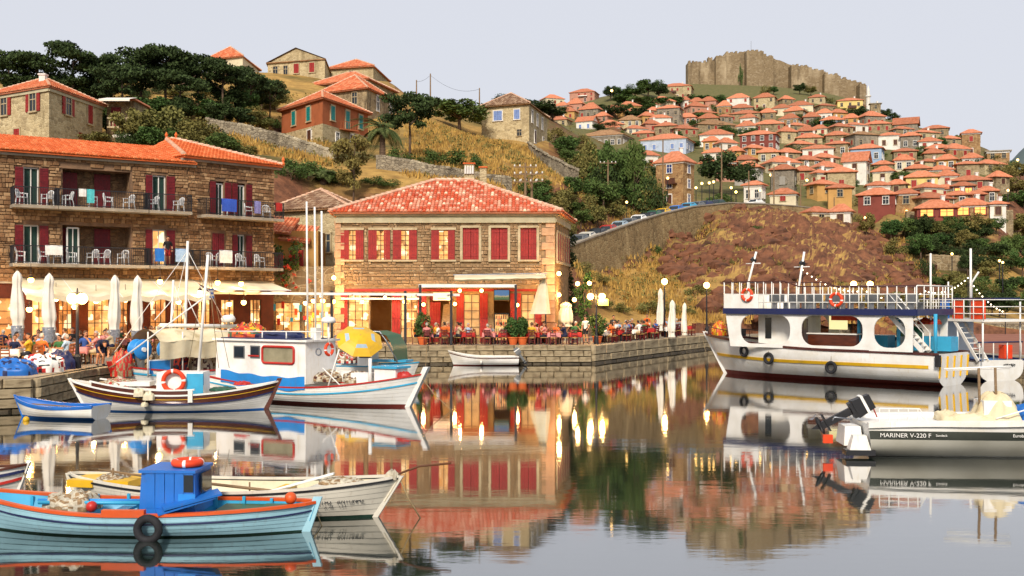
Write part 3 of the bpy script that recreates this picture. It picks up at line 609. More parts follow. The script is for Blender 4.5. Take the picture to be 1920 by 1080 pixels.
for (x0, x1, yt, ye, yb, wl, rf, tr, wk, lab) in TOWN:
    D = Dtown(yb); W = (x1 - x0) / F * D; a = R(tr); k = .78; w = W / (math.cos(a) + k * abs(math.sin(a))) * .94; d = k * w
    cx = X((x0 + x1) / 2, D); cy = D + (w * abs(math.sin(a)) + d * math.cos(a)) / 2; z0 = Zp(yb, D); z1 = Zp(ye, D); h = z1 - z0
    zr = max(z1 + .22 * min(w, d), z1 + (Zp(yt, D) - z1) * 1.25)
    ft = [tuple(np.array((cx, cy)) + rot2(sx * w / 2, sy * d / 2, a)) for sx, sy in ((-1, -1), (1, -1), (1, 1), (-1, 1))]
    wins = []; fl = max(1, int(round(h / 3.0))); fh = h / fl
    for e, Le in ((0, w), (1 if tr < 0 else 3, d)):
        nc = max(1, int(Le / 2.7)) if wk not in ('lit', 'white') else max(2, int(Le / 2.1))
        for f in range(fl):
            for i in range(nc):
                if random.random() < .14 and nc > 2: continue
                ww = min(1.05, Le / nc * .5); hh = min(1.55, fh * .58); kind = wk
                if wk == 'glass' and random.random() < .18: kind = 'red'
                if wk == 'lit' and f: kind = 'glass'
                if wk == 'lit': ww = Le / nc * .7; hh = fh * .6
                if f == 0 and i == nc // 2 and e == 0 and fl > 1 and wk not in ('lit', 'blue'): wins.append((e, (i + .5) / nc, .05, ww, min(2.1, fh * .8), 'door')); continue
                wins.append((e, (i + .5) / nc, f * fh + fh * .24, ww, hh, kind))
    old = lab.find('tan roof') >= 0 or lab.find('brown tiled') >= 0
    house('stone_house' if wl.startswith('stone') else 'town_house', lab, ft, z0, z1, zr, wl, rf, 'roof_old' if old else 'roof_far', wins, lab if lab in (G1, G2, G3) else G4 if lab.endswith(G4) else None,
          oh=.55, cornice='whitetrim' if wl in ('pl_white', 'pl_paleblue', 'pl_cream', 'stone_warm') or 'white eaves' in lab else None, deep=6,
          chim=[(w * .2, 0, .5)] if 'chimney' in lab or random.random() < .3 else ())
    if h > 4.2 and random.random() < .45:            # a balcony or an awning on the front
        hr_ = list(col.objects)[-1]; hr_ = hr_ if hr_.parent is None else hr_.parent; hr_ = hr_ if hr_.parent is None else hr_.parent; q0, q1 = rot2(random.uniform(-.2, .2) * w, -d / 2 - .5, a)
        if random.random() < .6: mb = MB(); mb.box(q0, q1, h * .5, w * .35, 1.0, .15, a); mb.box(q0 + math.sin(a) * .45, q1 - math.cos(a) * .45, h * .5 + .5, w * .35, .06, .9, a); mb.build('balcony', M['shut_brown'], hr_)
        else: mb = MB(); ca, sa_ = math.cos(a), math.sin(a); mb.add([(q0 + ca * sx * w * .18 - sa_ * yy, q1 + sa_ * sx * w * .18 + ca * yy, h * .5 + zz) for sx, yy, zz in ((-1, .5, .9), (1, .5, .9), (1, -.7, .3), (-1, -.7, .3))], [(0, 1, 2, 3)]); mb.build('awning', M['parasol'], hr_)
for G, g in ((G4, 'packed houses of the hill town'), (G1, 'stone houses in the upper rows'), (G2, 'stone houses in the middle of the town'), (G3, 'stone houses on the right shoulder')):
    for o in col.objects:
        if o.get('group') == G: o['group'] = g

# ------------------------------------------------ castle
D = 670; cz = Zp(175, D)
castle = thing('castle', 'ruined brown stone castle with battlements crowning the hill', 'castle', (X(1450, D), D, cz))
def cw(x0, x1, ya, yb, dep, back, name, merl=0, steps=6):
    """one length of wall: its top falls from ya to yb; back = how far behind the front it stands"""
    mb = MB(); o = castle.location; n_ = steps; Dl = D + back; tops = []
    for i in range(n_ + 1):
        px = x0 + (x1 - x0) * i / n_; y = ya + (yb - ya) * i / n_ + random.uniform(-2.2, 2.0) * (0 < i < n_); tops.append((X(px, Dl) - o.x, Zp(y, Dl) - o.z))
    vs = []
    for (x, z) in tops: vs += [(x, back, -22), (x, back, z), (x, back + dep, z), (x, back + dep, -22)]
    fs = []
    for i in range(n_): a = i * 4; fs += [(a, a + 4, a + 5, a + 1), (a + 1, a + 5, a + 6, a + 2), (a + 2, a + 6, a + 7, a + 3)]
    fs += [(0, 1, 2, 3), (n_ * 4 + 3, n_ * 4 + 2, n_ * 4 + 1, n_ * 4)]
    mb.add(vs, fs); w = mb.build(name, M['castle'], castle)
    for k in range(merl):
        t = (k + .5) / merl; x = tops[0][0] + (tops[-1][0] - tops[0][0]) * t; z = tops[0][1] + (tops[-1][1] - tops[0][1]) * t; ww = (tops[-1][0] - tops[0][0]) / merl
        mm = MB(); hh = random.uniform(.5, 1.3); mm.box(x, back + dep * .25, z + hh / 2 - .4, ww * random.uniform(.4, .62), dep * .4, hh + .8); mm.build('merlon', M['castle'], w)
    return w
cw(1290, 1310, 117, 117, 9, -4, 'tower', 3); cw(1308, 1345, 117, 116, 5, 2, 'curtain_wall', 4); cw(1328, 1336, 107, 108, 5, 7, 'turret')
cw(1342, 1362, 106, 104, 14, -2, 'tower', 3); cw(1360, 1402, 99, 98, 12, 2, 'curtain_wall', 5); cw(1400, 1432, 95, 96, 16, -5, 'keep', 4)
cw(1430, 1450, 103, 106, 12, 2, 'curtain_wall', 2); cw(1448, 1492, 108, 124, 8, 5, 'curtain_wall'); cw(1484, 1516, 122, 124, 12, -3, 'tower', 4)
cw(1514, 1548, 128, 134, 7, 3, 'curtain_wall', 3); cw(1546, 1573, 138, 141, 10, -2, 'tower', 3); cw(1570, 1618, 144, 157, 7, 4, 'curtain_wall', 5); cw(1612, 1625, 158, 160, 10, -3, 'tower', 2)
mb = MB(); mb.bar((X(1411, D) - castle.location.x, 4, 20), (X(1411, D) - castle.location.x, 4, Zp(74, D) - cz), .22); mb.build('flag_pole', M['steel'], castle)
mb = MB(); D2 = 560; mb.lathe([(1.1, -6), (1.0, 9), (1.5, 9.1), (1.5, 9.8), (.8, 10), (.75, 12.5), (.05, 15)], 12, (0, 0, 0))
tag(mb.build('minaret', M['pl_white']), 'slim white minaret beside the pale yellow house below the castle end', 'minaret').location = P(1628, 214, D2)

# ------------------------------------------------ the nearer hill: individual houses
def quad(*c): return [(X(p, d), d) for p, d in c]
T_OLD = ('tile_old', .3, .5, .13); T_RED = ('tile', .3, .5, .13)
D = 92
house('stone_house', 'square stone house with red shutters and orange roof among pines above the hotel', quad((-36, 97), (92, 92), (192, 101), (70, 107)), Zp(268, 92), Zp(162, 92), Zp(139, 97), 'stone_pale', 'h', 'roof_far',
      [(0, .36, 2.9, .95, 1.7, 'openred'), (0, .78, 2.9, .95, 1.7, 'openred'), (1, .33, 2.9, .95, 1.7, 'openred'), (1, .74, 2.7, .95, 1.8, 'red'), (1, .55, .3, .9, 1.4, 'red'), (0, .55, .2, .9, 1.4, 'red')], tiles=T_RED, cornice='cornice', oh=.35, deep=6, chim=[(1.0, -2.2, -.1)])
ex = thing('balcony_annex', 'narrow annex with white awnings and stone balustrade beside the square stone house', 'annex', P(222, 268, 101))
mb = MB(); mb.box(0, 2.5, .3, 2.6, 4, 7.6); mb.build('wall', M['stone_far'], ex); mb = MB(); mb.box(0, 2.4, 4.2, 3.2, 4.6, .22, 0, .9); mb.build('roof', M['roof_far'], ex); mb = MB(); mb.box(.8, .1, 1.35, 3.0, 2.2, .16); mb.build('balcony_slab', M['trim'], ex)
for k in range(9): mb = MB(); mb.lathe([(.05, 0), (.09, .2), (.05, .5), (.06, .7)], 6, (-.5 + k * .33, -.9, 1.43)); mb.build('baluster', M['trim'], ex)
mb = MB(); mb.box(.8, -.9, 2.2, 3.0, .18, .12); mb.build('handrail', M['trim'], ex)
for zz, xx in ((3.9, .3), (.5, 1.6)):
    mb = MB(); mb.add([(xx - 1.6, .6, zz + .5), (xx + 1.3, .6, zz + .5), (xx + 1.3, -1.5, zz), (xx - 1.6, -1.5, zz), (xx + 1.3, -1.5, zz - .2), (xx - 1.6, -1.5, zz - .2)], [(0, 1, 2, 3), (3, 2, 4, 5)]); mb.build('awning', M['parasol'], ex)
mb = MB(); mb.box(-.4, .45, 2.5, .9, .08, 1.9); mb.build('window', M['shut_dark'], ex)
D = 120
tl = house('brick_house', 'red-brown house with teal shutters and orange roof above the stone garden walls', quad((528, 128), (605, 120), (690, 130), (606, 138)), Zp(264, 120), Zp(184, 120), Zp(163, 126), 'pl_brick', 'h', 'roof_far',
      [(0, .32, 2.6, 1.0, 1.7, 'teal'), (0, .68, 2.6, 1.0, 1.7, 'teal'), (1, .2, 2.6, 1.0, 1.7, 'teal'), (1, .52, 2.0, 1.0, 2.3, 'teal'), (1, .82, 2.6, 1.0, 1.7, 'teal'), (0, .3, .2, .8, 1.2, 'glass'), (0, .7, .0, 1.0, 1.6, 'door'), (1, .3, .1, .8, 1.3, 'white'), (1, .62, 0, 1.0, 1.6, 'door')], tiles=T_RED, oh=.45, base=(1.95, 'stone_pale'), deep=5)
mb = MB(); p = Vector((X(648, 125.2), 125.2, 0)) - tl.location; p.z = 1.9; mb.box(p.x + .25, p.y - .6, 1.9, 2.6, 1.1, .15, R(45))
for k in range(8): a, b_ = rot2(-1.2 + k * .34, -.5, R(45)); mb.bar((p.x + .25 + a, p.y - .6 + b_, 1.9), (p.x + .25 + a, p.y - .6 + b_, 2.8), .04)
a, b_ = rot2(-1.2, -.5, R(45)); a2, b2 = rot2(1.2, -.5, R(45)); mb.bar((p.x + .25 + a, p.y - .6 + b_, 2.8), (p.x + .25 + a2, p.y - .6 + b2, 2.8), .06); mb.build('balcony', M['pl_brick'], tl)
house('stone_house', 'taller stone house with orange roof just behind the teal-shuttered house', quad((600, 142), (688, 138), (742, 148), (660, 154)), Zp(250, 140), Zp(168, 139), Zp(147, 146), 'stone_far', 'h', 'roof_far', [(0, .3, 3.6, .9, 1.6, 'glass'), (0, .75, 3.6, .9, 1.6, 'glass'), (1, .35, 3.2, .9, 2.0, 'white'), (1, .8, 3.2, .9, 2.0, 'white')], tiles=T_RED, deep=5)
house('long_house', 'long low house with orange roof on the rise behind the two shuttered houses', quad((572, 162), (690, 156), (742, 166), (630, 172)), Zp(185, 158), Zp(153, 158), Zp(136, 164), 'stone_far', 'h', 'roof_far', [(0, .3, .8, .8, 1.0, 'glass')], tiles=T_RED, deep=4)
g5 = quad((502, 173), (609, 170), (622, 184), (516, 187))
house('gabled_house', 'pale stone house whose gable faces the harbour on the hilltop', [g5[1], g5[2], g5[3], g5[0]], Zp(142, 171), Zp(113, 171), Zp(91, 172), 'stone_pale', 'g', 'roof_old',
      [(3, .14, .55, .9, 1.3, 'glass'), (3, .32, .35, .8, 1.5, 'glass'), (3, .51, .45, 1.0, 1.6, 'red'), (3, .78, .45, 1.0, 1.6, 'red')], oh=.3, deep=4)
house('hilltop_house', 'low stone house with orange roof beside the gabled hilltop house', quad((618, 180), (700, 178), (729, 190), (645, 194)), Zp(147, 178), Zp(124, 178), Zp(114, 184), 'stone_pale', 'h', 'roof_far', [(0, .5, .5, .9, 1.0, 'glass')], tiles=T_RED, deep=4)
house('hilltop_house', 'house with orange roof showing behind the pine crowns on the hilltop', quad((388, 186), (455, 183), (486, 194), (420, 198)), Zp(135, 184), Zp(108, 184), Zp(92, 190), 'pl_cream', 'h', 'roof_far', [(0, .5, .8, .9, 1.0, 'glass')], tiles=T_RED, deep=4)
house('stone_house', 'big pale stone house with weathered roof alone above the dry grass slope', quad((903, 161), (992, 158), (1026, 170), (940, 175)), Zp(266, 159), Zp(196, 159), Zp(181, 166), 'stone_pale', 'h', 'roof_old',
      [(0, .35, 3.3, 1.5, 1.5, 'blue'), (0, .75, 3.3, 1.0, 1.5, 'blue'), (0, .8, .8, .8, 1.0, 'glass'), (1, .15, 3.0, .9, 1.8, 'white'), (1, .42, 3.0, .9, 1.8, 'white'), (1, .7, 3.0, .9, 1.8, 'white'), (1, .3, .2, 1.0, 1.9, 'door'), (1, .75, .4, .9, 1.5, 'white')], tiles=('tile_old', .34, .5, .15), deep=4)
# houses squeezed between the hotel and the tavern
house('stone_house', 'old stone house with weathered brown roof behind the gap between hotel and tavern', quad((506, 84), (650, 80), (700, 88), (560, 92)), 1.5, Zp(388, 80), Zp(352, 84), 'stone_pale', 'h', 'roof_old', [(0, .75, 6.2, .9, 1.4, 'glass'), (0, .62, 3.2, .9, 1.5, 'red')], tiles=('tile_old', .3, .46, .13), deep=1)
house('flat_roofed_house', 'plain grey flat-roofed house behind the old brown roof', quad((505, 94), (588, 93), (600, 99), (515, 100)), Zp(400, 93), Zp(352, 93), Zp(352, 93), 'pl_grey', 'f', 'concrete', [(0, .1, .9, .9, 1.1, 'glass')], deep=4)
wt = thing('water_tank', 'white rooftop tank box with a red side opening on the grey flat roof', 'tank', P(585, 350, 95)); mb = MB(); mb.box(0, 0, -.25, 2.0, 1.2, .95); mb.build('tank_box', M['pl_white'], wt); mb = MB(); mb.tube([(-.7, 0, .22), (.7, 0, .22)], .3, 10); mb.build('orange_barrel', M['p_orange'], wt)
sl = thing('side_house', 'narrow house with stepped orange lean-to roof and maroon shutters beside the hotel', 'house', (X(540, 76), 76, 1.2))
mb = MB(); mb.box(.2, 1.5, 3.6, 3.9, 3, 8.4); mb.build('wall', M['pl_ochre'], sl)
for k, (x, z, w) in enumerate(((-.9, 8.35, 2.3), (.55, 7.75, 2.2))):
    mb = MB(); pl = [Vector((x - w / 2, -.5, z - .55)), Vector((x + w / 2, -.5, z - .75)), Vector((x + w / 2, 3.0, z + .55)), Vector((x - w / 2, 3.0, z + .75))]
    mb.add(pl + [q - Vector((0, 0, .12)) for q in pl], [(0, 1, 2, 3), (7, 6, 5, 4), (0, 4, 5, 1), (1, 5, 6, 2)]); rf = mb.build('roof', M['roof_far'], sl); mb = MB(); tile_plane(mb, pl, .26, .42, .12); stuff(mb.build('roof_tile_rows', M['tile'], rf))
for x in (-1.35, -.75, .35, .95): put('shutter', WM['red'], sl, (x, -.02, 4.9), 0, (.42, 1, 1.6))
mb = MB(); mb.box(-.1, -.7, 3.35, 3.8, 1.3, .15); mb.build('balcony_slab', M['concrete'], sl); mb = MB()
for k in range(22): mb.bar((-1.9 + k * .172, -1.3, 3.4), (-1.9 + k * .172, -1.3, 4.35), .025)
mb.bar((-1.95, -1.3, 4.35), (1.8, -1.3, 4.35), .05); mb.build('railing', M['iron'], sl)

# ------------------------------------------------ garden and terrace walls on the hill
def rubble_wall(label, pts, th=.6, mat='dry_wall'):
    t = thing('stone_wall', label, 'wall', P(*pts[0][:2], pts[0][3])); o = t.location; mb = MB(); L = []
    for i in range(len(pts) - 1):
        for k in range(5): L.append(np.array(pts[i]) * (1 - k / 5) + np.array(pts[i + 1]) * k / 5)
    L.append(np.array(pts[-1], float)); vs = []
    for (px, yt, yb, d) in L:
        a = P(px, yt + random.uniform(-1.3, 1.3), d) - o; b_ = P(px, yb, d) - o
        vs += [(a.x, a.y, b_.z - 1.6), (a.x, a.y, a.z), (a.x, a.y + th, a.z), (a.x, a.y + th, b_.z - 1.6)]
    for i in range(len(L) - 1): q = i * 4; mb.add(vs[q:q + 8], [(0, 4, 5, 1), (1, 5, 6, 2), (2, 6, 7, 3)])
    mb.add(vs[:4], [(0, 1, 2, 3)]); mb.add(vs[-4:], [(3, 2, 1, 0)]); mb.build('rubble', M[mat], t); mb = MB()
    for i in range(len(L) - 1):                      # loose cap stones along the top
        for k in range(4):
            s = (k + random.random() * .6) / 4; q = Vector(vs[i * 4 + 1]).lerp(Vector(vs[i * 4 + 5]), s); w = random.uniform(.3, .55); mb.box(q.x, q.y + th / 2, q.z + .06, w, th * 1.05, random.uniform(.18, .3), random.uniform(-.2, .2), .85)
    stuff(mb.build('cap_stones', M[mat], t)); return t
rubble_wall('tumbled pale drystone wall stepping down below the pines', [(388, 224, 246, 111), (455, 236, 262, 111), (510, 248, 282, 111), (560, 262, 300, 110), (632, 286, 312, 107)])
rubble_wall('grey stone garden wall running behind the tavern roof', [(705, 293, 322, 99), (770, 303, 335, 99), (835, 316, 342, 99), (960, 336, 372, 101)])
rubble_wall('stone field wall edging the dry grass slope below the pale house', [(990, 268, 288, 148), (1030, 292, 312, 140), (1085, 320, 340, 134)])
rubble_wall('long stone terrace wall under the lit restaurants of the town', [(1700, 398, 436, 184), (1760, 400, 440, 184), (1830, 398, 440, 184), (1900, 396, 440, 186)], .8, 'stone_far')
rubble_wall('ruined stone terrace wall among the trees below the town', [(1742, 478, 515, 152), (1790, 482, 520, 152), (1818, 486, 520, 152)], .8, 'stone_far')
rubble_wall('low stone wall edging the lane between the town houses', [(1640, 322, 340, 245), (1680, 324, 342, 245), (1712, 326, 345, 245)], .6, 'stone_far')

# ------------------------------------------------ utility poles
def upole(label, px, yt, yb, D, arms=0, h=None, group=None):
    t = thing('utility_pole', label, 'pole', P(px, yb, D) - Vector((0, 0, .8)), 0, group); H = (yb - yt) / F * D + .8
    mb = MB(); mb.tube([(0, 0, 0), (0, 0, H)], [.14, .09], 7); mb.build('pole', M['oldwood'], t)
    for k in range(arms):
        z = H - .4 - k * .7; mb = MB(); mb.bar((-1.1, 0, z), (1.1, 0, z), .1); mb.build('crossarm', M['oldwood'], t)
        for x in (-1, -.5, .5, 1): mb = MB(); mb.lathe([(.05, 0), (.08, .08), (.04, .2)], 6, (x, 0, z + .04)); mb.build('insulator', M['whitetrim'], t)
    return t
upole('tall bare pole on the skyline right of the upper houses', 807, 138, 200, 170); upole('shorter bare pole beside the tall skyline pole', 781, 150, 200, 172); upole('bare pole left of the big pale stone house', 899, 165, 205, 180)
upole('pole with three crossarms behind the tavern roof', 985, 305, 380, 100, 3); upole('pole with crossarm leaning beside the three-armed pole', 997, 318, 385, 101, 2)
upole('pole with small crossarms on the scrub slope above the road', 1140, 300, 372, 140, 1); upole('brown pole standing before the tall honey stone house', 1243, 262, 395, 150); upole('grey pole rising in front of the big dark tree', 1353, 270, 385, 168)
upole('dark pole before the white shop on the road', 1404, 320, 385, 176); upole('dark pole before the grey workshop', 1451, 310, 385, 180); upole('dark pole at the end of the road wall', 1501, 330, 392, 184); upole('dark pole by the red-roofed cottage on the rock rim', 1564, 370, 420, 176)
mb = MB()
def wire(a, b, sag, r=.02):
    a = Vector(a); b = Vector(b); mb.tube([a.lerp(b, k / 12) - Vector((0, 0, sag * 4 * (k / 12) * (1 - k / 12))) for k in range(13)], r, 4)
wire(P(781, 153, 172), P(807, 141, 170), .3); wire(P(807, 141, 170), P(899, 167, 180), 1.2); tag(mb.build('power_line', M['iron']), 'thin power line strung between the bare skyline poles', 'wire')
mb = MB(); wire(P(510, 345, 92), P(600, 386, 82), .5); wire(P(510, 352, 92), P(600, 390, 82), .5); tag(mb.build('power_line', M['iron']), 'pair of dark wires crossing the old brown roof', 'wire')

# ------------------------------------------------ foliage
def leaf_mat(name, a, b_, c):
    m, n, bb = _new(name); at = n.nodes.new('ShaderNodeAttribute'); at.attribute_name = 'rnd'
    cc = _mix(n, _ramp(n, at.outputs['Fac'], 0, 1), a, b_); oi = n.nodes.new('ShaderNodeObjectInfo'); cc = _mix(n, oi.outputs['Random'], cc, _mix(n, .5, cc, c))
    n.links.new(cc, bb.inputs['Base Color']); bb.inputs['Roughness'].default_value = .8; bb.inputs['Specular IOR Level'].default_value = .15; return m
M['pine'] = leaf_mat('pine_needles', S('222e18'), S('485830'), S('384622'))
M['broad'] = leaf_mat('broad_leaves', S('28421f'), S('527038'), S('626a34'))
M['olive'] = leaf_mat('olive_leaves', S('50562c'), S('7e7c44'), S('8a7440'))
M['palm'] = leaf_mat('palm_leaves', S('44502c'), S('6c7444'), S('54602c'))
M['bark'] = pm('bark', S('6e5a48'), S('4c3c30'), 6, .95, .5, 12)
def leaves(mb, c, r, n_, s, flat=1.0):
    for _ in range(n_):
        d = rng.normal(size=3); d /= np.linalg.norm(d); q = np.array(c) + d * np.array(r) * (rng.random() ** .45)
        a = rng.normal(size=3); a /= np.linalg.norm(a); b_ = np.cross(a, rng.normal(size=3)); b_ /= np.linalg.norm(b_); l = s * (.6 + .8 * rng.random()); a[2] *= flat
        mb.rv = float(.02 + .96 * rng.random()); mb.add([q - a * l - b_ * l * .45, q - a * l * .1 + b_ * l * .6, q + a * l, q + a * l * .1 - b_ * l * .6], [(0, 1, 2, 3)])
def crown_mesh(kind, seed):
    global rng; rng = np.random.default_rng(seed); mb = MB()
    if kind == 'pine':
        for k in range(17):
            an = rng.random() * 6.28; rr = .40 * math.sqrt(rng.random()); z = .96 - .5 * (rr / .4) ** 1.5 * rng.random() - .10 * rng.random()
            leaves(mb, (rr * math.cos(an), rr * math.sin(an), z), (.17, .17, .07), 230, .024)
        for k in range(5): an = rng.random() * 6.28; leaves(mb, (.26 * math.cos(an), .26 * math.sin(an), .45 + .2 * rng.random()), (.14, .14, .05), 150, .024)
    elif kind == 'broad':
        for k in range(22):
            d = rng.normal(size=3); d /= np.linalg.norm(d); q = d * np.array((.36, .36, .33)) * (.35 + .65 * rng.random()); rr = .10 + .08 * rng.random()
            leaves(mb, (q[0], q[1], .58 + q[2]), (rr, rr, rr * .8), 170, .026)
    elif kind == 'tall':
        for k in range(24):
            z = .25 + .7 * rng.random(); w = .34 * math.sin(math.pi * min(1, (1.08 - z) / .85)) ** .7; an = rng.random() * 6.28; rr = w * math.sqrt(rng.random())
            leaves(mb, (rr * math.cos(an), rr * math.sin(an), z), (.12, .12, .08), 150, .022)
    else:
        for k in range(13):
            an = rng.random() * 6.28; rr = .34 * math.sqrt(rng.random()); z = .12 + (.62 * rng.random()) * (1 - rr * 1.6)
            leaves(mb, (rr * math.cos(an), rr * math.sin(an), z), (.17, .17, .17), 120, .026)
    return mb
def trunk_mesh(kind, seed):
    rd = random.Random(seed); mb = MB(); top = {'pine': .72, 'broad': .5, 'tall': .7, 'bush': .2}[kind]; w = {'pine': .03, 'broad': .035, 'tall': .025, 'bush': .02}[kind]
    mb.tube([(0, 0, -.08), (.02 * rd.uniform(-1, 1), .02, top * .5), (.03 * rd.uniform(-1, 1), 0, top)], [w, w * .75, w * .5], 7)
    for k in range(6):
        an = rd.random() * 6.28; z = top * rd.uniform(.55, .98); l = .3 * rd.uniform(.6, 1); mb.tube([(0, 0, z), (l * .5 * math.cos(an), l * .5 * math.sin(an), z + .08), (l * math.cos(an), l * math.sin(an), z + .22)], [w * .45, w * .3, w * .12], 5)
    return mb.mesh('trunk', M['bark'], True)
CM = {}; TM = {}
for k, vs in (('pine', 3), ('broad', 3), ('tall', 2), ('bush', 3)):
    for i in range(vs):
        TM[k, i] = trunk_mesh(k, i); base_me = crown_mesh(k, 40 + i * 7).mesh('crown', M['broad'])
        for mt in ('pine', 'broad', 'olive'):
            q = base_me.copy(); q.materials.clear(); q.materials.append(M[mt]); CM[k, mt, i] = q
random.seed(3)
def tree(px, yb, yt, wpx, D, kind, label, mat=None, group=None):
    mat = mat or ('pine' if kind == 'pine' else 'broad'); i = random.randrange(3 if kind != 'tall' else 2)
    ds = np.linspace(D * .6, D * 1.5, 60); dz = tzp(np.full(60, px), ds) - Zp(yb, ds); hit = np.nonzero(dz >= 0)[0]      # where the sight line meets the ground
    if len(hit) and hit[0] > 0: D = float(ds[hit[0]])
    x = X(px, D); z = tz(x, D); H = Zp(yt, D) - z; W = wpx / F * D / .92
    if H < .5: H = (yb - yt) / F * D
    if group and group != 'umbrella pines on the ridge': label = ('low ', 'mid-sized ', 'tall ')[(H > 3) + (H > 5.5)] + {'pine': 'dark green ', 'broad': 'fresh green ', 'olive': 'olive-coloured '}[mat] + label
    t = thing({'pine': 'pine_tree', 'broad': 'leafy_tree', 'tall': 'tall_tree', 'bush': 'shrub'}[kind], label, 'shrub' if kind == 'bush' else 'tree', (x, D, z), random.uniform(0, 6.28), group)
    put('trunk', TM[kind, i], t, scale=(max(W, H * .6) * .8, max(W, H * .6) * .8, H)); put('crown', CM[kind, mat, i], t, scale=(W, W, H)); return t
PL = 'dark umbrella pine in the grove on the ridge above the hotel'
for a in [(18,205,90,95,120),(70,205,96,90,126),(140,205,80,130,122),(195,205,98,90,128),(262,215,84,120,124),(312,215,77,120,130),(372,215,100,110,122),(420,222,110,110,120),(472,228,126,90,118),(505,235,150,70,120),(230,225,120,110,116),(340,232,130,110,114)]:
    tree(*a, 'pine', PL, group='umbrella pines on the ridge')
tree(768, 300, 168, 105, 112, 'pine', 'lone umbrella pine with a long bare trunk above the garden wall')
tree(862, 245, 180, 130, 165, 'broad', 'broad green tree on the crest above the dry grass slope'); tree(905, 235, 200, 50, 150, 'bush', 'small loose shrub touching the big pale stone house', 'olive')
tree(662, 392, 250, 95, 86, 'tall', 'tall light green tree with bare lower trunk behind the old brown roof', 'olive')
tree(512, 246, 208, 42, 116, 'bush', 'round bright green shrub beside the teal-shuttered house')
GL = 'shrub in the thicket between the hotel roof and the stone walls'
for a in [(250,282,185,90,100),(310,290,190,110,100),(365,296,215,90,98),(290,300,230,90,92),(420,300,245,70,98),(455,305,262,60,96),(350,310,250,80,90),(490,250,215,60,118)]: tree(*a, 'broad', GL, random.choice(('broad', 'olive')), 'shrubs above the hotel')
random.seed(31)
for k in range(34):
    px = random.uniform(150, 520); yb = random.uniform(215, 296) - max(0, px - 380) * .25; tree(px, yb, yb - random.uniform(38, 66), random.uniform(50, 90), 105, random.choice(('broad', 'broad', 'bush')), GL, random.choice(('broad', 'pine', 'pine', 'olive')), 'shrubs above the hotel')
for k in range(12): px = random.uniform(-10, 200); tree(px, 205, random.uniform(120, 160), random.uniform(60, 90), 122, 'broad', GL, 'pine', 'shrubs above the hotel')
for k in range(30): px = random.uniform(170, 500); yb = random.uniform(172, 226); tree(px, yb, yb - random.uniform(18, 34), random.uniform(34, 64), 128, 'bush', 'bush under the umbrella pines on the ridge', random.choice(('pine', 'broad', 'olive')), 'bushes under the ridge pines')
for a in [(1330,470,440,34,140),(1365,505,478,30,128),(1420,440,415,30,150),(1470,505,480,36,126),(1530,470,446,34,140),(1590,520,495,36,122),(1260,520,495,36,118),(1230,480,455,28,130),(1640,530,505,34,120),(1440,550,525,36,110)]: tree(*a, 'bush', 'scrub bush clinging to the rocky slope under the road', random.choice(('olive', 'olive', 'broad')), 'bushes on the rocky slope')
DG = 'bush behind the old house roof'
for a in [(545,345,277,75,93),(580,345,280,70,95),(615,352,300,60,94),(700,362,320,60,93),(735,362,328,50,92),(640,360,318,50,90)]: tree(*a, 'bush', DG, 'broad', 'dark bushes behind the old roof')
WB = 'shrub along the foot of the lone umbrella pine'
for a in [(745,312,265,70,104),(800,312,268,60,106),(850,318,270,80,108),(885,322,278,50,106)]: tree(*a, 'bush', WB, None, 'shrubs by the lone pine')
for px, yt in ((945, 176), (975, 182), (1010, 180), (1035, 190)): tree(px, yt + 38, yt, 70, 205, 'broad', 'tree on the crest behind the big pale stone house', 'pine', 'trees behind the pale house')
SG = 'scrub tree in the gully above the parked cars'
for a in [(1010,395,345,60,104),(1045,400,335,70,112),(1080,385,325,70,125),(1100,420,340,75,118),(1130,400,320,80,135),(1150,372,300,80,150),(1180,385,310,80,150),(1210,375,305,70,160),(1070,345,285,80,165),(1110,325,275,80,175),(1150,315,270,90,185),(1190,330,285,70,178),(1060,300,245,70,200),(1040,270,225,60,220),(1085,280,240,60,230),(1120,440,370,55,116),(1090,445,385,50,112),(1150,418,355,60,130),(1035,430,365,60,100),(1065,450,380,50,103),(985,372,330,50,104),(1220,398,350,50,150),(1200,402,360,50,142)]: tree(*a, random.choice(('broad', 'bush')), SG, 'olive' if random.random() < .68 else 'broad', 'scrub trees in the gully')
for k in range(34):
    px = random.uniform(1010, 1228); yb = random.uniform(np.interp(px, [1010, 1230], [250, 300]), np.interp(px, [1010, 1075, 1230], [385, 440, 392])); tree(px, yb, yb - random.uniform(30, 55), random.uniform(45, 80), 150, random.choice(('broad', 'bush')), SG, random.choice(('olive', 'olive', 'broad', 'pine')), 'scrub trees in the gully')
tree(1350, 368, 275, 105, 200, 'broad', 'big dark tree shading the cafe beside the road bend', 'pine'); tree(1395, 362, 300, 60, 205, 'broad', 'smaller dark tree right of the big dark tree by the road', 'pine')
HT = 'tree on the green slope between the skyline houses and the castle'
for a in [(1145,190,155,45),(1165,190,160,40),(1190,190,158,60),(1215,185,145,60),(1235,190,150,50),(1170,205,175,60),(1200,210,178,70),(1235,205,180,70),(1265,205,180,60),(1300,200,178,60),(1335,200,175,60),(1355,205,178,45),(1150,225,195,60),(1190,228,195,60),(1215,215,190,50)]: tree(*a, Dtown(a[1]) - 4, 'broad', HT, random.choice(('broad', 'pine', 'broad')), 'trees on the upper green slope')
tree(1608, 232, 194, 46, 430, 'broad', 'round dark tree in front of the pale yellow house under the castle', 'pine')
for a in [(1660,225,200,30),(1675,232,208,26)]: tree(*a, 520, 'broad', 'tree on the skyline right of the minaret', 'pine', 'trees right of the minaret')
UT = 'tree growing between houses of the hill town'
for a in [(1390,118,112,8)]: tree(1388, 120, 108, 12, 664, 'bush', 'dark shrub growing out of the castle keep wall')
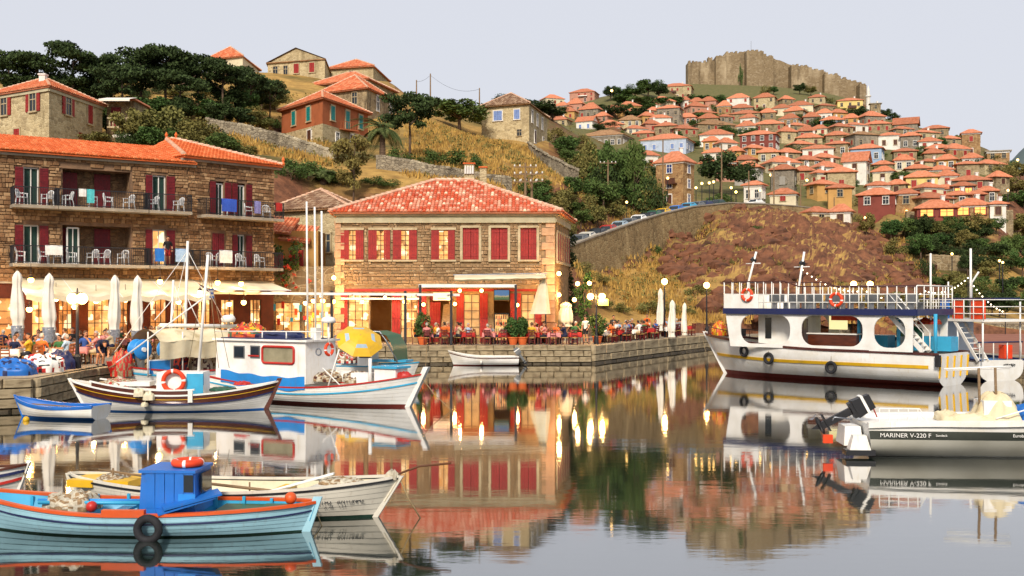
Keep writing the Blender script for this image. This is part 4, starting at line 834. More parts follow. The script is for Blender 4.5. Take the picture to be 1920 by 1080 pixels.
for a in [(1435,178,152,26),(1450,178,160,24),(1500,178,152,30),(1520,180,160,30),(1555,195,178,30),(1320,232,205,35),(1345,232,210,30),(1405,262,238,50),(1370,256,235,40),(1500,300,262,60),(1475,300,265,50),(1525,300,275,40),(1535,240,215,50),(1500,235,212,45),(1560,245,222,45),(1575,222,200,35),(1430,218,200,35),(1655,345,310,50),(1690,350,318,50),(1625,390,350,50),(1720,330,300,30),(1760,280,255,40),(1740,345,325,40),(1795,275,248,30),(1835,318,285,60),(1865,305,278,50),(1880,340,290,60),(1895,325,290,50),(1912,345,300,50),(1905,375,330,60),(1925,400,350,60),(1890,395,360,40),(1850,350,320,50),(1800,340,320,40),(1510,345,312,45),(1530,365,330,40),(1480,360,335,40),(1420,370,345,40),(1350,385,352,60),(1305,245,222,40),(1700,395,368,40),(1720,300,282,30),(1650,300,280,30),(1780,320,300,30),(1600,330,310,30)]: tree(*a, Dtown(min(a[1] + 4, 415)) - 8, random.choice(('broad', 'bush')), UT, random.choice(('broad', 'broad', 'pine', 'olive')), 'small trees among the town houses')
for k in range(46):
    px = random.uniform(1050, 1890); yb = random.uniform(np.interp(px, [1040, 1250, 1600, 1700, 1880], [215, 205, 225, 255, 320]), np.interp(px, [1040, 1200, 1320, 1560, 1880], [260, 275, 300, 365, 395])); tree(px, yb, yb - random.uniform(14, 26), random.uniform(22, 42), Dtown(yb), random.choice(('broad', 'bush')), UT, random.choice(('broad', 'broad', 'pine')), 'small trees among the town houses')
LT = 'tree in the wooded slope below the terrace restaurants'
random.seed(8)
for px in range(1600, 1960, 17):
    for row, (yb, D) in enumerate(((452, 178), (486, 168), (520, 155), (556, 140), (590, 125))):
        rim = np.interp(px, [1600, 1640, 1680, 1740, 1760, 1800, 1960], [425, 455, 490, 520, 560, 600, 620])
        if yb - 6 > rim or random.random() < .08: continue
        if 1745 < px < 1815 and row == 2: continue
        h = random.uniform(36, 60); tree(px + random.uniform(-12, 12), yb + random.uniform(-10, 8), yb - h, random.uniform(42, 70), D, random.choice(('broad', 'broad', 'bush')), LT, random.choice(('broad', 'broad', 'pine', 'pine', 'olive')), 'trees in the wooded slope')
CB = 'bush at the foot of the rocky slope behind the quay'
for a in [(1130,585,545,50,92),(1170,590,560,50,94),(1095,520,478,50,100),(1125,540,500,45,102),(1215,590,550,60,96),(1260,592,560,50,97),(1310,560,520,60,104),(1290,598,570,40,98),(1640,585,535,90,104),(1700,585,530,90,104),(1760,588,535,90,104),(1810,590,540,80,104),(1560,585,550,60,102)]: tree(*a, 'bush', CB, 'olive', 'bushes at the foot of the slope')
def palm(px, yb, yt, D, spread, label):
    H = (yb - yt) / F * D; t = thing('palm_tree', label, 'palm', P(px, yb, D)); mb = MB(); th = H * .55
    for k in range(9): mb.tube([(0, 0, th * k / 9 - .3), (0, 0, th * (k + 1) / 9 - .26)], [.38 - .01 * k, .30 - .01 * k], 9)
    mb.build('trunk', M['bark'], t); rd = random.Random(px)
    me = None
    mb = MB()                                     # one frond: a bent rib with leaflets on both sides
    rib = [Vector((s * 1.0, 0, .55 * s - .95 * s * s)) for s in np.linspace(0, 1, 9)]
    mb.tube(rib, [.02 * (1 - .8 * i / 8) for i in range(9)], 4)
    for i in range(1, 26):
        s = i / 26; p = Vector((s, 0, .55 * s - .95 * s * s)); l = .26 * math.sin(math.pi * (s * .85 + .12))
        for sd in (-1, 1): mb.rv = rd.random(); mb.add([p, p + Vector((.03, sd * l * .5, -.02)), p + Vector((.10, sd * l, -.12)), p + Vector((.06, sd * l * .5, -.05))], [(0, 1, 2, 3)])
    me = mb.mesh('frond', M['palm'])
    for k in range(26):
        el = rd.uniform(-.5, .75); put('frond', me, t, (0, 0, th), scale=(spread * rd.uniform(.85, 1.1),) * 3, rot=(rd.uniform(-.2, .2), -el, k * 2.4))
    return t
palm(717, 292, 205, 110, 2.9, 'date palm with a thick trunk below the teal-shuttered house'); palm(606, 352, 312, 92, 1.7, 'low palm showing above the grey flat roof')

# ground cover: dry grass tufts and low scrub on the open slopes
rng = np.random.default_rng(2); gm = MB(); sm = MB()
def scatter(n_, box, fn):
    k = 0; px = rng.uniform(box[0], box[1], n_); D = rng.uniform(box[2], box[3], n_); zz = tzp(px, D)
    for i in range(n_): fn(X(px[i], D[i]), D[i], zz[i], px[i])
def tuft(x, y, z, px):
    if z < 2: return
    for _ in range(5):
        a = rng.random() * 6.28; h = .25 + .35 * rng.random(); w = .10; dx, dy = math.cos(a), math.sin(a); ox, oy = rng.normal(size=2) * .25; lx, ly = rng.normal(size=2) * .12; gm.rv = float(rng.random()) + .001
        gm.add([(x + ox - dx * w, y + oy - dy * w, z - .1), (x + ox + dx * w, y + oy + dy * w, z - .1), (x + ox + lx, y + oy + ly, z + h)], [(0, 1, 2)])
scatter(2600, (760, 1080, 96, 150), tuft); scatter(9000, (1080, 1760, 92, 172), tuft); scatter(700, (380, 620, 98, 120), tuft)
M['drygrass'] = pm('dry_grass', S('d0aa5c'), S('a88440'), .3, .95, attr=S('8c6c3c'), spec=.1); stuff(tag(gm.build('dry_grass', M['drygrass']), 'dry golden grass covering the open slopes', 'grass'))
def scrub(x, y, z, px):
    if z < 2.5: return
    r = .35 + .5 * rng.random(); leaves(sm, (x, y, z + r * .3), (r, r, r * .7), 26, .13)
scatter(900, (1080, 1720, 94, 165), scrub); scatter(260, (780, 1080, 98, 150), scrub); scatter(500, (1000, 1900, 170, 420), scrub); scatter(160, (380, 700, 98, 150), scrub)
stuff(tag(sm.build('scrub', M['olive']), 'low olive scrub scattered over the hillside', 'scrub'))
mb = MB()
def rocks(x, y, z, px):
    if rough_amp(px, y) < .5 or z < 2: return
    r = .2 + 1.1 * rng.random() ** 3; b0 = len(mb.v); mb.ball((x, y, z + r * .15), (r, r * .8, r * .8), 9, 7)
    for i in range(b0, len(mb.v)): q = Vector(mb.v[i]); c_ = Vector((x, y, z + r * .15)); k = 1 + .55 * mn.noise(q * (1.6 / r)) + .25 * mn.noise(q * (4 / r)); mb.v[i] = tuple(c_ + (q - c_) * k)
scatter(2000, (1250, 1760, 98, 172), rocks); stuff(tag(mb.build('loose_rock', pm('red_rock', S('845840'), S('4c362c'), .5, .95, .5, 3, spec=.1)), 'reddish broken rock of the slope under the road', 'rock'))

# ------------------------------------------------ parked cars
def car_proto():
    t = thing('parked_car', 'car', 'car'); mb = MB()
    prof = [(-2.05, .35), (-2.08, .72), (-1.95, .88), (-1.1, .98), (-.45, 1.42), (.75, 1.45), (1.5, 1.0), (1.95, .93), (2.05, .65), (2.02, .35)]   # x forward -
    n_ = len(prof); vs = []
    for s in (-1, 1):
        for x, z in prof: vs.append((x, s * (.82 if z < 1.1 else .66), z))
    mb.add(vs, [tuple(range(n_ - 1, -1, -1)), tuple(range(n_, 2 * n_))] + [(i, (i + 1) % n_, n_ + (i + 1) % n_, n_ + i) for i in range(n_)]); body = mb.build('body', M['p_grey'], t); body.data.materials[0] = M['p_grey']
    g = MB(); g.add([(-1.08, -.66, 1.01), (-1.08, .66, 1.01), (-.52, .58, 1.39), (-.52, -.58, 1.39)], [(0, 1, 2, 3)]); g.T = Matrix.Translation((-.02, 0, .015)); g.build('windscreen', M['glass'], t)
    g = MB(); g.add([(.80, -.58, 1.43), (.80, .58, 1.43), (1.45, .66, 1.05), (1.45, -.66, 1.05)], [(0, 1, 2, 3)]); g.T = Matrix.Translation((.03, 0, .02)); g.build('rear_window', M['glass'], t)
    for s in (-1, 1):
        g = MB(); g.add([(-.95, s * .775, 1.05), (1.3, s * .775, 1.05), (.72, s * .69, 1.38), (-.45, s * .69, 1.38)], [(0, 1, 2, 3)]); g.build('side_window', M['glass'], t)
        for x in (-1.3, 1.3): g = MB(); g.tube([(x, s * .68, .32), (x, s * .86, .32)], .32, 12); w = g.build('wheel', M['rubber'], t)
        g = MB(); g.box(-2.03, s * .58, .7, .1, .36, .16); g.build('headlight', M['plastic'], t); g = MB(); g.box(2.0, s * .6, .78, .1, .3, .16); g.build('tail_light', M['p_red'], t)
    return t
cp_ = car_proto(); body_mesh = [o for o in cp_.children if o.name.startswith('body')][0].data
CARS = [(1086,.28,'p_grey','dark grey car lowest in the line of parked cars'),(1100,.42,'p_offwhite','silver-white car second from the lowest of the parked cars'),(1120,.25,'p_black','black car parked below the red car on the slope road'),(1140,.4,'p_red','red car parked on the slope road'),(1162,.35,'p_paleblue','pale blue-white car in the middle of the parked line'),(1180,.5,'p_grey','grey car parked above the pale blue-white car'),(1197,.3,'p_white','white car beside the dark cars halfway up the road'),(1212,.45,'p_black','black car parked below the yellow van'),(1226,.3,'p_green','dark green car just below the yellow van'),(1243,.42,'p_yellow','yellow van among the parked cars'),(1268,.4,'p_blue','blue car parked just above the yellow van'),(1291,.35,'p_cyan','turquoise car below the tall honey stone house'),(1307,.45,'p_grey','grey car nearest the road bend'),(1322,.4,'p_navy','navy car at the road bend'),(1345,.4,'p_darkgreen','dark car past the road bend by the cafe'),(1416,.3,'p_white','white car in front of the lit white shop')]
M['p_paleblue'] = pm('paint_paleblue', S('a8bcc8'), S('90a4b0'), 2, .35, coat=.3)
rp = np.array(ROAD, float)
for i, (px, off, mk, lab) in enumerate(CARS):
    D = float(np.interp(px, rp[:, 0], rp[:, 2])) + 2.6 + off * 3; yy = np.interp(px, rp[:, 0], rp[:, 1]); p = P(px, yy, D - 3); q = P(px + 12, np.interp(px + 12, rp[:, 0], rp[:, 1]), float(np.interp(px + 12, rp[:, 0], rp[:, 2])))
    q0 = P(px, yy, float(np.interp(px, rp[:, 0], rp[:, 2]))); an = math.atan2((q - q0).y, (q - q0).x); sl_ = (q - q0).z / max(.1, math.hypot((q - q0).x, (q - q0).y))
    o = cp_ if i == 0 else dup(cp_, (0, 0, 0)); o.location = (X(px, D), D, q0.z - .52); o.rotation_euler = (0, -math.atan(sl_), an); o['label'] = lab; o['group'] = 'cars parked along the slope road'
    bd = [c for c in o.children if c.name.startswith('body')][0]; bd.material_slots[0].link = 'OBJECT'; bd.material_slots[0].material = M[mk]
# far street lamps of the town
LL = 'small glowing street lamp among the houses of the hill town'
bm_ = MB(); bm_.ball((0, 0, 0), .30, 8, 6); bulbme = bm_.mesh('lamp_globe', M['bulb_far'], True); bm_ = MB(); bm_.tube([(0, 0, -4), (0, 0, -.2)], .07, 6); poleme = bm_.mesh('lamp_pole', M['iron'])
for px, py, D in [(1175,379,141),(1240,361,160),(1252,334,178),(1147,170,480),(1445,328,225),(1513,338,225),(1581,215,480),(1554,237,400),(1770,302,285),(1835,292,300),(1908,300,330),(1720,382,190),(1740,390,186),(1700,396,186),(1622,408,186),(1630,386,190),(1706,434,170),(1785,476,150),(1880,492,140),(1874,489,141),(1316,344,180),(1330,343,182),(1305,352,180),(1338,341,183),(1371,352,176),(1380,360,172),(1425,357,178),(1890,357,210)]:
    t = thing('street_lamp', LL, 'lamp', P(px, py, D), 0, 'street lamps of the hill town'); put('lamp_globe', bulbme, t, scale=(D / 260,) * 3); put('lamp_pole', poleme, t)
# ================================================ quay
ZQ = 1.2
random.seed(21)
def gp(px, D, z=0.0): return Vector((X(px, D), D, z))
QL = [gp(-700, 30), gp(-60, 38.5), gp(60, 39.5), gp(150, 44.5), gp(330, 54), gp(480, 61), gp(640, 66.5), gp(770, 67.6), gp(1108, 68.3), gp(1200, 76), gp(1322, 88.5), gp(1400, 93), gp(1560, 96), gp(1700, 88), gp(1800, 70), gp(1848, 61.5), gp(2050, 55), gp(2600, 48)]
mb = MB(); top = [Vector((p.x, p.y, ZQ if p.x < X(1330, 89) else .95)) for p in QL]; back = [Vector((p.x * 1.02 if p.y > 60 else p.x, 112 if p.x > X(1400, 93) else (99 if p.x > 0 else 90), p.z)) for p in top]
N = len(top)
mb.add(top + back, [(i, i + 1, N + i + 1, N + i) for i in range(N - 1)])
M['paving'] = stone_mat('quay_paving', [S('8c8070'), S('a89c88'), S('9a8c78'), S('b4a690')], S('7c7060'), 1.1, .02, .03, 1.0)
quay = struct(mb.build('quay_pavement', M['paving']))
mb = MB(); low = [Vector((p.x, p.y, -2.5)) for p in top]; mb.add([p + Vector((0, .12, -.02)) for p in top] + [p + Vector((0, .12, 0)) for p in low], [(i, N + i, N + i + 1, i + 1) for i in range(N - 1)])
M['quaycore'] = pm('quay_core', S('6e6250'), S('4e4436'), .8, .95, .4, 6, dirt=S('2e2820'), dirts=.6); qw = struct(mb.build('quay_wall', M['quaycore']))
M['block'] = pm('quay_block', S('a8987a'), S('857458'), 1.4, .92, .5, 7, .14, dirt=S('5c4e3c'), dirts=.9); M['wetblock'] = pm('wet_quay_block', S('5c5240'), S('443a2c'), 1.4, .6, .5, 7, .14, dirt=S('2c261c'), dirts=.9)
def stone_unit(seed, inset=.05, jit=.03):
    rd = random.Random(seed); mb = MB(); vs = []
    for y, k in ((.5, 0), (-.32, 0), (-.5, inset)):
        for x, z in ((-.5, -.5), (.5, -.5), (.5, .5), (-.5, .5)): vs.append((x * (1 - 2 * k) + rd.uniform(-jit, jit), y, z * (1 - 2 * k) + rd.uniform(-jit, jit)))
    mb.add(vs, [(8, 9, 10, 11)] + [(a, (a + 1) % 4, 4 + (a + 1) % 4, 4 + a) for a in range(4)] + [(4 + a, 4 + (a + 1) % 4, 8 + (a + 1) % 4, 8 + a) for a in range(4)]); return mb
SU = [stone_unit(i).mesh('stone', M['block']) for i in range(6)]; SUW = [stone_unit(i).mesh('stone', M['wetblock']) for i in range(6)]
for i in range(N - 1):
    a, c = top[i], top[i + 1]
    if c.x < -30 or a.x > 32: continue
    L = (c - a).length; an = math.atan2(c.y - a.y, c.x - a.x); big = X(1108, 68) - .1 < a.x < X(1330, 89)
    zt = a.z; courses = [(zt - .62, zt, 2.4), (zt - 1.05, zt - .63, 1.6), (-.35, zt - 1.06, 1.6)] if big else [(zt - .34, zt, 1.3), (zt - .72, zt - .35, .9), (zt - 1.08, zt - .73, 1.0), (-.4, zt - 1.09, 1.1)]
    for ci, (z0, z1, ln) in enumerate(courses):
        if z1 - z0 < .1: continue
        x = 0
        while x < L - .05:
            w = min(ln * random.uniform(.7, 1.35), L - x); w = L - x if L - x - w < .35 else w; p = a.lerp(c, (x + w / 2) / L)
            nrm = Vector((math.sin(an), -math.cos(an), 0)); o = put('stone', random.choice(SUW if ci == len(courses) - 1 else SU), qw, p + nrm * (.02 + random.uniform(0, .05)) + Vector((0, 0, (z0 + z1) / 2 - a.z)), an, (w - .03, .5, z1 - z0 - .025)); x += w

# parapet and strip beyond, right side of the harbour
def flatwall(name, label, pts, z0, z1, th, mat, cat='wall'):
    t = thing(name, label, cat, (pts[0].x, pts[0].y, z0)); o = t.location
    mb = MB()
    for i in range(len(pts) - 1): a, c = pts[i] - o, pts[i + 1] - o; mb.bar((a.x, a.y, (z1 - z0) / 2), (c.x, c.y, (z1 - z0) / 2), th, z1 - z0)
    mb.build('wall_body', mat, t); mb = MB()
    for i in range(len(pts) - 1): a, c = pts[i] - o, pts[i + 1] - o; mb.bar((a.x, a.y, z1 - z0 + .05), (c.x, c.y, z1 - z0 + .05), th + .12, .1)
    mb.build('coping', M['concrete'], t)
flatwall('parapet_wall', 'low dark parapet along the far side of the harbour square', [gp(1560, 100), gp(1760, 101), gp(1920, 101), gp(2250, 98)], .9, 1.85, .4, M['dry_wall'])
mb = MB(); mb.add([gp(1760, 84, .958), gp(1850, 63, .958), gp(2060, 57, .958), gp(2100, 98, .958), gp(1770, 98, .958)], [(0, 1, 2, 3, 4)]); struct(mb.build('harbour_square_pavement', pm('red_gravel', S('94604a'), S('7a4c3a'), .7, .95, .3, 10)))
flatwall('terrace_wall', 'low stone wall behind the dining tables at the foot of the slope', [gp(1100, 84), gp(1180, 90), gp(1290, 98), gp(1345, 104)], 1.2, 2.1, .45, M['stone_far'])

# ================================================ walls with real openings, laid in rubble stone
def wall_holes(mb, W, H, holes, depth=.35, z0=0.0):
    """wall in the x/z plane facing -y, with openings and their reveals"""
    xs = sorted({0, W} | {h[0] for h in holes} | {h[1] for h in holes}); zs = sorted({z0, H} | {h[2] for h in holes} | {h[3] for h in holes})
    for i in range(len(xs) - 1):
        for j in range(len(zs) - 1):
            xm, zm = (xs[i] + xs[i + 1]) / 2, (zs[j] + zs[j + 1]) / 2
            if any(h[0] < xm < h[1] and h[2] < zm < h[3] for h in holes): continue
            mb.add([(xs[i], 0, zs[j]), (xs[i + 1], 0, zs[j]), (xs[i + 1], 0, zs[j + 1]), (xs[i], 0, zs[j + 1])], [(0, 1, 2, 3)])
    for (a, b_, c, d) in [h[:4] for h in holes]: mb.add([(a, 0, c), (b_, 0, c), (b_, 0, d), (a, 0, d), (a, depth, c), (b_, depth, c), (b_, depth, d), (a, depth, d)], [(0, 4, 5, 1), (1, 5, 6, 2), (2, 6, 7, 3), (3, 7, 4, 0)])
def rubble(parent, W, z0, z1, avoid, units, mat, sx=(.28, .7), sz=(.16, .30), nmax=280, name='stone', dep=.09):
    """stones in rough courses; the largest become single pieces, the rest one joined part"""
    L = []; z = z0
    while z < z1 - .05:
        h = min(random.uniform(*sz), z1 - z); x = random.uniform(-.2, 0)
        while x < W:
            w = random.uniform(*sx); a, b_ = max(0, x + .015), min(W, x + w - .015); x += w
            dz0 = z + .012 + random.uniform(0, .03); dz1 = z + h - .012
            for q in avoid:
                if dz1 > q[2] and dz0 < q[3] and b_ > q[0] and a < q[1]:
                    if a < q[0]: b_ = min(b_, q[0])
                    elif b_ > q[1]: a = max(a, q[1])
                    else: a = b_ = 0
            if b_ - a > .09 and dz1 - dz0 > .06: L.append((a, b_, dz0, dz1))
        z += h
    L.sort(key=lambda q: -(q[1] - q[0]) * (q[3] - q[2])); mb = MB()
    for i, (a, b_, c, d) in enumerate(L):
        y = -dep / 2 + random.uniform(-.02, .015); loc = ((a + b_) / 2, y, (c + d) / 2); s = (b_ - a, dep, d - c)
        if i < nmax: put(name, random.choice(units), parent, loc, 0, s)
        else:
            u = stone_unit(random.randrange(60), .07, .085); mb.rv = random.random() + .001; mb.add([(loc[0] + v[0] * s[0], loc[1] + v[1] * s[1], loc[2] + v[2] * s[2]) for v in u.v], u.f)
    if mb.v: stuff(mb.build('stone_courses', mat, parent))
def stone_set(name, c1, c2, c3):
    m = pm(name, c1, c2, 1.1, .92, .4, 12, .24, attr=c3, spec=.15); return [stone_unit(100 + i, .07, .075).mesh('stone', m) for i in range(9)], m
lit_wall = emis('glowing_room_wall', (1.0, .50, .13), .9)

def lamp_light(loc, e, r=.12, c=(1.0, .60, .24)):
    l = bpy.data.lights.new('lamp_light', 'POINT'); l.energy = e * 2.6; l.color = c; l.shadow_soft_size = r; o = bpy.data.objects.new('lamp_light', l); col.objects.link(o); o.location = loc; return o
bmb = MB(); bmb.ball((0, 0, 0), .145, 10, 8); BULB = bmb.mesh('lamp_globe', M['bulb'], True)  # globe enlarged so its size stands in for the glow around a lamp

# ================================================ the tavern
rA, rB, rC, rD_ = gp(632, 72.0, ZQ), gp(1040, 71.8, ZQ), gp(1067, 80.5, ZQ), gp(655, 81.5, ZQ)
ang = math.atan2((rB - rA).y, (rB - rA).x); RW = (rB - rA).length; RH = Zp(398, 72) - ZQ
tav = thing('tavern', 'two-storey stone tavern with red shutters and orange tiled roof on the quay', 'restaurant', rA, ang)
def ru(px): return (px - 632) / (1040 - 632) * RW
def rz_(py): return Zp(py, 72) - ZQ
up = []
for a, b_ in ((655, 667), (707, 720), (753, 767), (824, 840)): up.append((ru(a) - .12, ru(b_) + .12, rz_(487), rz_(432)))
for a, b_ in ((868, 898), (921, 952), (976, 1006)): up.append((ru(a), ru(b_), rz_(487), rz_(428)))
lo = [(ru(653), ru(692), .35, rz_(550)), (ru(694), ru(734), .05, rz_(550)), (ru(752), ru(782), .35, rz_(550)), (ru(806), ru(842), .05, rz_(550)), (ru(870), ru(899), .5, rz_(552)), (ru(926), ru(956), .3, rz_(564)), (ru(978), ru(1002), .5, rz_(552))]
m_mort = pm('tavern_mortar', S('9c8260'), S('7c6446'), 3, .95, .4, 14)
mb = MB(); wall_holes(mb, RW, RH, up + lo, .4, -.3)
fw = mb.build('wall', m_mort, tav); fw['label'] = 'front wall of mixed rubble stone'
R_U, R_M = stone_set('tavern_stone', S('ac8e68'), S('7c6248'), S('ccb08a'))
rubble(fw, RW - .9, rz_(536), rz_(418), [(u[0] - .18, u[1] + .18, u[2] - .16, u[3] + .2) for u in up] + [(0, .45, 0, 20)] + [(ru(637) - .0, ru(655), rz_(489), rz_(430)), (ru(667), ru(684), rz_(489), rz_(430)), (ru(690), ru(708), rz_(489), rz_(430)), (ru(720), ru(733), rz_(489), rz_(430)), (ru(737), ru(754), rz_(489), rz_(430)), (ru(767), ru(784), rz_(489), rz_(430)), (ru(808), ru(825), rz_(489), rz_(430)), (ru(840), ru(854), rz_(489), rz_(430))], R_U, R_M, (.16, .62), (.10, .30))
# other walls
c = Vector((0, 0, 0)); inv = Matrix.Rotation(-ang, 4, 'Z'); lB, lC, lD = inv @ (rB - rA), inv @ (rC - rA), inv @ (rD_ - rA); zv = Vector((0, 0, 1))
mb = MB(); mb.add([lB - zv * .3, lC - zv * .3, lC + zv * RH, lB + zv * RH, lD - zv * .3, lD + zv * RH, Vector((0, 0, -.3)), Vector((0, 0, RH))], [(0, 1, 2, 3), (1, 4, 5, 2), (4, 6, 7, 5)]); mb.build('rear_wall', stone_mat('tavern_side', [S('8c6e4c'), S('b49468'), S('9c7c56'), S('c0a078')], S('8c7452'), 2.4), tav)
# corner quoins
M['quoin'] = pm('quoin_stone', S('c49c78'), S('a87e5c'), 1.5, .9, .3, 10, .14); QU = [stone_unit(300 + i, .03).mesh('quoin', M['quoin']) for i in range(3)]
z = 0.0; k = 0
while z < rz_(418) - .3:
    h = random.uniform(.42, .55); w = .9 if k % 2 else .62; put('quoin', random.choice(QU), fw, (RW - w / 2 + .02, -.045, z + h / 2), 0, (w, .12, h - .03)); put('quoin', random.choice(QU), fw, (w / 2 - .25, -.05, z + h / 2), 0, (w * .7, .12, h - .03)); z += h; k += 1
# cornice band
mb = MB(); mb.box(RW / 2, -.06, (rz_(402) + rz_(417)) / 2, RW + .1, .16, rz_(402) - rz_(417)); mb.box(RW / 2, -.13, rz_(403), RW + .4, .34, .16); mb.box(RW / 2, -.10, rz_(417), RW + .16, .24, .09)
d_ = (lC - lB).normalized(); nn = Vector((d_.y, -d_.x, 0)); mb.bar(lB + nn * .06 + zv * (RH - .4), lC + nn * .06 + zv * (RH - .4), .16, .5); mb.bar(lB + nn * .12 + zv * (RH - .12), lC + nn * .12 + zv * (RH - .12), .34, .16); mb.build('cornice', M['cornice'], tav)
# roof
E = [p * 1.0 for p in (Vector((-.45, -.5, RH)), lB + Vector((.5, -.5, RH)), lC + Vector((.55, .4, RH)), lD + Vector((-.4, .4, RH)))]
r1, r2 = inv @ (P(816, 339, 76.6) - rA), inv @ (P(882, 340, 76.6) - rA); r1.z = r2.z = Zp(339, 76.6) - ZQ
mb = MB(); th = zv * -.12; mb.add(E + [r1, r2] + [p + th for p in E], [(0, 1, 5, 4), (1, 2, 5), (2, 3, 4, 5), (3, 0, 4), (9, 8, 7, 6)] + [(i, 6 + i, 6 + (i + 1) % 4, (i + 1) % 4) for i in range(4)]); rf = mb.build('roof', M['roof_far'], tav)
def tav_rnd(): return .95 if random.random() < .06 else random.random() ** 2 * .6
mb = MB(); M['tile_tav'] = pm('tavern_tile', S('cc5a36'), S('b24428'), 1.2, .8, .2, 30, 0, attr=S('eed0b0'), spec=.2)
tile_plane(mb, [E[0], E[1], r2, r1], .25, .40, .118, tav_rnd); tile_plane(mb, [E[1], E[2], r2], .25, .40, .118, tav_rnd); tile_plane(mb, [E[3], E[0], r1], .25, .40, .118, tav_rnd); stuff(mb.build('roof_tile_rows', M['tile_tav'], rf))
for p, q in ((E[0], r1), (E[1], r2), (r1, r2), (E[2], r2)):
    kk = int((q - p).length / .42)
    for t in range(kk): mb = MB(); mb.tube([p.lerp(q, t / kk) + zv * .10, p.lerp(q, (t + 1.12) / kk) + zv * .06], [.15, .12], 7); mb.build('ridge_tile', M['ridge'], rf)
for px, yt, w, pots in ((880, 308, .75, 4), (906, 315, .5, 0)):
    q = inv @ (P(px, 345, 79.5) - rA); z1 = Zp(yt, 79.5) - ZQ; mb = MB(); mb.box(q.x, q.y, z1 - 1.5, w, .5, 3.0); ch = mb.build('chimney', M['stone_pale'], rf)
    mb = MB(); mb.box(q.x, q.y, z1 + .04, w + .15, .65, .1); mb.build('chimney_cap', M['tile_new'], ch)
    for i in range(pots): mb = MB(); mb.lathe([(.085, 0), (.075, .5), (.02, .62)], 7, (q.x - w * .36 + i * w * .24, q.y - .32, z1 - .75)); mb.build('chimney_pot', M['whitetrim'], ch)
# upper windows: lit casements with glazing bars, plank shutters
M['interior'] = emis('warm_interior', (1.0, .55, .16), 1.0); M['beam_wood'] = pm('dark_window_wood', S('3c1c12'), S('2a120c'), 4, .6)
def planks(parent, x0, x1, z0, z1, y, mat, n_=4, name='shutter', slats=False):
    mb = MB(); w = (x1 - x0) / n_
    for i in range(n_): mb.box(x0 + (i + .5) * w, y, (z0 + z1) / 2, w - .012, .035, z1 - z0)
    for t in (.12, .5, .88): mb.box((x0 + x1) / 2, y - .025, z0 + (z1 - z0) * t, (x1 - x0) * .96, .03, .07)
    if slats:
        k = int((z1 - z0) / .09)
        for i in range(k): mb.box((x0 + x1) / 2, y - .022, z0 + (i + .5) * (z1 - z0) / k, (x1 - x0) * .8, .04, .05)
    return mb.build(name, mat, parent)
def casement(parent, x0, x1, z0, z1, pane, nx=2, nz=4, frame=None, y=.15, name='window', fw_=.06):
    mb = MB(); mb.box((x0 + x1) / 2, y + .05, (z0 + z1) / 2, x1 - x0, .02, z1 - z0); w = mb.build(name, pane, parent); mb = MB(); fr = frame or M['beam_wood']
    for i in range(nx + 1): x = x0 + (x1 - x0) * i / nx; mb.box(x, y, (z0 + z1) / 2, fw_ if i in (0, nx) else fw_ * .6, .06, z1 - z0)
    for i in range(nz + 1): z = z0 + (z1 - z0) * i / nz; mb.box((x0 + x1) / 2, y - .004, z, x1 - x0, .055, fw_ if i in (0, nz) else fw_ * .6)
    mb.build('glazing_bars', fr, w); return w
def glow_mat(name, s, hot, cold, dark):
    """a lit room seen through glass: bright and dim patches, dark furniture shapes"""
    m, n, b = _new(name); v = _coord(n); a = _noise(n, 1.1, 3, v); vo = n.nodes.new('ShaderNodeTexVoronoi'); vo.inputs['Scale'].default_value = 2.6; vo.distance = 'CHEBYCHEV'; n.links.new(v, vo.inputs['Vector'])
    sp = n.nodes.new('ShaderNodeSeparateColor'); n.links.new(vo.outputs['Color'], sp.inputs[0])
    cc = _mix(n, _ramp(n, a, .38, .62), cold, hot); cc = _mix(n, _ramp(n, sp.outputs[0], .55, .95), cc, dark); cc = _mix(n, _ramp(n, sp.outputs[1], .86, .9), cc, (1.6, 1.25, .7))
    n.links.new(cc, b.inputs['Emission Color']); b.inputs['Emission Strength'].default_value = s; b.inputs['Base Color'].default_value = (.25, .14, .06, 1); b.inputs['Roughness'].default_value = .15; return m
M['glow_pane'] = glow_mat('lit_pane', 1.05, (1.15, .70, .24), (.95, .36, .07), (.30, .10, .02))
for i, (a, b_) in enumerate(((655, 667), (707, 720), (753, 767), (824, 840))):
    q = up[i]; casement(fw, *q[:4], M['glow_pane'], 2, 6)
    s0, s1 = ((639, 655), (691, 707), (737, 753), (809, 824))[i], ((667, 682), (720, 732), (767, 782), (840, 853))[i]
    planks(fw, ru(s0[0]), ru(s0[1]), rz_(488), rz_(431), -.09, M['shut_red']); planks(fw, ru(s1[0]), ru(s1[1]), rz_(488), rz_(431), -.09, M['shut_red'])
for i in (4, 5, 6):
    q = up[i]; planks(fw, q[0], (q[0] + q[1]) / 2 - .01, q[2], q[3], .03, M['shut_red'], 3); planks(fw, (q[0] + q[1]) / 2 + .01, q[1], q[2], q[3], .03, M['shut_red'], 3)
for q in up:
    e = .16 if q in up[4:] else .75; mb = MB(); mb.box((q[0] + q[1]) / 2, -.07, q[3] + .10, q[1] - q[0] + e * 1.2, .16, .16); mb.build('lintel', M['trim'], fw); mb = MB(); mb.box((q[0] + q[1]) / 2, -.08, q[2] - .07, q[1] - q[0] + e * 1.2, .2, .12); mb.build('sill', M['trim'], fw)
    if q in up[4:]:
        for x in (q[0] - .09, q[1] + .09): mb = MB(); mb.box(x, -.06, (q[2] + q[3]) / 2, .17, .14, q[3] - q[2] + .3); mb.build('jamb', M['trim'], fw)
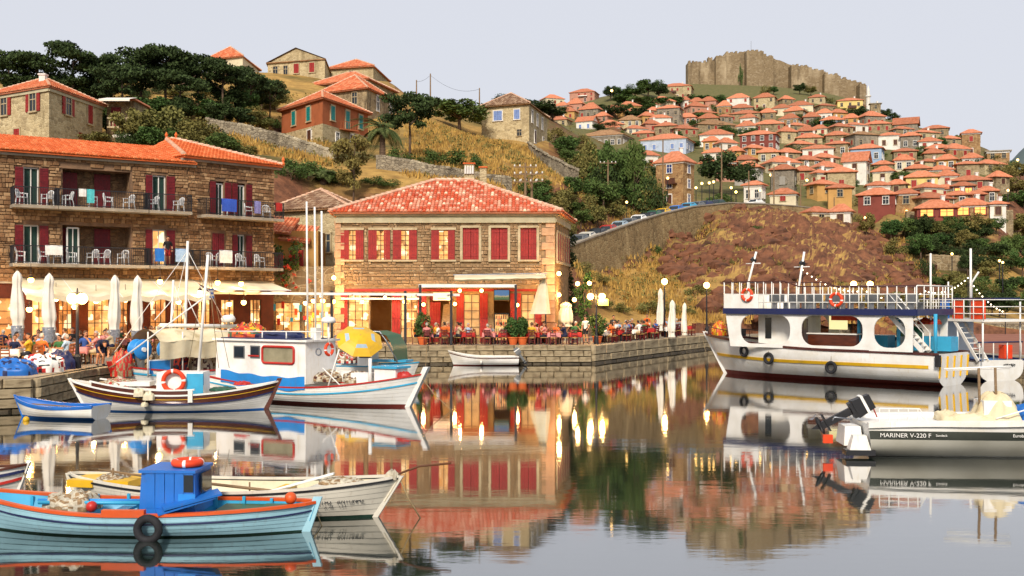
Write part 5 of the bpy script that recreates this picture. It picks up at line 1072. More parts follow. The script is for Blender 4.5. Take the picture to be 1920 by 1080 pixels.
# side wall shutters
for k in range(6):
    t = .12 + k * .155; p = lB.lerp(lC, t); o = put('shutter', WM['red'], tav, (p.x + nn.x * .03, p.y + nn.y * .03, rz_(490)), math.atan2(d_.y, d_.x), (.75, 1, 2.0))
# ground floor: red timber shopfronts, lit rooms behind
roomM = pm('warm_room', S('d8a468'), S('b47c44'), .7, .8); mb = MB(); z1 = rz_(545)
mb.add([(.3, .4, 0), (RW - .3, .4, 0), (RW - .3, 4.2, 0), (.3, 4.2, 0), (.3, .4, z1), (RW - .3, .4, z1), (RW - .3, 4.2, z1), (.3, 4.2, z1)], [(0, 1, 2, 3), (7, 6, 5, 4), (3, 2, 6, 7), (1, 5, 6, 2), (0, 3, 7, 4)]); mb.build('dining_room', roomM, tav)
for i, q in enumerate(lo):
    if i in (0, 2): casement(fw, *q[:4], M['glow_pane'], 3, 5, M['beam_wood'], .1)
    if i in (4, 6): casement(fw, *q[:4], pm('dim_pane_%d' % i, S('c8a878'), S('6e5434'), 1.2, .25, emit=(1, .55, .2), es=.42), 2, 5, M['beam_wood'], .1)
for a, b_ in ((637, 652), (735, 751), (784, 800), (856, 870), (900, 915), (957, 966), (1003, 1022), (966, 977)): planks(fw, ru(a), ru(b_), .05, rz_(550), -.06, M['shut_red'], 3, 'door_panel')
planks(fw, ru(806), ru(826), .05, rz_(566), .06, M['shut_red'], 4, 'door'); mb = MB(); mb.box((ru(806) + ru(842)) / 2, .1, rz_(556), ru(842) - ru(806), .1, .5); mb.build('transom', M['shut_dark'], fw)
mb = MB(); mb.box(ru(718), -.02, rz_(548) + .14, ru(800) - ru(637), .14, .18); mb.box(ru(905), -.02, rz_(548) + .14, ru(1024) - ru(804), .12, .16); mb.build('shopfront_lintel', M['shut_red'], fw)
mb = MB(); mb.bar((ru(836), -.7, .1), (ru(842), -.1, 2.6), .75, .05); mb.build('leaning_board', M['oldwood'], fw)
# sign board over the door
def text(s, size, loc, mat, parent, name='lettering', rot=(R(90), 0, 0), ext=.004, sx=1.0, align='CENTER'):
    cu = bpy.data.curves.new(name, 'FONT'); cu.body = s; cu.size = size; cu.align_x = align; cu.align_y = 'CENTER'; cu.extrude = ext; cu.materials.append(mat)
    tmp = bpy.data.objects.new('tmp', cu); col.objects.link(tmp); dg = bpy.context.evaluated_depsgraph_get(); me = bpy.data.meshes.new_from_object(tmp.evaluated_get(dg)); bpy.data.objects.remove(tmp)
    if not me.materials: me.materials.append(mat)
    return put(name, me, parent, loc, rot=rot, scale=(sx, 1, 1))
sg = thing('sign_board', 'white name board with faded script above the tavern door', 'sign', tav.matrix_basis @ Vector((ru(829), -.16, rz_(556))), ang)
mb = MB(); mb.box(0, 0, 0, ru(845) - ru(813), .06, .52); mb.build('board', emis('backlit_board', (1.0, .86, .62), .75), sg)
M['faint'] = pm('faded_sign_paint', S('e0a078'), S('d0906a'), 4, .7)
for zz, amp, xx in ((.07, .05, .36), (-.12, .02, .28)): mb = MB(); mb.tube([(-xx + 2 * xx * k / 30, -.035, zz + amp * math.sin(k * 1.7)) for k in range(31)], .016, 4); mb.build('faded_script_line', M['faint'], sg)
tvs = thing('television', 'wall television showing a bright beach picture above the drinks cabinet', 'television', tav.matrix_basis @ Vector((ru(941), -.16, rz_(553))), ang)
mb = MB(); mb.box(0, 0, 0, 1.06, .1, .72); mb.build('casing', M['p_black'], tvs)
m, n, b = _new('tv_picture'); v = _coord(n); sxyz = n.nodes.new('ShaderNodeSeparateXYZ'); n.links.new(v, sxyz.inputs[0]); nz = _noise(n, 5, 4, v)
ad = n.nodes.new('ShaderNodeMath'); ad.operation = 'MULTIPLY_ADD'; ad.inputs[1].default_value = .35; n.links.new(nz, ad.inputs[0]); n.links.new(sxyz.outputs[2], ad.inputs[2])
cc = _mix(n, _ramp(n, ad.outputs[0], .10, .16), S('d8c890'), S('3a90d0')); cc = _mix(n, _ramp(n, ad.outputs[0], .0, .05), S('3c7c48'), cc); n.links.new(cc, b.inputs['Emission Color']); b.inputs['Emission Strength'].default_value = .5; b.inputs['Base Color'].default_value = (.02, .02, .02, 1)
mb = MB(); mb.box(0, -.055, 0, .98, .02, .64); mb.build('screen', m, tvs)
fr = thing('drinks_cabinet', 'glass-fronted drinks cabinet standing under the wall television', 'cabinet', tav.matrix_basis @ Vector((ru(941), -.35, 0)), ang)
mb = MB(); mb.box(0, .2, 1.0, 1.0, .5, 2.0); mb.build('case', M['p_black'], fr); mb = MB(); mb.box(0, -.06, 1.05, .86, .03, 1.7); mb.build('glass_door', M['glow_pane'], fr)
rd = random.Random(4)
for k in range(4):
    mb = MB(); mb.box(0, -.085, .35 + k * .42, .88, .04, .03); mb.build('shelf', M['steel'], fr)
    for i in range(7): mb = MB(); mb.lathe([(.035, 0), (.035, .18), (.014, .24), (.014, .3)], 6, (-.36 + i * .12, -.11, .37 + k * .42)); mb.build('bottle', rd.choice((M['p_green'], M['p_red'], M['p_brown'], M['p_yellow'])), fr)
# wall lamps
def wall_lamp(loc, label, e=30, parent=None, s=1.0, group=None):
    t = thing('wall_lamp', label, 'lamp', loc, 0, group); put('lamp_globe', BULB, t, scale=(s,) * 3); mb = MB(); mb.tube([(0, .5, .12), (0, .25, .2), (0, 0, .16)], .018, 5); mb.build('bracket', M['iron'], t); lamp_light(Vector(loc) + Vector((0, -.22, 0)), e); return t
for px, py, lab in ((626, 521, 'lamp glowing at the left corner of the tavern'), (1048, 513, 'lamp glowing high at the right corner of the tavern')): wall_lamp(P(px, py, 71.2), lab, 60)
WLs = 'small warm lamp above a tavern ground-floor opening'
for px, py in ((679, 566), (722, 558), (758, 566), (794, 571), (853, 570), (862, 545), (903, 545), (970, 572), (1012, 542)): wall_lamp(P(px, py, 71.1), WLs, 26, group='lamps along the tavern front', s=.8)
# awnings
aw = thing('awning', 'half-rolled cream canvas awning along the tavern front', 'awning', (0, 0, 0))
def cloth(u, w): 
    px = 852 + 172 * u; sag = .12 * math.sin(u * math.pi * 6) ** 2
    return P(px, 516 - 2 * u + w * (11 - 2 * u + sag * 8), 70.6 - 1.6 * math.sin(w * 2.2)) 
mb = MB(); mb.grid(cloth, 40, 8); mb.build('canvas', M['awning'], aw, True)
mb = MB(); mb.tube([P(850, 516, 71.4), P(1026, 513, 71.4)], .06, 6); mb.build('roller_bar', M['steel'], aw)
for px in (870, 905, 940, 975, 1010): mb = MB(); mb.tube([P(px, 516, 71.7), P(px + 2, 529, 69.4)], .025, 5); mb.build('arm', M['steel'], aw)
pg = thing('pergola', 'white-edged pergola roof on black posts before the tavern door', 'pergola', (0, 0, ZQ))
def pbar(name, a, b_, w, mat, par, h=None): mb = MB(); o = par.location; mb.bar(Vector(a) - o, Vector(b_) - o, w, h); return mb.build(name, mat, par)
pbar('front_beam', P(785, 536, 69.0), P(968, 536, 69.0), .1, M['p_white'], pg, .2); pbar('back_beam', P(790, 536, 71.5), P(962, 536, 71.5), .08, M['p_white'], pg)
mb = MB(); o = pg.location; mb.add([P(786, 533, 69) - o, P(967, 533, 69) - o, P(962, 532, 71.6) - o, P(790, 532, 71.6) - o], [(0, 1, 2, 3)]); mb.build('canopy', M['awning'], pg)
for px in (788, 967): q = P(px, 560, 69); pbar('post', (q.x, q.y, ZQ), (q.x, q.y, Zp(534, 69)), .16, M['iron'], pg)
pg2 = thing('pergola', 'long white beam pergola on black posts between hotel and tavern', 'pergola', (0, 0, ZQ))
pbar('front_beam', P(395, 549, 66.5), P(862, 553, 68.3), .16, M['p_white'], pg2, .16); pbar('back_beam', P(640, 560, 71.6), P(786, 560, 71.6), .12, M['p_white'], pg2)
for px in (760, 846, 622): q = P(px, 560, 68); pbar('post', (q.x, q.y, ZQ), (q.x, q.y, Zp(545, 68)), .16, M['iron'], pg2)
for px in (460, 540, 600, 660, 720, 780, 840): pbar('rafter', P(px, 551, 67.2), P(px, 556, 71.2), .08, M['p_white'], pg2)

# ================================================ the hotel
hA, hB, hC = gp(-75, 59.0, ZQ), gp(352, 66.0, ZQ), gp(513, 70.5, ZQ)
H_U, H_M = stone_set('hotel_stone', S('96714f'), S('684d36'), S('bc9870')); h_mort = pm('hotel_mortar', S('8c6e54'), S('6c543f'), 2, .95, .4, 12)
hotel = thing('hotel', 'three-storey stone hotel with wine-red shutters, balconies and orange roof', 'hotel', hA, 0)
def frame_of(a, b_):
    d = b_ - a; an = math.atan2(d.y, d.x); L = math.hypot(d.x, d.y); e = bpy.data.objects.new('facade', None); return an, L
def Uof(a, b_, px):                          # where the sight line of column px meets the facade line
    k = (px - 960) / F; d = b_ - a; t = (k * a.y - a.x) / (d.x - k * d.y); return t * math.hypot(d.x, d.y)
ZU, ZL = 9.45 - ZQ, 6.15 - ZQ                 # balcony floor levels above the quay
def balcony(par, u0, u1, z, label=None):
    mb = MB(); mb.box((u0 + u1) / 2, -.62, z - .09, u1 - u0, 1.25, .18); b_ = mb.build('balcony_slab', M['concrete'], par); mb = MB(); k = int((u1 - u0) / .125)
    for i in range(k + 1): x = u0 + .04 + (u1 - u0 - .08) * i / k; mb.box(x, -1.19, z + .5, .022, .022, .96)
    for s in (u0 + .03, u1 - .03):
        for i in range(9): mb.box(s, -1.19 + i * .14, z + .5, .022, .022, .96)
        mb.box(s, -.62, z + .99, .05, 1.2, .045); mb.box(s, -1.19, z + .5, .05, .05, 1.02)
    mb.box((u0 + u1) / 2, -1.19, z + .99, u1 - u0, .06, .05); mb.box((u0 + u1) / 2, -1.19, z + .08, u1 - u0, .05, .04); mb.build('railing', M['iron'], b_); return b_
def french_door(par, u0, u1, z, h, pane, leaf=M['whitetrim'], ajar=True):
    w = casement(par, u0, u1, z, z + h, pane, 2, 1, leaf, .18, 'door', .09); return w
def hwall(a, b_, H, holes, z0, zs0, name, avoid=()):
    d = b_ - a; an = math.atan2(d.y, d.x); L = math.hypot(d.x, d.y); loc = a - hA; mb = MB(); wall_holes(mb, L, H, holes, .4, z0); w = mb.build(name, h_mort, hotel); w.location = loc; w.rotation_euler = (0, 0, an)
    rubble(w, L, zs0, H - .25, [(h[0] - .1, h[1] + .1, h[2] - .06, h[3] + .12) for h in holes] + list(avoid), H_U, H_M, (.16, .48), (.11, .29), 150); return w, L
HH1, HH2 = 12.55 - ZQ, 12.95 - ZQ
u = lambda px: Uof(hA, hB, px); u2 = lambda px: Uof(hB, hC, px)
dA, dB = (u(44), u(73)), (u(286), u(311)); rec = (u(117), u(245))
h1 = [(dA[0], dA[1], ZU, ZU + 2.25), (dB[0], dB[1], ZU, ZU + 2.25), (dA[0], dA[1], ZL, ZL + 2.25), (dB[0], dB[1], ZL, ZL + 2.25), (rec[0], rec[1], ZU, ZU + 2.3), (rec[0], rec[1], ZL, ZL + 2.3)]
shA = [(u(27), u(44)), (u(73), u(91))]; shB = [(u(272), u(286)), (u(311), u(328))]
av = [(s[0], s[1], z, z + 2.25) for s in shA + shB for z in (ZU, ZL)]
w1, L1 = hwall(hA, hB, HH1, h1, 3.9, 3.9, 'wall', av)
dC, dD = (u2(404), u2(420)), (u2(445), u2(460))
h2 = [(dC[0], dC[1], ZU - .1, ZU + 2.15), (dD[0], dD[1], ZU - .1, ZU + 2.15), (u2(398), u2(420), ZL, ZL + 2.15), (dD[0], dD[1], ZL, ZL + 2.15)]
shC = [(u2(392), u2(404)), (u2(420), u2(433)), (u2(434), u2(445)), (u2(460), u2(472))]
w2, L2 = hwall(hB, hC, HH2, h2, 3.9, 3.9, 'wall', [(s[0], s[1], ZU - .1, ZU + 2.15) for s in shC] + [(s[0], s[1], ZL, ZL + 2.15) for s in shC[2:]])
M['pane_curt'] = M['curtain']
for d_, z, kind in ((dA, ZU, 0), (dB, ZU, 0), (dA, ZL, 0), (dB, ZL, 1)): french_door(w1, d_[0] + .02, d_[1] - .02, z + .05, 2.15, M['glow_pane'] if kind else M['curtain'])
for d_, z in ((dC, ZU - .1), (dD, ZU - .1), (dD, ZL)): french_door(w2, d_[0] + .02, d_[1] - .02, z + .05, 2.05, M['curtain'])
planks(w2, u2(398), u2(409), ZL, ZL + 2.15, -.02, M['shut_dark'], 3); planks(w2, u2(409) + .02, u2(420), ZL, ZL + 2.15, -.02, M['shut_dark'], 3)
for s in shA + shB:
    for z in (ZU, ZL): planks(w1, s[0] + .02, s[1] - .02, z + .05, z + 2.2, -.08, M['shut_dark'], 3, slats=True)
for s in shC: planks(w2, s[0] + .02, s[1] - .02, ZU - .05, ZU + 2.1, -.08, M['shut_dark'], 3, slats=True)
for s in shC[2:]: planks(w2, s[0] + .02, s[1] - .02, ZL + .05, ZL + 2.1, -.08, M['shut_dark'], 3, slats=True)
M['recess'] = stone_mat('recess_stone', [S('6a5240'), S('93765a'), S('80644a'), S('a88a66')], S('6c5440'), 2.6)
for z in (ZU, ZL):                              # recessed loggia with closed shutters
    mb = MB(); a, b_ = rec; mb.add([(a, 1.3, z), (b_, 1.3, z), (b_, 1.3, z + 2.3), (a, 1.3, z + 2.3), (a, .4, z), (b_, .4, z), (b_, .4, z + 2.3), (a, .4, z + 2.3)], [(0, 1, 2, 3), (4, 0, 3, 7), (1, 5, 6, 2), (7, 3, 2, 6), (0, 4, 5, 1)]); mb.build('recess_wall', M['recess'], w1)
    for (x0, x1) in ((117, 150), (182, 213)): planks(w1, u(x0) + .1, u(x1) + .1, z + .03, z + 2.2, 1.22, M['shut_dark'], 6, slats=True)
    if z == ZL: french_door(w1, u(127), u(148), z + .05, 2.1, M['curtain'])
balcony(w1, u(18), u(101), ZU); balcony(w1, u(102), u(268), ZU); balcony(w1, u(270), u(352) - .1, ZU); balcony(w2, u2(368), u2(513), ZU - .08)
balcony(w1, u(17), u(270), ZL); balcony(w1, u(272), u(352) + .0, ZL); balcony(w2, .15, u2(511), ZL)
# soldier-course lintels
for w_, spans in ((w1, [(shA[0][0], shA[1][1]), (rec[0], rec[1]), (shB[0][0], shB[1][1])]),):
    pass
# roof
A0, B0, C0 = Vector((0, 0, 0)), hB - hA, hC - hA
dn1 = Vector((B0.y, -B0.x, 0)).normalized(); dn2 = Vector(((C0 - B0).y, -(C0 - B0).x, 0)).normalized(); f1 = (B0 - A0).normalized(); f2 = (C0 - B0).normalized()
e = [A0 + dn1 * .45 - f1 * .3, B0 + dn1 * .45 + f1 * .45]; ridge = [A0 - dn1 * 4.2, B0 - dn1 * 4.2]
for p in e: p.z = HH1
for p in ridge: p.z = HH1 + 1.45
mb = MB(); bk = [A0 - dn1 * 9 + zv * HH1, B0 - dn1 * 9 + zv * HH1]; mb.add(e + ridge[::-1] + bk[::-1] + [p - zv * .12 for p in e], [(0, 1, 2, 3), (3, 2, 4, 5), (0, 6, 7, 1), (1, 4, 2)]); roof1 = mb.build('roof', M['tile_new'], hotel)
mb = MB(); tile_plane(mb, [e[0], e[1], ridge[1], ridge[0]], .25, .42, .118); stuff(mb.build('roof_tile_rows', M['tile_new'], roof1))
q = [B0 + dn2 * .45 - f2 * .5, C0 + dn2 * .45 + f2 * .45, C0 - dn2 * 9 + f2 * .45, B0 - dn2 * 9 - f2 * .5]
for p in q: p.z = HH2
ap1, ap2 = P(312, 266, 72.5) - hA, P(330, 267, 72.5) - hA; ap1.z = ap2.z = HH2 + 2.0
mb = MB(); mb.add(q + [ap1, ap2] + [p - zv * .12 for p in q], [(0, 1, 5, 4), (1, 2, 5), (2, 3, 4, 5), (3, 0, 4), (9, 8, 7, 6)] + [(i, 6 + i, 6 + (i + 1) % 4, (i + 1) % 4) for i in range(4)]); roof2 = mb.build('roof', M['tile_new'], hotel)
mb = MB(); tile_plane(mb, [q[0], q[1], ap2, ap1], .25, .42, .118); tile_plane(mb, [q[3], q[0], ap1], .25, .42, .118); stuff(mb.build('roof_tile_rows', M['tile_new'], roof2))
for p, r_ in ((q[0], ap1), (q[1], ap2), (ap1, ap2)):
    kk = max(2, int((r_ - p).length / .42))
    for t in range(kk): mb = MB(); mb.tube([p.lerp(r_, t / kk) + zv * .10, p.lerp(r_, (t + 1.12) / kk) + zv * .06], [.14, .11], 7); mb.build('ridge_tile', M['ridge'], roof2)
for p in (ap1, ap2, q[1] + zv * .05): mb = MB(); mb.lathe([(.13, 0), (.06, .15), (.12, .3), (.02, .5)], 8, tuple(p + zv * .05)); mb.build('finial', M['tile_new'], roof2)
mb = MB(); mb.bar(e[0] - dn1 * .3 - zv * .2, e[1] - dn1 * .3 - zv * .2, .25, .14); mb.bar(q[0] - dn2 * .3 - zv * .2, q[1] - dn2 * .3 - zv * .2, .25, .14); mb.build('eaves_moulding', M['concrete'], hotel)
# flank and rear walls
mb = MB(); bkp = [A0 - dn1 * 8.6, C0 - dn2 * 8.6]; mb.add([C0, bkp[1], bkp[1] + zv * HH2, C0 + zv * HH2, bkp[0], bkp[0] + zv * HH1, A0, A0 + zv * HH1], [(0, 1, 2, 3), (1, 4, 5, 2), (4, 6, 7, 5)]); mb.add([B0 + zv * HH1 - dn2 * .05, B0 + zv * HH2 - dn2 * .05, B0 + zv * HH2 - dn2 * 7, B0 + zv * HH1 - dn2 * 7], [(0, 1, 2, 3)]); mb.build('rear_wall', M['stone_far'], hotel)
# ground floor: dark red timber bays with lit rooms
M['dim_pane'] = glow_mat('added_glow_pane', .75, (1.0, .42, .10), (.75, .20, .03), (.16, .04, .01))  # glow added to the dimmer panes for more warm light
gl = [(u(-60), u(25), 'pl_maroon', 0), (u(60), u(100), 0, 1), (u(110), u(135), 0, 0), (u(165), u(205), 0, 1), (u(215), u(240), 0, 0), (u(282), u(312), 0, 0), (u(325), u(350), 0, 1)]
hz = 3.9
holes = [(a, b_, .05, 3.0) for a, b_, _, _ in gl]; mb = MB(); wall_holes(mb, L1, hz, holes, .3, -.3); g1 = mb.build('ground_floor_wall', pm('hotel_ground_plaster', S('5c2818'), S('401a10'), 1, .85, .2, 8), hotel); g1.rotation_euler = w1.rotation_euler; g1.location = w1.location
for a, b_, k, l in gl: casement(g1, a, b_, .05, 3.0, M['glow_pane'] if l else M['dim_pane'], 3, 4, M['beam_wood'], .1)
holes = [(u2(372), u2(395), .05, 2.9), (u2(415), u2(440), .05, 2.9), (u2(470), u2(490), .05, 2.9)]; mb = MB(); wall_holes(mb, L2, hz, holes, .3, -.3); g2 = mb.build('ground_floor_wall', g1.data.materials[0], hotel); g2.rotation_euler = w2.rotation_euler; g2.location = w2.location
for q_ in holes: casement(g2, *q_, M['glow_pane'], 3, 4, M['beam_wood'], .1)
for w_, L_ in ((w1, L1), (w2, L2)): mb = MB(); mb.box(L_ / 2, -.03, 3.95, L_, .12, .25); mb.build('string_course', M['concrete'], w_)
# shop between hotel and tavern, lit
shp = thing('souvenir_shop', 'small lit shop front hung with goods between hotel and tavern', 'shop', gp(570, 73.5, ZQ)); mb = MB(); wall_holes(mb, 4.6, 5.2, [(.3, 2.0, .1, 2.7), (2.3, 4.2, .1, 2.7)], .3); w = mb.build('wall', M['stone_far'], shp); w.location = (-2.3, 0, 0)
casement(w, .3, 2.0, .1, 2.7, M['glow_pane'], 3, 4); casement(w, 2.3, 4.2, .1, 2.7, M['glow_pane'], 3, 4)
for k in range(14): mb = MB(); rdv = random.Random(k); z = rdv.uniform(1.2, 2.6); mb.box(-2 + k * .3, -.25, z, .2, .06, rdv.uniform(.25, .5)); mb.build('hanging_goods', rdv.choice((M['p_red'], M['p_yellow'], M['p_white'], M['p_cyan'], M['p_orange'])), shp)
# hotel awning over the terrace
ha = thing('awning', 'wide cream canvas awning stretched from the hotel over its terrace', 'awning', (0, 0, 0))
def haw(u_, w): 
    a = hA.lerp(hB, .22 + .80 * u_); q = Vector((a.x, a.y, ZQ + 4.15)) + dn1 * (.1 + 3.6 * w); q.z -= .95 * w + .16 * math.sin(u_ * 7 * math.pi) ** 2 * w; return q
mb = MB(); mb.grid(haw, 56, 10); mb.build('canvas', M['awning'], ha, True); mb = MB(); mb.grid(lambda a, w: haw(a, 1) - zv * .28 * w, 56, 1); mb.build('valance', M['awning'], ha)
for t in (0, .25, .5, .75, 1): mb = MB(); mb.tube([haw(t, 0) - zv * .03, haw(t, 1) - zv * .03], .04, 6); mb.build('arm', M['p_white'], ha)
hb = thing('awning', 'narrow cream canvas awning sagging under the end balcony of the hotel', 'awning', (0, 0, 0))
def hbw(u_, w):
    a = hB.lerp(hC, .02 + .9 * u_); q = Vector((a.x, a.y, ZQ + 4.1)) + dn2 * (.1 + 2.6 * w); q.z -= .6 * w + .2 * math.sin(u_ * math.pi * 3) ** 2 * w; return q
mb = MB(); mb.grid(hbw, 36, 8); mb.build('canvas', M['awning'], hb, True); mb = MB(); mb.tube([hbw(0, 1), hbw(1, 1)], .04, 6); mb.build('front_bar', M['p_white'], hb)
HL = 'warm lantern hanging under the hotel awning'  # some of these lanterns are added to warm the hotel ground floor
for px, py, D in ((30, 560, 57), (105, 560, 60), (140, 575, 60.5), (235, 562, 61.5), (335, 566, 63.5), (430, 570, 66), (58, 525, 58.5), (55, 580, 59), (180, 564, 60.5), (300, 528, 62), (408, 530, 65), (452, 532, 66.5), (375, 548, 63), (457, 567, 66.5), (470, 562, 70), (490, 565, 71), (588, 564, 71.5), (605, 564, 71.5), (625, 565, 71.5), (573, 568, 71.5)):
    t = thing('hanging_lantern', HL if px < 500 else 'warm lantern hanging before the small lit shop', 'lamp', P(px, py, D), 0, 'lanterns under the hotel awning' if px < 500 else 'lanterns before the small shop'); put('lamp_globe', BULB, t, scale=(1.1,) * 3); mb = MB(); mb.lathe([(.16, .1), (.05, .24), (.015, .3), (.015, .9)], 8); mb.build('cap', M['iron'], t); lamp_light(P(px, py, D) + Vector((0, -.3, -.05)), 38)
# ================================================ people (one continuous skin each, posed by joints)
def person_mesh(pose, name):
    prims = []                                    # (tag, points, radii)
    def ch(tag_, pts, rs): prims.append((tag_, [Vector(p) for p in pts], rs))
    P_ = pose; hip, chest, neck, head = [Vector(P_[k]) for k in ('hip', 'chest', 'neck', 'head')]
    ch('trouser', [hip + Vector((-.09, 0, 0)), hip + Vector((.09, 0, 0))], [.125, .125]); ch('shirt', [hip + (chest - hip) * .15, hip.lerp(chest, .55), chest], [.135, .13, .15])
    ch('shirt', [chest + Vector((-.12, 0, .03)), chest + Vector((.12, 0, .03))], [.105, .105]); ch('skin', [chest + Vector((0, 0, .08)), neck, head - Vector((0, 0, .06))], [.07, .052, .055])
    fwd = Vector(P_.get('look', (0, -1, 0))).normalized(); side = Vector((-fwd.y, fwd.x, 0))
    ch('skin', [head + Vector((0, 0, .035)), head + fwd * .025 - Vector((0, 0, .055))], [.092, .066]); ch('hair', [head + Vector((0, 0, .055)) - fwd * .012, head - fwd * .045 + Vector((0, 0, .0))], [.094, .085])
    ch('skin', [head + fwd * .095 + Vector((0, 0, -.005)), head + fwd * .112 - Vector((0, 0, .028))], [.014, .018])
    for s in (-1, 1):
        ch('skin', [head + side * (s * .088) - Vector((0, 0, .01)), head + side * (s * .095) + Vector((0, 0, .015))], [.016, .018]); ch('eye', [head + fwd * .088 + side * (s * .034) + Vector((0, 0, .012))] * 2, [.013, .013])
    ch('mouth', [head + fwd * .082 + side * .02 - Vector((0, 0, .062)), head + fwd * .082 - side * .02 - Vector((0, 0, .062))], [.011, .011])
    for s, k in ((-1, 'l'), (1, 'r')):
        sh, el, wr = chest + Vector((s * .185, 0, .045)), Vector(P_['el' + k]), Vector(P_['wr' + k]); ch('shirt', [sh, sh.lerp(el, .6)], [.068, .056]); ch('skin', [sh.lerp(el, .5), el, wr], [.048, .042, .030])
        d = (wr - el).normalized(); ax = d.cross(Vector((0, 0, 1))); ax = ax.normalized() if ax.length > .1 else Vector((1, 0, 0)); palm = wr + d * .07; dn = ax.cross(d)
        ch('skin', [wr, palm - ax * .02, palm + ax * .02], [.03, .028, .028])
        for i, l in enumerate((.062, .075, .07, .055)):
            b0 = palm + ax * (.03 - i * .02); ch('skin', [b0, b0 + d * l * .6 + dn * .004, b0 + d * l * .85 - Vector((0, 0, .025))], [.0125, .011, .0095])
        ch('skin', [wr + d * .03 - ax * (s * .02), wr + d * .06 - ax * (s * .05), wr + d * .09 - ax * (s * .055)], [.015, .013, .011])
        h0, kn, an = hip + Vector((s * .09, 0, -.02)), Vector(P_['kn' + k]), Vector(P_['an' + k]); lt = 'skin' if P_.get('shorts') else 'trouser'
        ch('trouser', [h0, h0.lerp(kn, .75)], [.098, .075]); ch(lt, [h0.lerp(kn, .7), kn, kn.lerp(an, .4), an], [.07, .062, .058, .042]); toe = an + Vector(P_.get('toe', (0, -.16, -.045)))
        ch('shoe', [an + Vector((0, .03, -.045)), toe], [.042, .036])
    mb = MB()
    for tg, pts, rs in prims:
        if (pts[0] - pts[-1]).length < 1e-4: mb.ball(tuple(pts[0]), rs[0], 8, 6); continue
        mb.tube(pts, rs, 10)
        for p, r in zip(pts, rs): mb.ball(tuple(p), r * .995, 10, 7)
    me = mb.mesh(name, M['skin']); tmp = bpy.data.objects.new('tmp', me); col.objects.link(tmp)
    md = tmp.modifiers.new('r', 'REMESH'); md.mode = 'VOXEL'; md.voxel_size = .0135; md = tmp.modifiers.new('s', 'SMOOTH'); md.iterations = 2; md.factor = .5; md = tmp.modifiers.new('d', 'DECIMATE'); md.ratio = .3
    dg = bpy.context.evaluated_depsgraph_get(); out = bpy.data.meshes.new_from_object(tmp.evaluated_get(dg)); bpy.data.objects.remove(tmp)
    n_ = len(out.polygons); cen = np.empty(n_ * 3); out.polygons.foreach_get('center', cen); cen = cen.reshape(-1, 3); best = np.full(n_, 9.); idx = np.zeros(n_, int)
    order = ['skin', 'shirt', 'trouser', 'hair', 'shoe', 'eye', 'mouth']
    for tg, pts, rs in prims:
        for i in range(len(pts) - 1):
            a, b_ = np.array(pts[i]), np.array(pts[i + 1]); ab = b_ - a; L2_ = max(ab @ ab, 1e-9); t = np.clip((cen - a) @ ab / L2_, 0, 1); d = np.linalg.norm(cen - (a + t[:, None] * ab), axis=1) - (rs[i] + (rs[i + 1] - rs[i]) * t) - (.006 if tg in ('eye', 'mouth') else 0) - (.004 if tg in ('hair', 'shirt') else 0)
            k = d < best; best[k] = d[k]; idx[k] = order.index(tg)
    out.materials.clear()
    for m_ in (M['skin'], M['cl_white'], M['cl_dark'], M['hair_d'], M['cl_dark'], M['hair_d'], M['lips']): out.materials.append(m_)
    out.polygons.foreach_set('material_index', idx.tolist()); out.polygons.foreach_set('use_smooth', [True] * n_); out.name = name; return out
M['skin'] = pm('skin', S('c8906c'), S('b47c5a'), 8, .55); M['lips'] = pm('lips', S('9c5040'), S('8c4638'), 8, .5); M['hair_d'] = pm('dark_hair', S('2a1c14'), S('18100c'), 30, .6); M['hair_b'] = pm('brown_hair', S('6a4a2c'), S('4c3420'), 30, .6); M['hair_g'] = pm('grey_hair', S('b0aaa0'), S('8c867c'), 30, .6)
CL = dict(white='e6e2da', red='b02a24', blue='3a5a9c', navy='1e2440', green='3c6a3c', grey='8c8c8c', black='1a1a1c', yellow='d8a830', pink='d88a84', lightblue='9cb8d4', orange='d46a2c', beige='c8b490')
for k, h in CL.items(): M['cl_' + k] = pm('cloth_' + k, S(h), tuple(x * .8 for x in S(h)), 7, .85, .2, 12)
M['cl_dark'] = pm('cloth_dark', S('2c2c34'), S('202028'), 7, .85, .2, 12)
SIT = dict(hip=(0, 0, .56), chest=(0, .03, .98), neck=(0, .02, 1.16), head=(0, -.01, 1.29), ell=(-.25, -.10, .80), elr=(.25, -.10, .80), wrl=(-.15, -.34, .79), wrr=(.16, -.33, .80), knl=(-.13, -.42, .52), knr=(.13, -.42, .52), anl=(-.12, -.40, .10), anr=(.13, -.36, .10))
SITL = dict(SIT, chest=(0, -.12, .95), neck=(.01, -.17, 1.11), head=(.01, -.24, 1.23), ell=(-.24, -.32, .80), elr=(.22, -.36, .79), wrl=(-.08, -.46, .92), wrr=(.05, -.52, .80), look=(.2, -1, 0))
SITT = dict(SIT, chest=(.02, .02, .98), head=(.04, -.01, 1.29), look=(.8, -.6, 0), elr=(.30, -.16, .86), wrr=(.18, -.30, 1.05), ell=(-.26, .02, .78))
STAND = dict(hip=(0, 0, .95), chest=(0, 0, 1.36), neck=(0, -.01, 1.53), head=(0, -.03, 1.66), ell=(-.27, .03, 1.12), elr=(.27, .03, 1.12), wrl=(-.22, -.12, .92), wrr=(.22, -.14, .95), knl=(-.10, -.03, .52), knr=(.11, -.02, .52), anl=(-.11, .02, .09), anr=(.13, .02, .09), shorts=True)
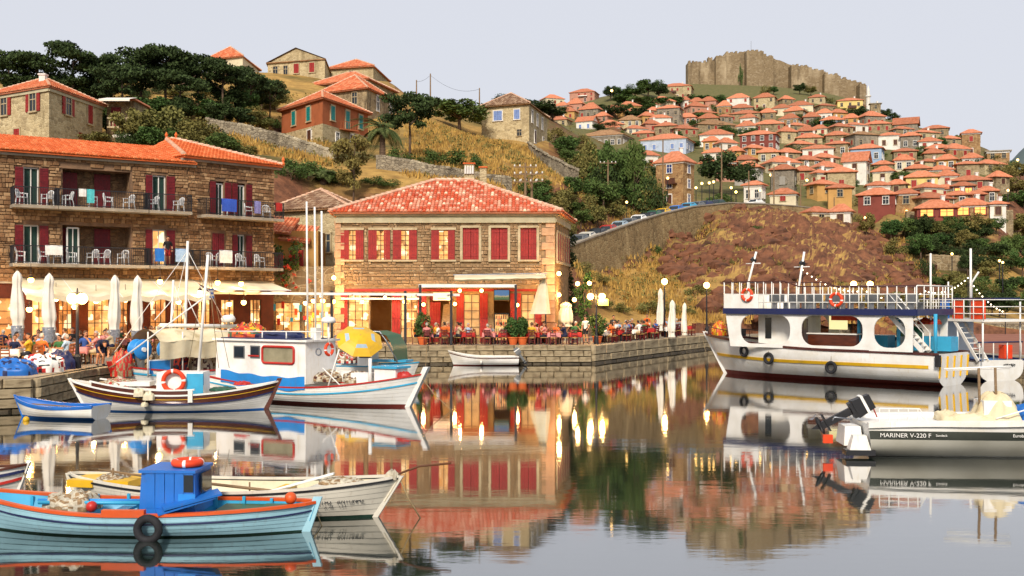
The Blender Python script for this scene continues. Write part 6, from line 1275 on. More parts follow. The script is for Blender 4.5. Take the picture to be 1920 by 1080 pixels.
BEND = dict(hip=(0, .05, .86), chest=(0, -.34, 1.02), neck=(0, -.48, 1.02), head=(0, -.58, .97), look=(0, -.7, -.7), ell=(-.22, -.46, .74), elr=(.22, -.46, .74), wrl=(-.12, -.58, .52), wrr=(.14, -.60, .50), knl=(-.12, -.08, .48), knr=(.13, -.06, .48), anl=(-.13, .06, .09), anr=(.15, .08, .09), shorts=True)
PM = {k: person_mesh(v, 'person') for k, v in dict(sit=SIT, lean=SITL, turn=SITT, stand=STAND, bend=BEND).items()}
def person(loc, rz, pose, shirt, tr, hair, label, group=None, s=1.0):
    o = put('person', PM[pose], None, loc, rz, (s,) * 3)
    for i, k in ((1, 'cl_' + shirt), (2, 'cl_' + tr), (3, 'hair_' + hair)): o.material_slots[i].link = 'OBJECT'; o.material_slots[i].material = M[k]
    return tag(o, label, 'person', group)

# ------------------------------------------------ tables and chairs
def chair_proto(name, mat, label, weave):
    t = thing(name, label, 'chair')
    mb = MB(); mb.box(0, 0, .45, .42, .42, .05, 0, .96); mb.build('seat', weave, t)
    for x in (-.18, .18): mb = MB(); mb.bar((x, -.18, 0), (x * .97, -.18, .44), .04); mb.build('leg', mat, t); mb = MB(); mb.bar((x, .19, 0), (x, .19, .46), .04); mb.bar((x, .19, .45), (x * .95, .27, .98), .04); mb.build('leg', mat, t)
    mb = MB()
    for z, y in ((.62, .215), (.76, .235), (.92, .26)): mb.bar((-.18, y, z), (.18, y, z), .025, .07)
    mb.build('backrest', mat, t); mb = MB()
    for z in (.16, .28): mb.bar((-.18, -.18, z), (.18, -.18, z), .025); mb.bar((-.18, .19, z), (.18, .19, z), .025)
    mb.build('stretcher', mat, t); return t
def table_proto(label, size=.8, mat='wood'):
    t = thing('dining_table', label, 'table'); mb = MB(); mb.box(0, 0, .735, size, size, .04); mb.build('table_top', M[mat], t)
    for x in (-1, 1):
        for y in (-1, 1): mb = MB(); mb.bar((x * size * .42, y * size * .42, 0), (x * size * .42, y * size * .42, .72), .05); mb.build('leg', M[mat], t)
    return t
def cloth_mesh(mat, size=.84, drop=.28):
    mb = MB(); n_ = 12; ring = []
    for i in range(4 * n_):
        k, t = divmod(i, n_); t = t / n_ - .5; x, y = [(t, -.5), (.5, t), (-t, .5), (-.5, -t)][k]; ring.append((x * size, y * size))
    vs = [(0, 0, .762)] + [(x, y, .762) for x, y in ring] + [(x * (1.05 + .03 * math.sin(i * 1.9)), y * (1.05 + .03 * math.sin(i * 1.9)), .762 - drop * (1.25 if i % n_ == 0 else 1)) for i, (x, y) in enumerate(ring)]; q = len(ring)
    mb.add(vs, [(0, 1 + i, 1 + (i + 1) % q) for i in range(q)] + [(1 + i, 1 + q + i, 1 + q + (i + 1) % q, 1 + (i + 1) % q) for i in range(q)]); return mb.mesh('tablecloth', mat, True)
M['chair_red'] = pm('dark_red_chair_wood', S('6a1c18'), S('4a1210'), 4, .5); M['straw'] = pm('straw_seat', S('b08c54'), S('8c6c3c'), 20, .9, .4, 40); M['chair_br'] = pm('orange_brown_chair_wood', S('9c5c2c'), S('7c4420'), 4, .5)
ch_r = chair_proto('tavern_chair', M['chair_red'], 'x', M['straw']); ch_b = chair_proto('wooden_chair', M['chair_br'], 'x', M['straw']); tb = table_proto('x')
used = {ch_r.name: False, ch_b.name: False, tb.name: False}
def place(proto, loc, rz, label, group):
    if not used[proto.name]: used[proto.name] = True; proto.location = loc; proto.rotation_euler = (0, 0, rz); proto['label'] = label; proto['group'] = group; return proto
    return dup(proto, loc, rz, label, group)
CM_R, CM_W, CM_P = cloth_mesh(M['cl_red']), cloth_mesh(M['cl_white']), cloth_mesh(M['cl_pink'])
random.seed(77); shirts = list(CL)
def rim(px): return float(np.interp(px, [770, 1108, 1200, 1322], [67.6, 68.3, 76, 88.5]))
def dining(px, D, z, zone, chair, cloth, clab, seats, turn=0.0, ppl=.75, gch=''):
    c = gp(px, D, z + .004); place(tb, c, turn, 'square wooden table on the ' + zone, 'tables on the ' + zone); o = tag(put('tablecloth', cloth, None, c, turn), clab + ' cloth on a table of the ' + zone, 'tablecloth', clab + ' cloths of the ' + zone)
    if random.random() < .8:
        mb = MB(); mb.lathe([(.04, 0), (.045, .16), (.016, .22), (.016, .29)], 8); tag(mb.build('bottle', random.choice((M['p_green'], M['p_darkgreen']))), 'green bottle standing on a table of the ' + zone, 'bottle', 'bottles of the ' + zone).location = c + Vector((random.uniform(-.2, .2), random.uniform(-.2, .2), .763))
    for a in seats:
        an = a + turn; p = c + Vector((math.sin(an) * .72, -math.cos(an) * .72, 0)); place(chair, p, an + math.pi, ('dark red' if chair is ch_r else 'orange-brown') + ' wooden chair with straw seat on the ' + zone, 'chairs on the ' + zone)
        if random.random() < ppl:
            sh = random.choice(('white', 'white', 'white', 'red', 'blue', 'black', 'green', 'grey', 'pink', 'lightblue', 'navy', 'beige', 'yellow', 'orange')); hr = random.choice('ddbbg'); ps = random.choice(('sit', 'lean', 'turn'))
            hn = {'d': 'dark', 'b': 'brown', 'g': 'grey'}[hr]; w = {'sit': 'sitting upright', 'lean': 'leaning over the table', 'turn': 'turning aside'}[ps]
            person(p + Vector((0, 0, .0)), an + math.pi, ps, sh, random.choice(('dark', 'navy', 'beige')), hr, 'diner in %s top with %s hair %s on the %s' % (sh, hn, w, zone), 'diners on the ' + zone, random.uniform(.94, 1.05))
TZ = 'tavern terrace'; RZ = 'quayside terrace'; HZ_ = 'hotel terrace'
for i, px in enumerate((800, 838, 878, 918, 948, 1000, 1040, 1078)):
    dining(px, 69.3 + (i % 2) * .15, ZQ, TZ, ch_r, CM_R if i % 3 else CM_P, 'red' if i % 3 else 'pink', (0, math.pi / 2, math.pi, -math.pi / 2), random.uniform(-.15, .15))
for px in (860, 985, 1022): dining(px, 70.9, ZQ, TZ, ch_r, CM_R, 'red', (math.pi / 2, -math.pi / 2, math.pi), .1)
for i, px in enumerate((1135, 1162, 1188, 1215, 1250, 1285)):
    dining(px, rim(px) + 1.9, ZQ, RZ, ch_r, CM_R if i % 2 else CM_W, 'red' if i % 2 else 'white', (0, math.pi / 2, math.pi, -math.pi / 2), R(35)); 
    if i < 5: dining(px + 8, rim(px) + 4.6, ZQ, RZ, ch_r, CM_W, 'white', (0, math.pi / 2, math.pi, -math.pi / 2), R(30), .9)
for px, D, tn in ((20, 46, .2), (62, 49, .1), (95, 46.5, -.1), (150, 48.2, .1), (60, 53.5, 0), (130, 54, .2), (185, 54.5, 0), (255, 59, .3), (15, 57, 0), (225, 57.5, .1), (300, 61, .2), (340, 62.5, 0), (385, 63.8, .2), (95, 57, .1), (430, 66, .1)):
    dining(px, D, ZQ, HZ_, ch_b, CM_W if px % 3 else CM_P, 'white' if px % 3 else 'pink', (0, math.pi / 2, math.pi, -math.pi / 2), tn, .8)

# ------------------------------------------------ closed parasols
def parasol(px, ytop, ybot, D, label, wr=.24, mat='parasol', group=None, wrap=False):
    c = gp(px, D, ZQ); t = thing('closed_parasol', label, 'parasol', c, 0, group); zt = Zp(ytop, D) - ZQ; zb = Zp(ybot, D) - ZQ; H = zt - zb; rd = random.Random(px)
    mb = MB(); mb.tube([(0, 0, 0), (0, 0, zt + .05)], .03, 8); mb.build('pole', M['oldwood'], t); mb = MB(); mb.lathe([(.3, 0), (.3, .07), (.06, .1), (.05, .25)], 14); mb.build('base', M['concrete'], t); ph = rd.random() * 6
    def fn(a, w):
        an = a * 2 * math.pi; r = wr * np.interp(w, [0, .06, .15, .22, .55, .8, .9, 1], [.06, .5, .8, .62, .95, 1.05, .75, .9]); r *= 1 + .16 * math.sin(an * 6 + ph) + .07 * math.sin(an * 11 + w * 5); return (r * math.cos(an) + .03 * math.sin(w * 5 + ph), r * math.sin(an), zt - H * w)
    mb = MB(); mb.grid(fn, 36, 16); mb.build('canopy', M[mat], t, True)
    if wrap:
        mb = MB(); mb.grid(lambda a, w: (wr * (1.05 - .25 * w + .06 * math.sin(a * 50 + w * 20)) * math.cos(a * 6.283), wr * (1.05 - .25 * w) * math.sin(a * 6.283), zb + .12 - .75 * w), 28, 8); mb.build('silver_wrap', M['foil'], t)
    else: mb = MB(); mb.torus((0, 0, zt - H * .86), wr * .84, .03, 16, 6, 'z'); mb.build('tie', M['rope'], t)
M['foil'] = pm('silver_foil', S('b8bcc4'), S('7c8088'), 9, .3, .8, 18, metal=.5)
parasol(33, 507, 615, 52, 'closed cream parasol beside the end of the hotel awning', .29, wrap=True); parasol(92, 512, 618, 52, 'closed cream parasol leaning shape beside the double street lamp', .30, wrap=True)
parasol(215, 515, 622, 56, 'slimmer closed cream parasol with silver wrapped foot', .27, wrap=True); parasol(257, 516, 624, 57, 'closed cream parasol standing nearest the boat with blue net reels', .30, wrap=True)
parasol(1238, 540, 620, 81, 'tallest closed white parasol on the right end of the quay', .25); parasol(1260, 562, 632, 80, 'middle closed white parasol on the right end of the quay', .27); parasol(1283, 567, 632, 85, 'thin closed white parasol nearest the tour boat bow', .2)
cu = thing('hanging_curtain', 'gathered cream canvas hanging at the right corner of the tavern awning', 'curtain', P(1020, 514, 69.6))
def cfn(a, w): an = a * 6.283; r = (.12 + .48 * w) * (1 + .2 * math.sin(an * 5)); return (r * math.cos(an) - .25 * w, r * .5 * math.sin(an), -2.6 * w)
mb = MB(); mb.grid(cfn, 36, 10); mb.build('cloth', M['awning'], cu, True); mb = MB(); mb.tube([(.1, 0, -.02), (.12, 0, -4.05)], .05, 7); mb.build('pole', M['iron'], cu)
parasol(1060, 566, 612, 74, 'half-closed cream parasol beside the yellow-lit vine', .5, 'awning')

# ------------------------------------------------ street lamps
def street_lamp(px, D, ylamp, label, arms=2, s=1.0, e=90, zb=ZQ, sp=.38):
    t = thing('street_lamp', label, 'street lamp', gp(px, D, zb)); zl = Zp(ylamp, D) - zb; mb = MB(); mb.lathe([(.16, 0), (.16, .5), (.09, .6), (.07, 1.2), (.055, zl + .1), (.07, zl + .14), (.02, zl + .45)], 10); mb.build('post', M['iron'], t)
    xs = {1: (0,), 2: (-sp, sp), 3: (-sp, 0, sp)}[arms]
    for x in xs:
        if x: mb = MB(); mb.tube([(0, 0, zl - .15), (x * .5, 0, zl + .28), (x, 0, zl + .25), (x, 0, zl + .14)], .022, 6); mb.build('arm', M['iron'], t)
        zz = zl if x else zl + .5; put('lamp_globe', BULB, t, (x, 0, zz), scale=(1.35 * s,) * 3); mb = MB(); mb.lathe([(.16 * s, .08), (.05, .2 * s), (.015, .26)], 8, (x, 0, zz)); mb.build('lamp_cap', M['iron'], t)
        lamp_light(Vector((X(px, D) + x, D - .28, zb + zz - .05)), e)
    return t
street_lamp(145, 45, 560, 'double black street lamp on the hotel terrace', 2, 1.2, 110, sp=.2); street_lamp(1118, 69.6, 556, 'black street lamp with two arms beside the tavern terrace', 2, 1.1, 90)
street_lamp(1246, 83, 540, 'black street lamp behind the white parasols', 1, 1.2, 80); street_lamp(1325, 89.5, 546, 'black street lamp at the tip of the quay', 1, 1.3, 80); street_lamp(1616, 97.5, 533, 'double black street lamp behind the tour boat', 2, 1.5, 70, .95, .75)
for px, py, lab in ((1083, 532, 'brightest lamp among the leaves of the vine'), (1105, 531, 'right-hand lamp among the leaves of the vine'), (1048, 553, 'lamp under the awning at the tavern corner'), (1077, 562, 'low lamp at the side of the tavern beside the vine')): wall_lamp(P(px, py, 73.5), lab, 45)
vn = thing('climbing_vine', 'lamp-lit green vine climbing beside the tavern corner', 'plant', gp(1095, 75, ZQ)); rng = np.random.default_rng(9); mb = MB()
for k in range(16): leaves(mb, (rng.normal() * .35, rng.normal() * .3, .8 + k * .25), (.4, .35, .3), 60, .10)
mb.build('foliage', M['broad'], vn); mb = MB(); mb.tube([(0, 0, 0), (.1, 0, 2), (-.1, 0, 4.4)], [.06, .05, .02], 6); mb.build('stem', M['bark'], vn)
iv = thing('ivy', 'dark ivy column on the rear corner of the tavern', 'plant', gp(1072, 80.3, ZQ)); mb = MB()
for k in range(22): leaves(mb, (rng.normal() * .12, rng.normal() * .15, .6 + k * .34), (.3, .3, .3), 50, .1)
mb.build('foliage', M['pine'], iv)
sgn = thing('menu_sign', 'small yellow hanging sign on the lamp by the tavern terrace', 'sign', P(1131, 567, 69.5)); mb = MB(); mb.box(0, 0, 0, .66, .05, .42); mb.build('panel', emis('yellow_sign', (1, .62, .12), .7), sgn); mb = MB(); mb.bar((-.45, 0, .26), (.33, 0, .26), .03); mb.build('bracket', M['iron'], sgn)
# ------------------------------------------------ potted plants
def potted(px, D, r, h, label):
    t = thing('potted_plant', label, 'plant', gp(px, D, ZQ)); mb = MB(); mb.lathe([(.22, 0), (.32, .42), (.36, .44), (.36, .5), (.3, .5)], 16); mb.build('pot', M['tile_new'], t); mb = MB()
    for k in range(12): d = rng.normal(size=3); d /= np.linalg.norm(d); leaves(mb, (d[0] * r * .6, d[1] * r * .5, .5 + h * .5 + d[2] * h * .36), (r * .42, r * .42, h * .24), 70, .085)
    mb.build('foliage', M['broad'], t)
potted(793, 68.7, .7, 1.5, 'bushy potted plant at the left post of the tavern pergola'); potted(962, 68.7, .62, 1.25, 'bushy potted plant at the right post of the tavern pergola'); potted(980, 68.8, .4, 1.3, 'upright potted plant next to the right pergola post'); potted(1120, 70.4, .75, 1.4, 'wide potted plant at the foot of the two-armed street lamp')
fl = thing('bougainvillea', 'bougainvillea with red flowers hanging from the balcony beside the hotel', 'plant', P(540, 505, 73.6)); mb = MB()
for k in range(16): leaves(mb, (rng.normal() * .6, rng.normal() * .3, rng.normal() * .8), (.45, .3, .4), 46, .11)
mb.build('foliage', M['broad'], fl); mb = MB(); M['petal'] = pm('red_petal', S('c83224'), S('e05a3c'), 6, .6)
for k in range(26): leaves(mb, (rng.normal() * .7, -.35 + rng.normal() * .2, rng.normal() * .8), (.12, .1, .12), 14, .09)
mb.build('blossom', M['petal'], fl)

# ------------------------------------------------ balcony chairs, towels, guest
def plastic_chair():
    t = thing('plastic_chair', 'x', 'chair'); mb = MB(); mb.box(0, 0, .42, .46, .44, .04, 0, .95); mb.build('seat', M['plastic'], t)
    for x in (-.21, .21):
        mb = MB(); mb.bar((x * 1.1, -.22, 0), (x, -.20, .64), .045); mb.build('leg', M['plastic'], t); mb = MB(); mb.bar((x * 1.1, .26, 0), (x, .2, .44), .045); mb.build('leg', M['plastic'], t); mb = MB(); mb.bar((x, -.24, .65), (x, .22, .68), .06, .035); mb.build('armrest', M['plastic'], t)
    mb = MB(); mb.tube([(-.22, .2, .44), (-.21, .27, .80), (-.1, .29, .88), (.1, .29, .88), (.21, .27, .80), (.22, .2, .44)], .03, 6)
    for k in range(4): mb.bar((-.12 + k * .08, .21, .44), (-.12 + k * .08, .28, .86), .035, .015)
    mb.build('backrest', M['plastic'], t); return t
pc = plastic_chair(); used[pc.name] = False
def onbal(a, b_, u_, out, z): d = (b_ - a).normalized(); nn_ = Vector((d.y, -d.x, 0)); p = a + Vector((d.x, d.y, 0)).normalized() * u_ + nn_ * out; p.z = ZQ + z + .002; return p
aa = math.atan2((hB - hA).y, (hB - hA).x); a2 = math.atan2((hC - hB).y, (hC - hB).x); rd = random.Random(2)
for px in (37, 84, 122, 170, 198, 236, 281, 328): place(pc, onbal(hA, hB, u(px), .72, ZU), aa + rd.choice((1, -1)) * R(70) + rd.uniform(-.3, .3), 'white plastic chair on the upper balconies of the hotel', 'white chairs on the upper balconies')
for px in (422, 455, 488): place(pc, onbal(hB, hC, u2(px), .72, ZU - .08), a2 + rd.uniform(-1.4, 1.4), 'white plastic chair on the top end balcony of the hotel', 'white chairs on the end balcony')
for px in (35, 78, 104, 130, 168, 190, 225, 292, 338): place(pc, onbal(hA, hB, u(px), .72, ZL), aa + rd.uniform(-1.5, 1.5), 'white plastic chair on the lower balconies of the hotel', 'white chairs on the lower balconies')
for px in (385, 402, 440, 475): place(pc, onbal(hB, hC, u2(px), .72, ZL), a2 + rd.uniform(-1.5, 1.5), 'white plastic chair on the lower end balcony of the hotel', 'white chairs on the lower end balcony')
def towel(a, b_, u0, u1, z, mat, label, drop=.75):
    d = (b_ - a); an = math.atan2(d.y, d.x); c = onbal(a, b_, (u0 + u1) / 2, 1.19, z + .99); w = u1 - u0; mb = MB()
    mb.grid(lambda s, t: ((s - .5) * w, (-.045 if t < .8 else .045) + .012 * math.sin(s * 9), .038 - (t / .8) * drop if t < .8 else .038 - (1 - t) * .8), 12, 10)
    mb.v = []; mb.f = []; mb.m = []; mb.r = []
    prof = [(-.05, -drop), (-.055, -drop * .5), (-.05, -.02), (-.02, .045), (.02, .045), (.05, -.02), (.055, -drop * .45)]
    mb.grid(lambda s, t: ((s - .5) * w, prof[int(round(t * 6))][0] + .012 * math.sin(s * 9), prof[int(round(t * 6))][1]), 12, 6); o = tag(mb.build('towel', mat, smooth=True), label, 'towel'); o.location = c; o.rotation_euler = (0, 0, an)
towel(hA, hB, u(154), u(168), ZU, pm('teal_towel', S('5cc0c0'), S('3ca0a4'), 5, .9), 'turquoise towel over the middle upper balcony rail'); towel(hA, hB, u(139), u(153), ZU, M['cl_white'], 'white patterned cloth over the middle upper balcony rail', .4)
M['towel_blue'] = pm('blue_towel', S('3c60c0'), S('2c48a0'), 9, .9, stretch=(8, 1, 1)); towel(hB, hC, u2(396), u2(424), ZU - .08, M['towel_blue'], 'broad blue striped towel over the top end balcony rail'); towel(hB, hC, u2(457), u2(469), ZU - .08, pm('violet_towel', S('8c88b8'), S('6c6898'), 9, .9), 'violet striped towel over the top end balcony rail'); towel(hB, hC, u2(497), u2(509), ZU - .08, M['cl_red'], 'red cloth at the corner of the top end balcony', .5)
towel(hA, hB, u(77), u(109), ZL, M['cl_white'], 'wide white towel over the lower left balcony rail', .5); towel(hA, hB, u(280), u(297), ZL, M['p_blue'], 'blue towel over the lower balcony rail below the lit door'); towel(hA, hB, u(318), u(342), ZL, M['cl_lightblue'], 'pale blue printed towel beside the standing guest'); towel(hB, hC, u2(392), u2(416), ZL, M['cl_white'], 'white towel over the lower end balcony rail')
person(onbal(hA, hB, u(308), .75, ZL), aa, 'stand', 'black', 'red', 'd', 'guest in black top and red shorts standing on the lower hotel balcony')
person(gp(188, 47.0, ZQ), R(40), 'bend', 'navy', 'navy', 'd', 'bare-legged person in navy bending over at the quay edge by the boats')
person(gp(1150, 76, ZQ), R(20), 'stand', 'black', 'dark', 'd', 'waiter in black standing among the quayside tables'); person(gp(1098, 71.5, ZQ), R(-30), 'stand', 'white', 'dark', 'd', 'waiter in white standing by the tavern corner'); person(gp(1213, 82, ZQ), 0, 'stand', 'orange', 'beige', 'b', 'person in orange standing behind the quayside tables')
# heaps on the left quay
def heap(px, D, sx, sy, h, mats, label, cat, seed, z=ZQ):
    t = MB(); n_, m_ = 40, 18
    def fn(a, w):
        an = a * 6.2832; r = math.sin(w * math.pi / 2 * 1.0); q = Vector((math.cos(an) * 1.6, math.sin(an) * 1.6, seed)); k = 1 + .30 * mn.noise(q * 1.3) + .16 * mn.noise(q * 4 + Vector((0, 0, w * 5)))
        return (sx * r * k * math.cos(an), sy * r * k * math.sin(an), max(0, h * (math.cos(w * math.pi / 2) ** .6) * (1 + .28 * mn.noise(Vector((math.cos(an) * r * 3, math.sin(an) * r * 3, seed + 5))))))
    t.grid(fn, n_, m_)
    if len(mats) > 1:
        for i in range(len(t.f)): c = t.v[t.f[i][0]]; t.m[i] = int(abs(mn.noise(Vector((c[0] * 2.6, c[1] * 2.6, c[2] * 2.6 + seed))) * 2.4 * len(mats))) % len(mats)
    o = tag(t.build({'tarpaulin': 'tarpaulin_heap', 'net': 'net_heap', 'bag': 'bag_heap'}[cat], mats, smooth=True), label, cat); o.location = gp(px, D, z); return o
heap(22, 41.2, 1.0, .7, .62, [M['p_blue'], M['p_navy']], 'crumpled blue tarpaulin heap on the corner of the left quay', 'tarpaulin', 1.0); heap(78, 43, .85, .6, .72, [M['p_white'], M['p_white'], M['p_red'], M['p_black']], 'heap of white bags printed red and black on the left quay', 'bag', 2.5); heap(112, 44.6, .6, .5, .75, [M['p_navy']], 'navy tarpaulin mound beside the double street lamp', 'tarpaulin', 4.0)
# ================================================ boats
class Hull:
    """a lofted hull: x forward (t = 0 stern, 1 bow), v = 0 keel .. 1 sheer"""
    def __init__(s, L, B, zb, zm, zs, draft=.45, rb=.5, rs=.3, stern='double', tw=.75, full=.6, tm=.45):
        s.L, s.B, s.zb, s.zm, s.zs, s.dr, s.rb, s.rs, s.st, s.tw, s.full, s.tm = L, B, zb, zm, zs, draft, rb, rs, stern, tw, full, tm
    def sheer(s, t):
        if t > s.tm: return s.zm + (s.zb - s.zm) * ((t - s.tm) / (1 - s.tm)) ** 2
        return s.zm + (s.zs - s.zm) * ((s.tm - t) / s.tm) ** 2
    def keel(s, t):
        e = max(0, (t - .8) / .2); k = -s.dr * (1 - .55 * e * e)
        if s.st == 'double': e = max(0, (.2 - t) / .2); k *= (1 - .55 * e * e)
        else: e = max(0, (.45 - t) / .45); k *= (1 - .6 * e)
        return k
    def hb(s, t):
        if s.st == 'double': return s.B / 2 * max(0, math.sin(math.pi * t)) ** s.full
        a = min(1, (1 - t) / .55); f = math.sin(a * math.pi / 2) ** s.full; g = s.tw + (1 - s.tw) * min(1, t / .4); return s.B / 2 * f * g
    def S(s, t, v, sd=1, off=0.0):
        k, z1 = s.keel(t), s.sheer(t); z = k + (z1 - k) * v; e = abs(2 * t - 1) ** 4 if s.st == 'double' else max(0, 2 * t - 1) ** 4
        pw = 2.3 + (2.5 * max(0, 1 - t * 2.5) if s.st != 'double' else 0); sh = (1 - (1 - v) ** pw) * (1 - e) + e * v ** 1.15 if v <= 1 else 1
        h = (z - k) / max(.1, z1 - k); x = s.L * (t - .5) + s.rb * max(0, (t - .6) / .4) ** 2.2 * (h - .75)
        if s.st == 'double': x -= s.rs * max(0, (.4 - t) / .4) ** 2.2 * (h - .75)
        else: x -= s.rs * max(0, (.3 - t) / .3) ** 2 * (h - .75)
        return Vector((x, sd * (s.hb(t) * sh + off), z))
    def v_at(s, t, z): k, z1 = s.keel(t), s.sheer(t); return max(0, min(1, (z - k) / (z1 - k)))
def strip(parent, H, name, mat, v0, v1, off0=0., off1=0., sides=(1, -1), t0=0., t1=1., n_=44, lip=.03):
    """a length of planking between two lines on the hull"""
    f0 = v0 if callable(v0) else (lambda t: v0); f1 = v1 if callable(v1) else (lambda t: v1)
    for sd in sides:
        mb = MB(); rows = []; e0 = []; e1 = []
        for i in range(n_ + 1):
            t = t0 + (t1 - t0) * i / n_; a, b_ = f0(t), f1(t); rows.append([H.S(t, a + (b_ - a) * j / 3, sd, off0 + (off1 - off0) * j / 3) for j in range(4)])
            e0.append((H.S(t, a, sd, off0 - lip), rows[-1][0])); e1.append((rows[-1][3], H.S(t, b_, sd, off1 - lip)))
        for R_ in (rows, e0, e1):
            w = len(R_[0]); fs = [(i * w + j, (i + 1) * w + j, (i + 1) * w + j + 1, i * w + j + 1) for i in range(n_) for j in range(w - 1)]
            mb.add([p for r_ in R_ for p in r_], [f if sd < 0 else f[::-1] for f in fs])
        mb.build(name, mat, parent, True)
def rail(parent, H, name, mat, w=.08, h=.05, v=1.0, off=0., t0=0., t1=1., n_=44, sides=(1, -1), dz=0.):
    for sd in sides:
        mb = MB(); vs = []
        for i in range(n_ + 1):
            t = t0 + (t1 - t0) * i / n_; p = H.S(t, v, sd, off) + Vector((0, 0, dz))
            for a, b_ in ((.35, -h / 2), (.35, h / 2), (-.65, h / 2), (-.65, -h / 2)): vs.append((p.x, p.y + sd * w * a, p.z + b_))
        mb.add(vs, [(i * 4 + j, i * 4 + 4 + j, i * 4 + 4 + (j + 1) % 4, i * 4 + (j + 1) % 4) for i in range(n_) for j in range(4)] + [(0, 1, 2, 3), (n_ * 4 + 3, n_ * 4 + 2, n_ * 4 + 1, n_ * 4)]); mb.build(name, mat, parent)
def deckpoly(parent, H, name, mat, v, t0, t1, off=-.05, n_=30, dz=0.):
    f = v if callable(v) else (lambda t: v); mb = MB(); vs = []
    for i in range(n_ + 1):
        t = t0 + (t1 - t0) * i / n_; a, b_ = H.S(t, f(t), 1, off), H.S(t, f(t), -1, off)
        if a.y < 0: a.y = b_.y = 0
        c = (a + b_) / 2 + Vector((0, 0, .02)); a.z += dz; b_.z += dz; c.z += dz; vs += [a, c, b_]
    mb.add(vs, [(i * 3 + j, i * 3 + 1 + j, i * 3 + 4 + j, i * 3 + 3 + j) for i in range(n_) for j in (0, 1)]); return mb.build(name, mat, parent)
def stem(parent, H, name, mat, w=.09, d=.1, t=1.0, top=1.08, bot=0.0):
    mb = MB(); vs = []; sg = 1 if t > .5 else -1
    for i in range(13):
        v = bot + (top - bot) * i / 12; p = H.S(t, min(v, 1), 1); p.y = 0
        if v > 1: q = H.S(t, .98, 1); q2 = H.S(t, 1, 1); dd = (q2 - q); dd.y = 0; p = q2 + dd.normalized() * (v - 1) * (H.sheer(t) - H.keel(t)); p.y = 0
        for a, b_ in ((-.6, -.5), (.5, -.5), (.5, .5), (-.6, .5)): vs.append((p.x + sg * d * a, w * b_, p.z))
    mb.add(vs, [(i * 4 + j, i * 4 + 4 + j, i * 4 + 4 + (j + 1) % 4, i * 4 + (j + 1) % 4) for i in range(12) for j in range(4)] + [(0, 1, 2, 3), (51, 50, 49, 48)]); mb.build(name, mat, parent)
def basic_boat(root, H, hullm, bottom, gun, inner, wz=.06, strakes=6, vtop=1.0, floor_v=.5, gw=(.09, .05), keelm=None, planked=True):
    strip(root, H, 'hull_bottom', bottom, 0, lambda t: H.v_at(t, wz), .0, .0)
    for k in range(strakes):
        f = lambda t, k=k: H.v_at(t, wz) + (vtop - H.v_at(t, wz)) * k / strakes; g = lambda t, k=k: H.v_at(t, wz) + (vtop - H.v_at(t, wz)) * (k + 1) / strakes
        strip(root, H, 'plank', hullm, f, g, .009 if planked else 0, .0, lip=.02)
    strip(root, H, 'inner_planking', inner, floor_v, .99, -.055, -.055, lip=-.005); deckpoly(root, H, 'floor_boards', inner, floor_v, .03, .97, -.05)
    rail(root, H, 'gunwale', gun, *gw); 
    if H.st != 'double':
        mb = MB(); vs = [H.S(0, v, 1) for v in np.linspace(0, 1, 12)] + [H.S(0, v, -1) for v in np.linspace(1, 0, 12)]; mb.add(vs, [tuple(range(24))]); mb.add([p + Vector((.06, 0, 0)) for p in vs], [tuple(range(23, -1, -1))]); mb.build('transom', hullm, root)
def boat_root(name, label, cat, bow, sternp):
    b_, s_ = gp(*bow), gp(*sternp); d = b_ - s_; r = thing(name, label, cat, (b_ + s_) / 2, math.atan2(d.y, d.x)); r['_L'] = d.length; return r, d.length
def LP(root, px, py, yl=0.0):
    """where the sight line through a photo point meets the boat's own lengthwise plane y = yl"""
    Mi = (Matrix.Translation(root.location) @ Matrix.Rotation(root.rotation_euler[2], 4, 'Z')).inverted(); o = Mi @ Vector((0, 0, CH)); q = Mi @ P(px, py, 50); d = q - o; t = (yl - o.y) / d.y; return o + d * t
def tyre(parent, c, R0=.24, r=.085, ax='y', rope_to=None, name='tyre_fender'):
    mb = MB(); mb.torus(c, R0, r, 26, 10, ax); o = mb.build(name, M['rubber'], parent, True)
    if rope_to is not None: mb = MB(); mb.tube([Vector(c) + Vector((0, 0, R0)), rope_to], .012, 5); mb.build('rope', M['rope'], o)
    return o
def ring(parent, c, R0=.3, r=.075, ax='y', top=False):
    mb = MB(); mb.torus(c, R0, r, 32, 10, ax)
    for i in range(len(mb.f)):
        seg = i // 10; mb.m[i] = 1 if seg % 8 == 0 else 0
    t = mb.build('life_ring', [M['ring'], M['p_white']], parent, True); return t
def bx(parent, name, mat, c, s, rz=0, taper=1.0): mb = MB(); mb.box(*c, *s, rz, taper); return mb.build(name, mat, parent)
def tb_(parent, name, mat, pts, r=.02, n_=6): mb = MB(); mb.tube(pts, r, n_); return mb.build(name, mat, parent, True)
def heap_part(parent, name, mats, c, s, seed, flat=.6):
    mb = MB()
    def fn(a, w):
        an = a * 6.2832; r = math.sin(w * math.pi / 2); q = Vector((math.cos(an) * r * 2.2, math.sin(an) * r * 2.2, seed)); k = 1 + .3 * mn.noise(q) + .14 * mn.noise(q * 3.1)
        return (c[0] + s[0] * r * k * math.cos(an), c[1] + s[1] * r * k * math.sin(an), c[2] + s[2] * max(0, math.cos(w * math.pi / 2) ** flat * (1 + .35 * mn.noise(q * 1.7) + .15 * mn.noise(q * 5))))
    mb.grid(fn, 36, 14)
    if len(mats) > 1:
        for i in range(len(mb.f)): p = mb.v[mb.f[i][0]]; mb.m[i] = int(abs(mn.noise(Vector((p[0] * 7, p[1] * 7, p[2] * 7 + seed)))) * 2.6 * len(mats)) % len(mats)
    return mb.build(name, mats, parent, True)
V = Vector

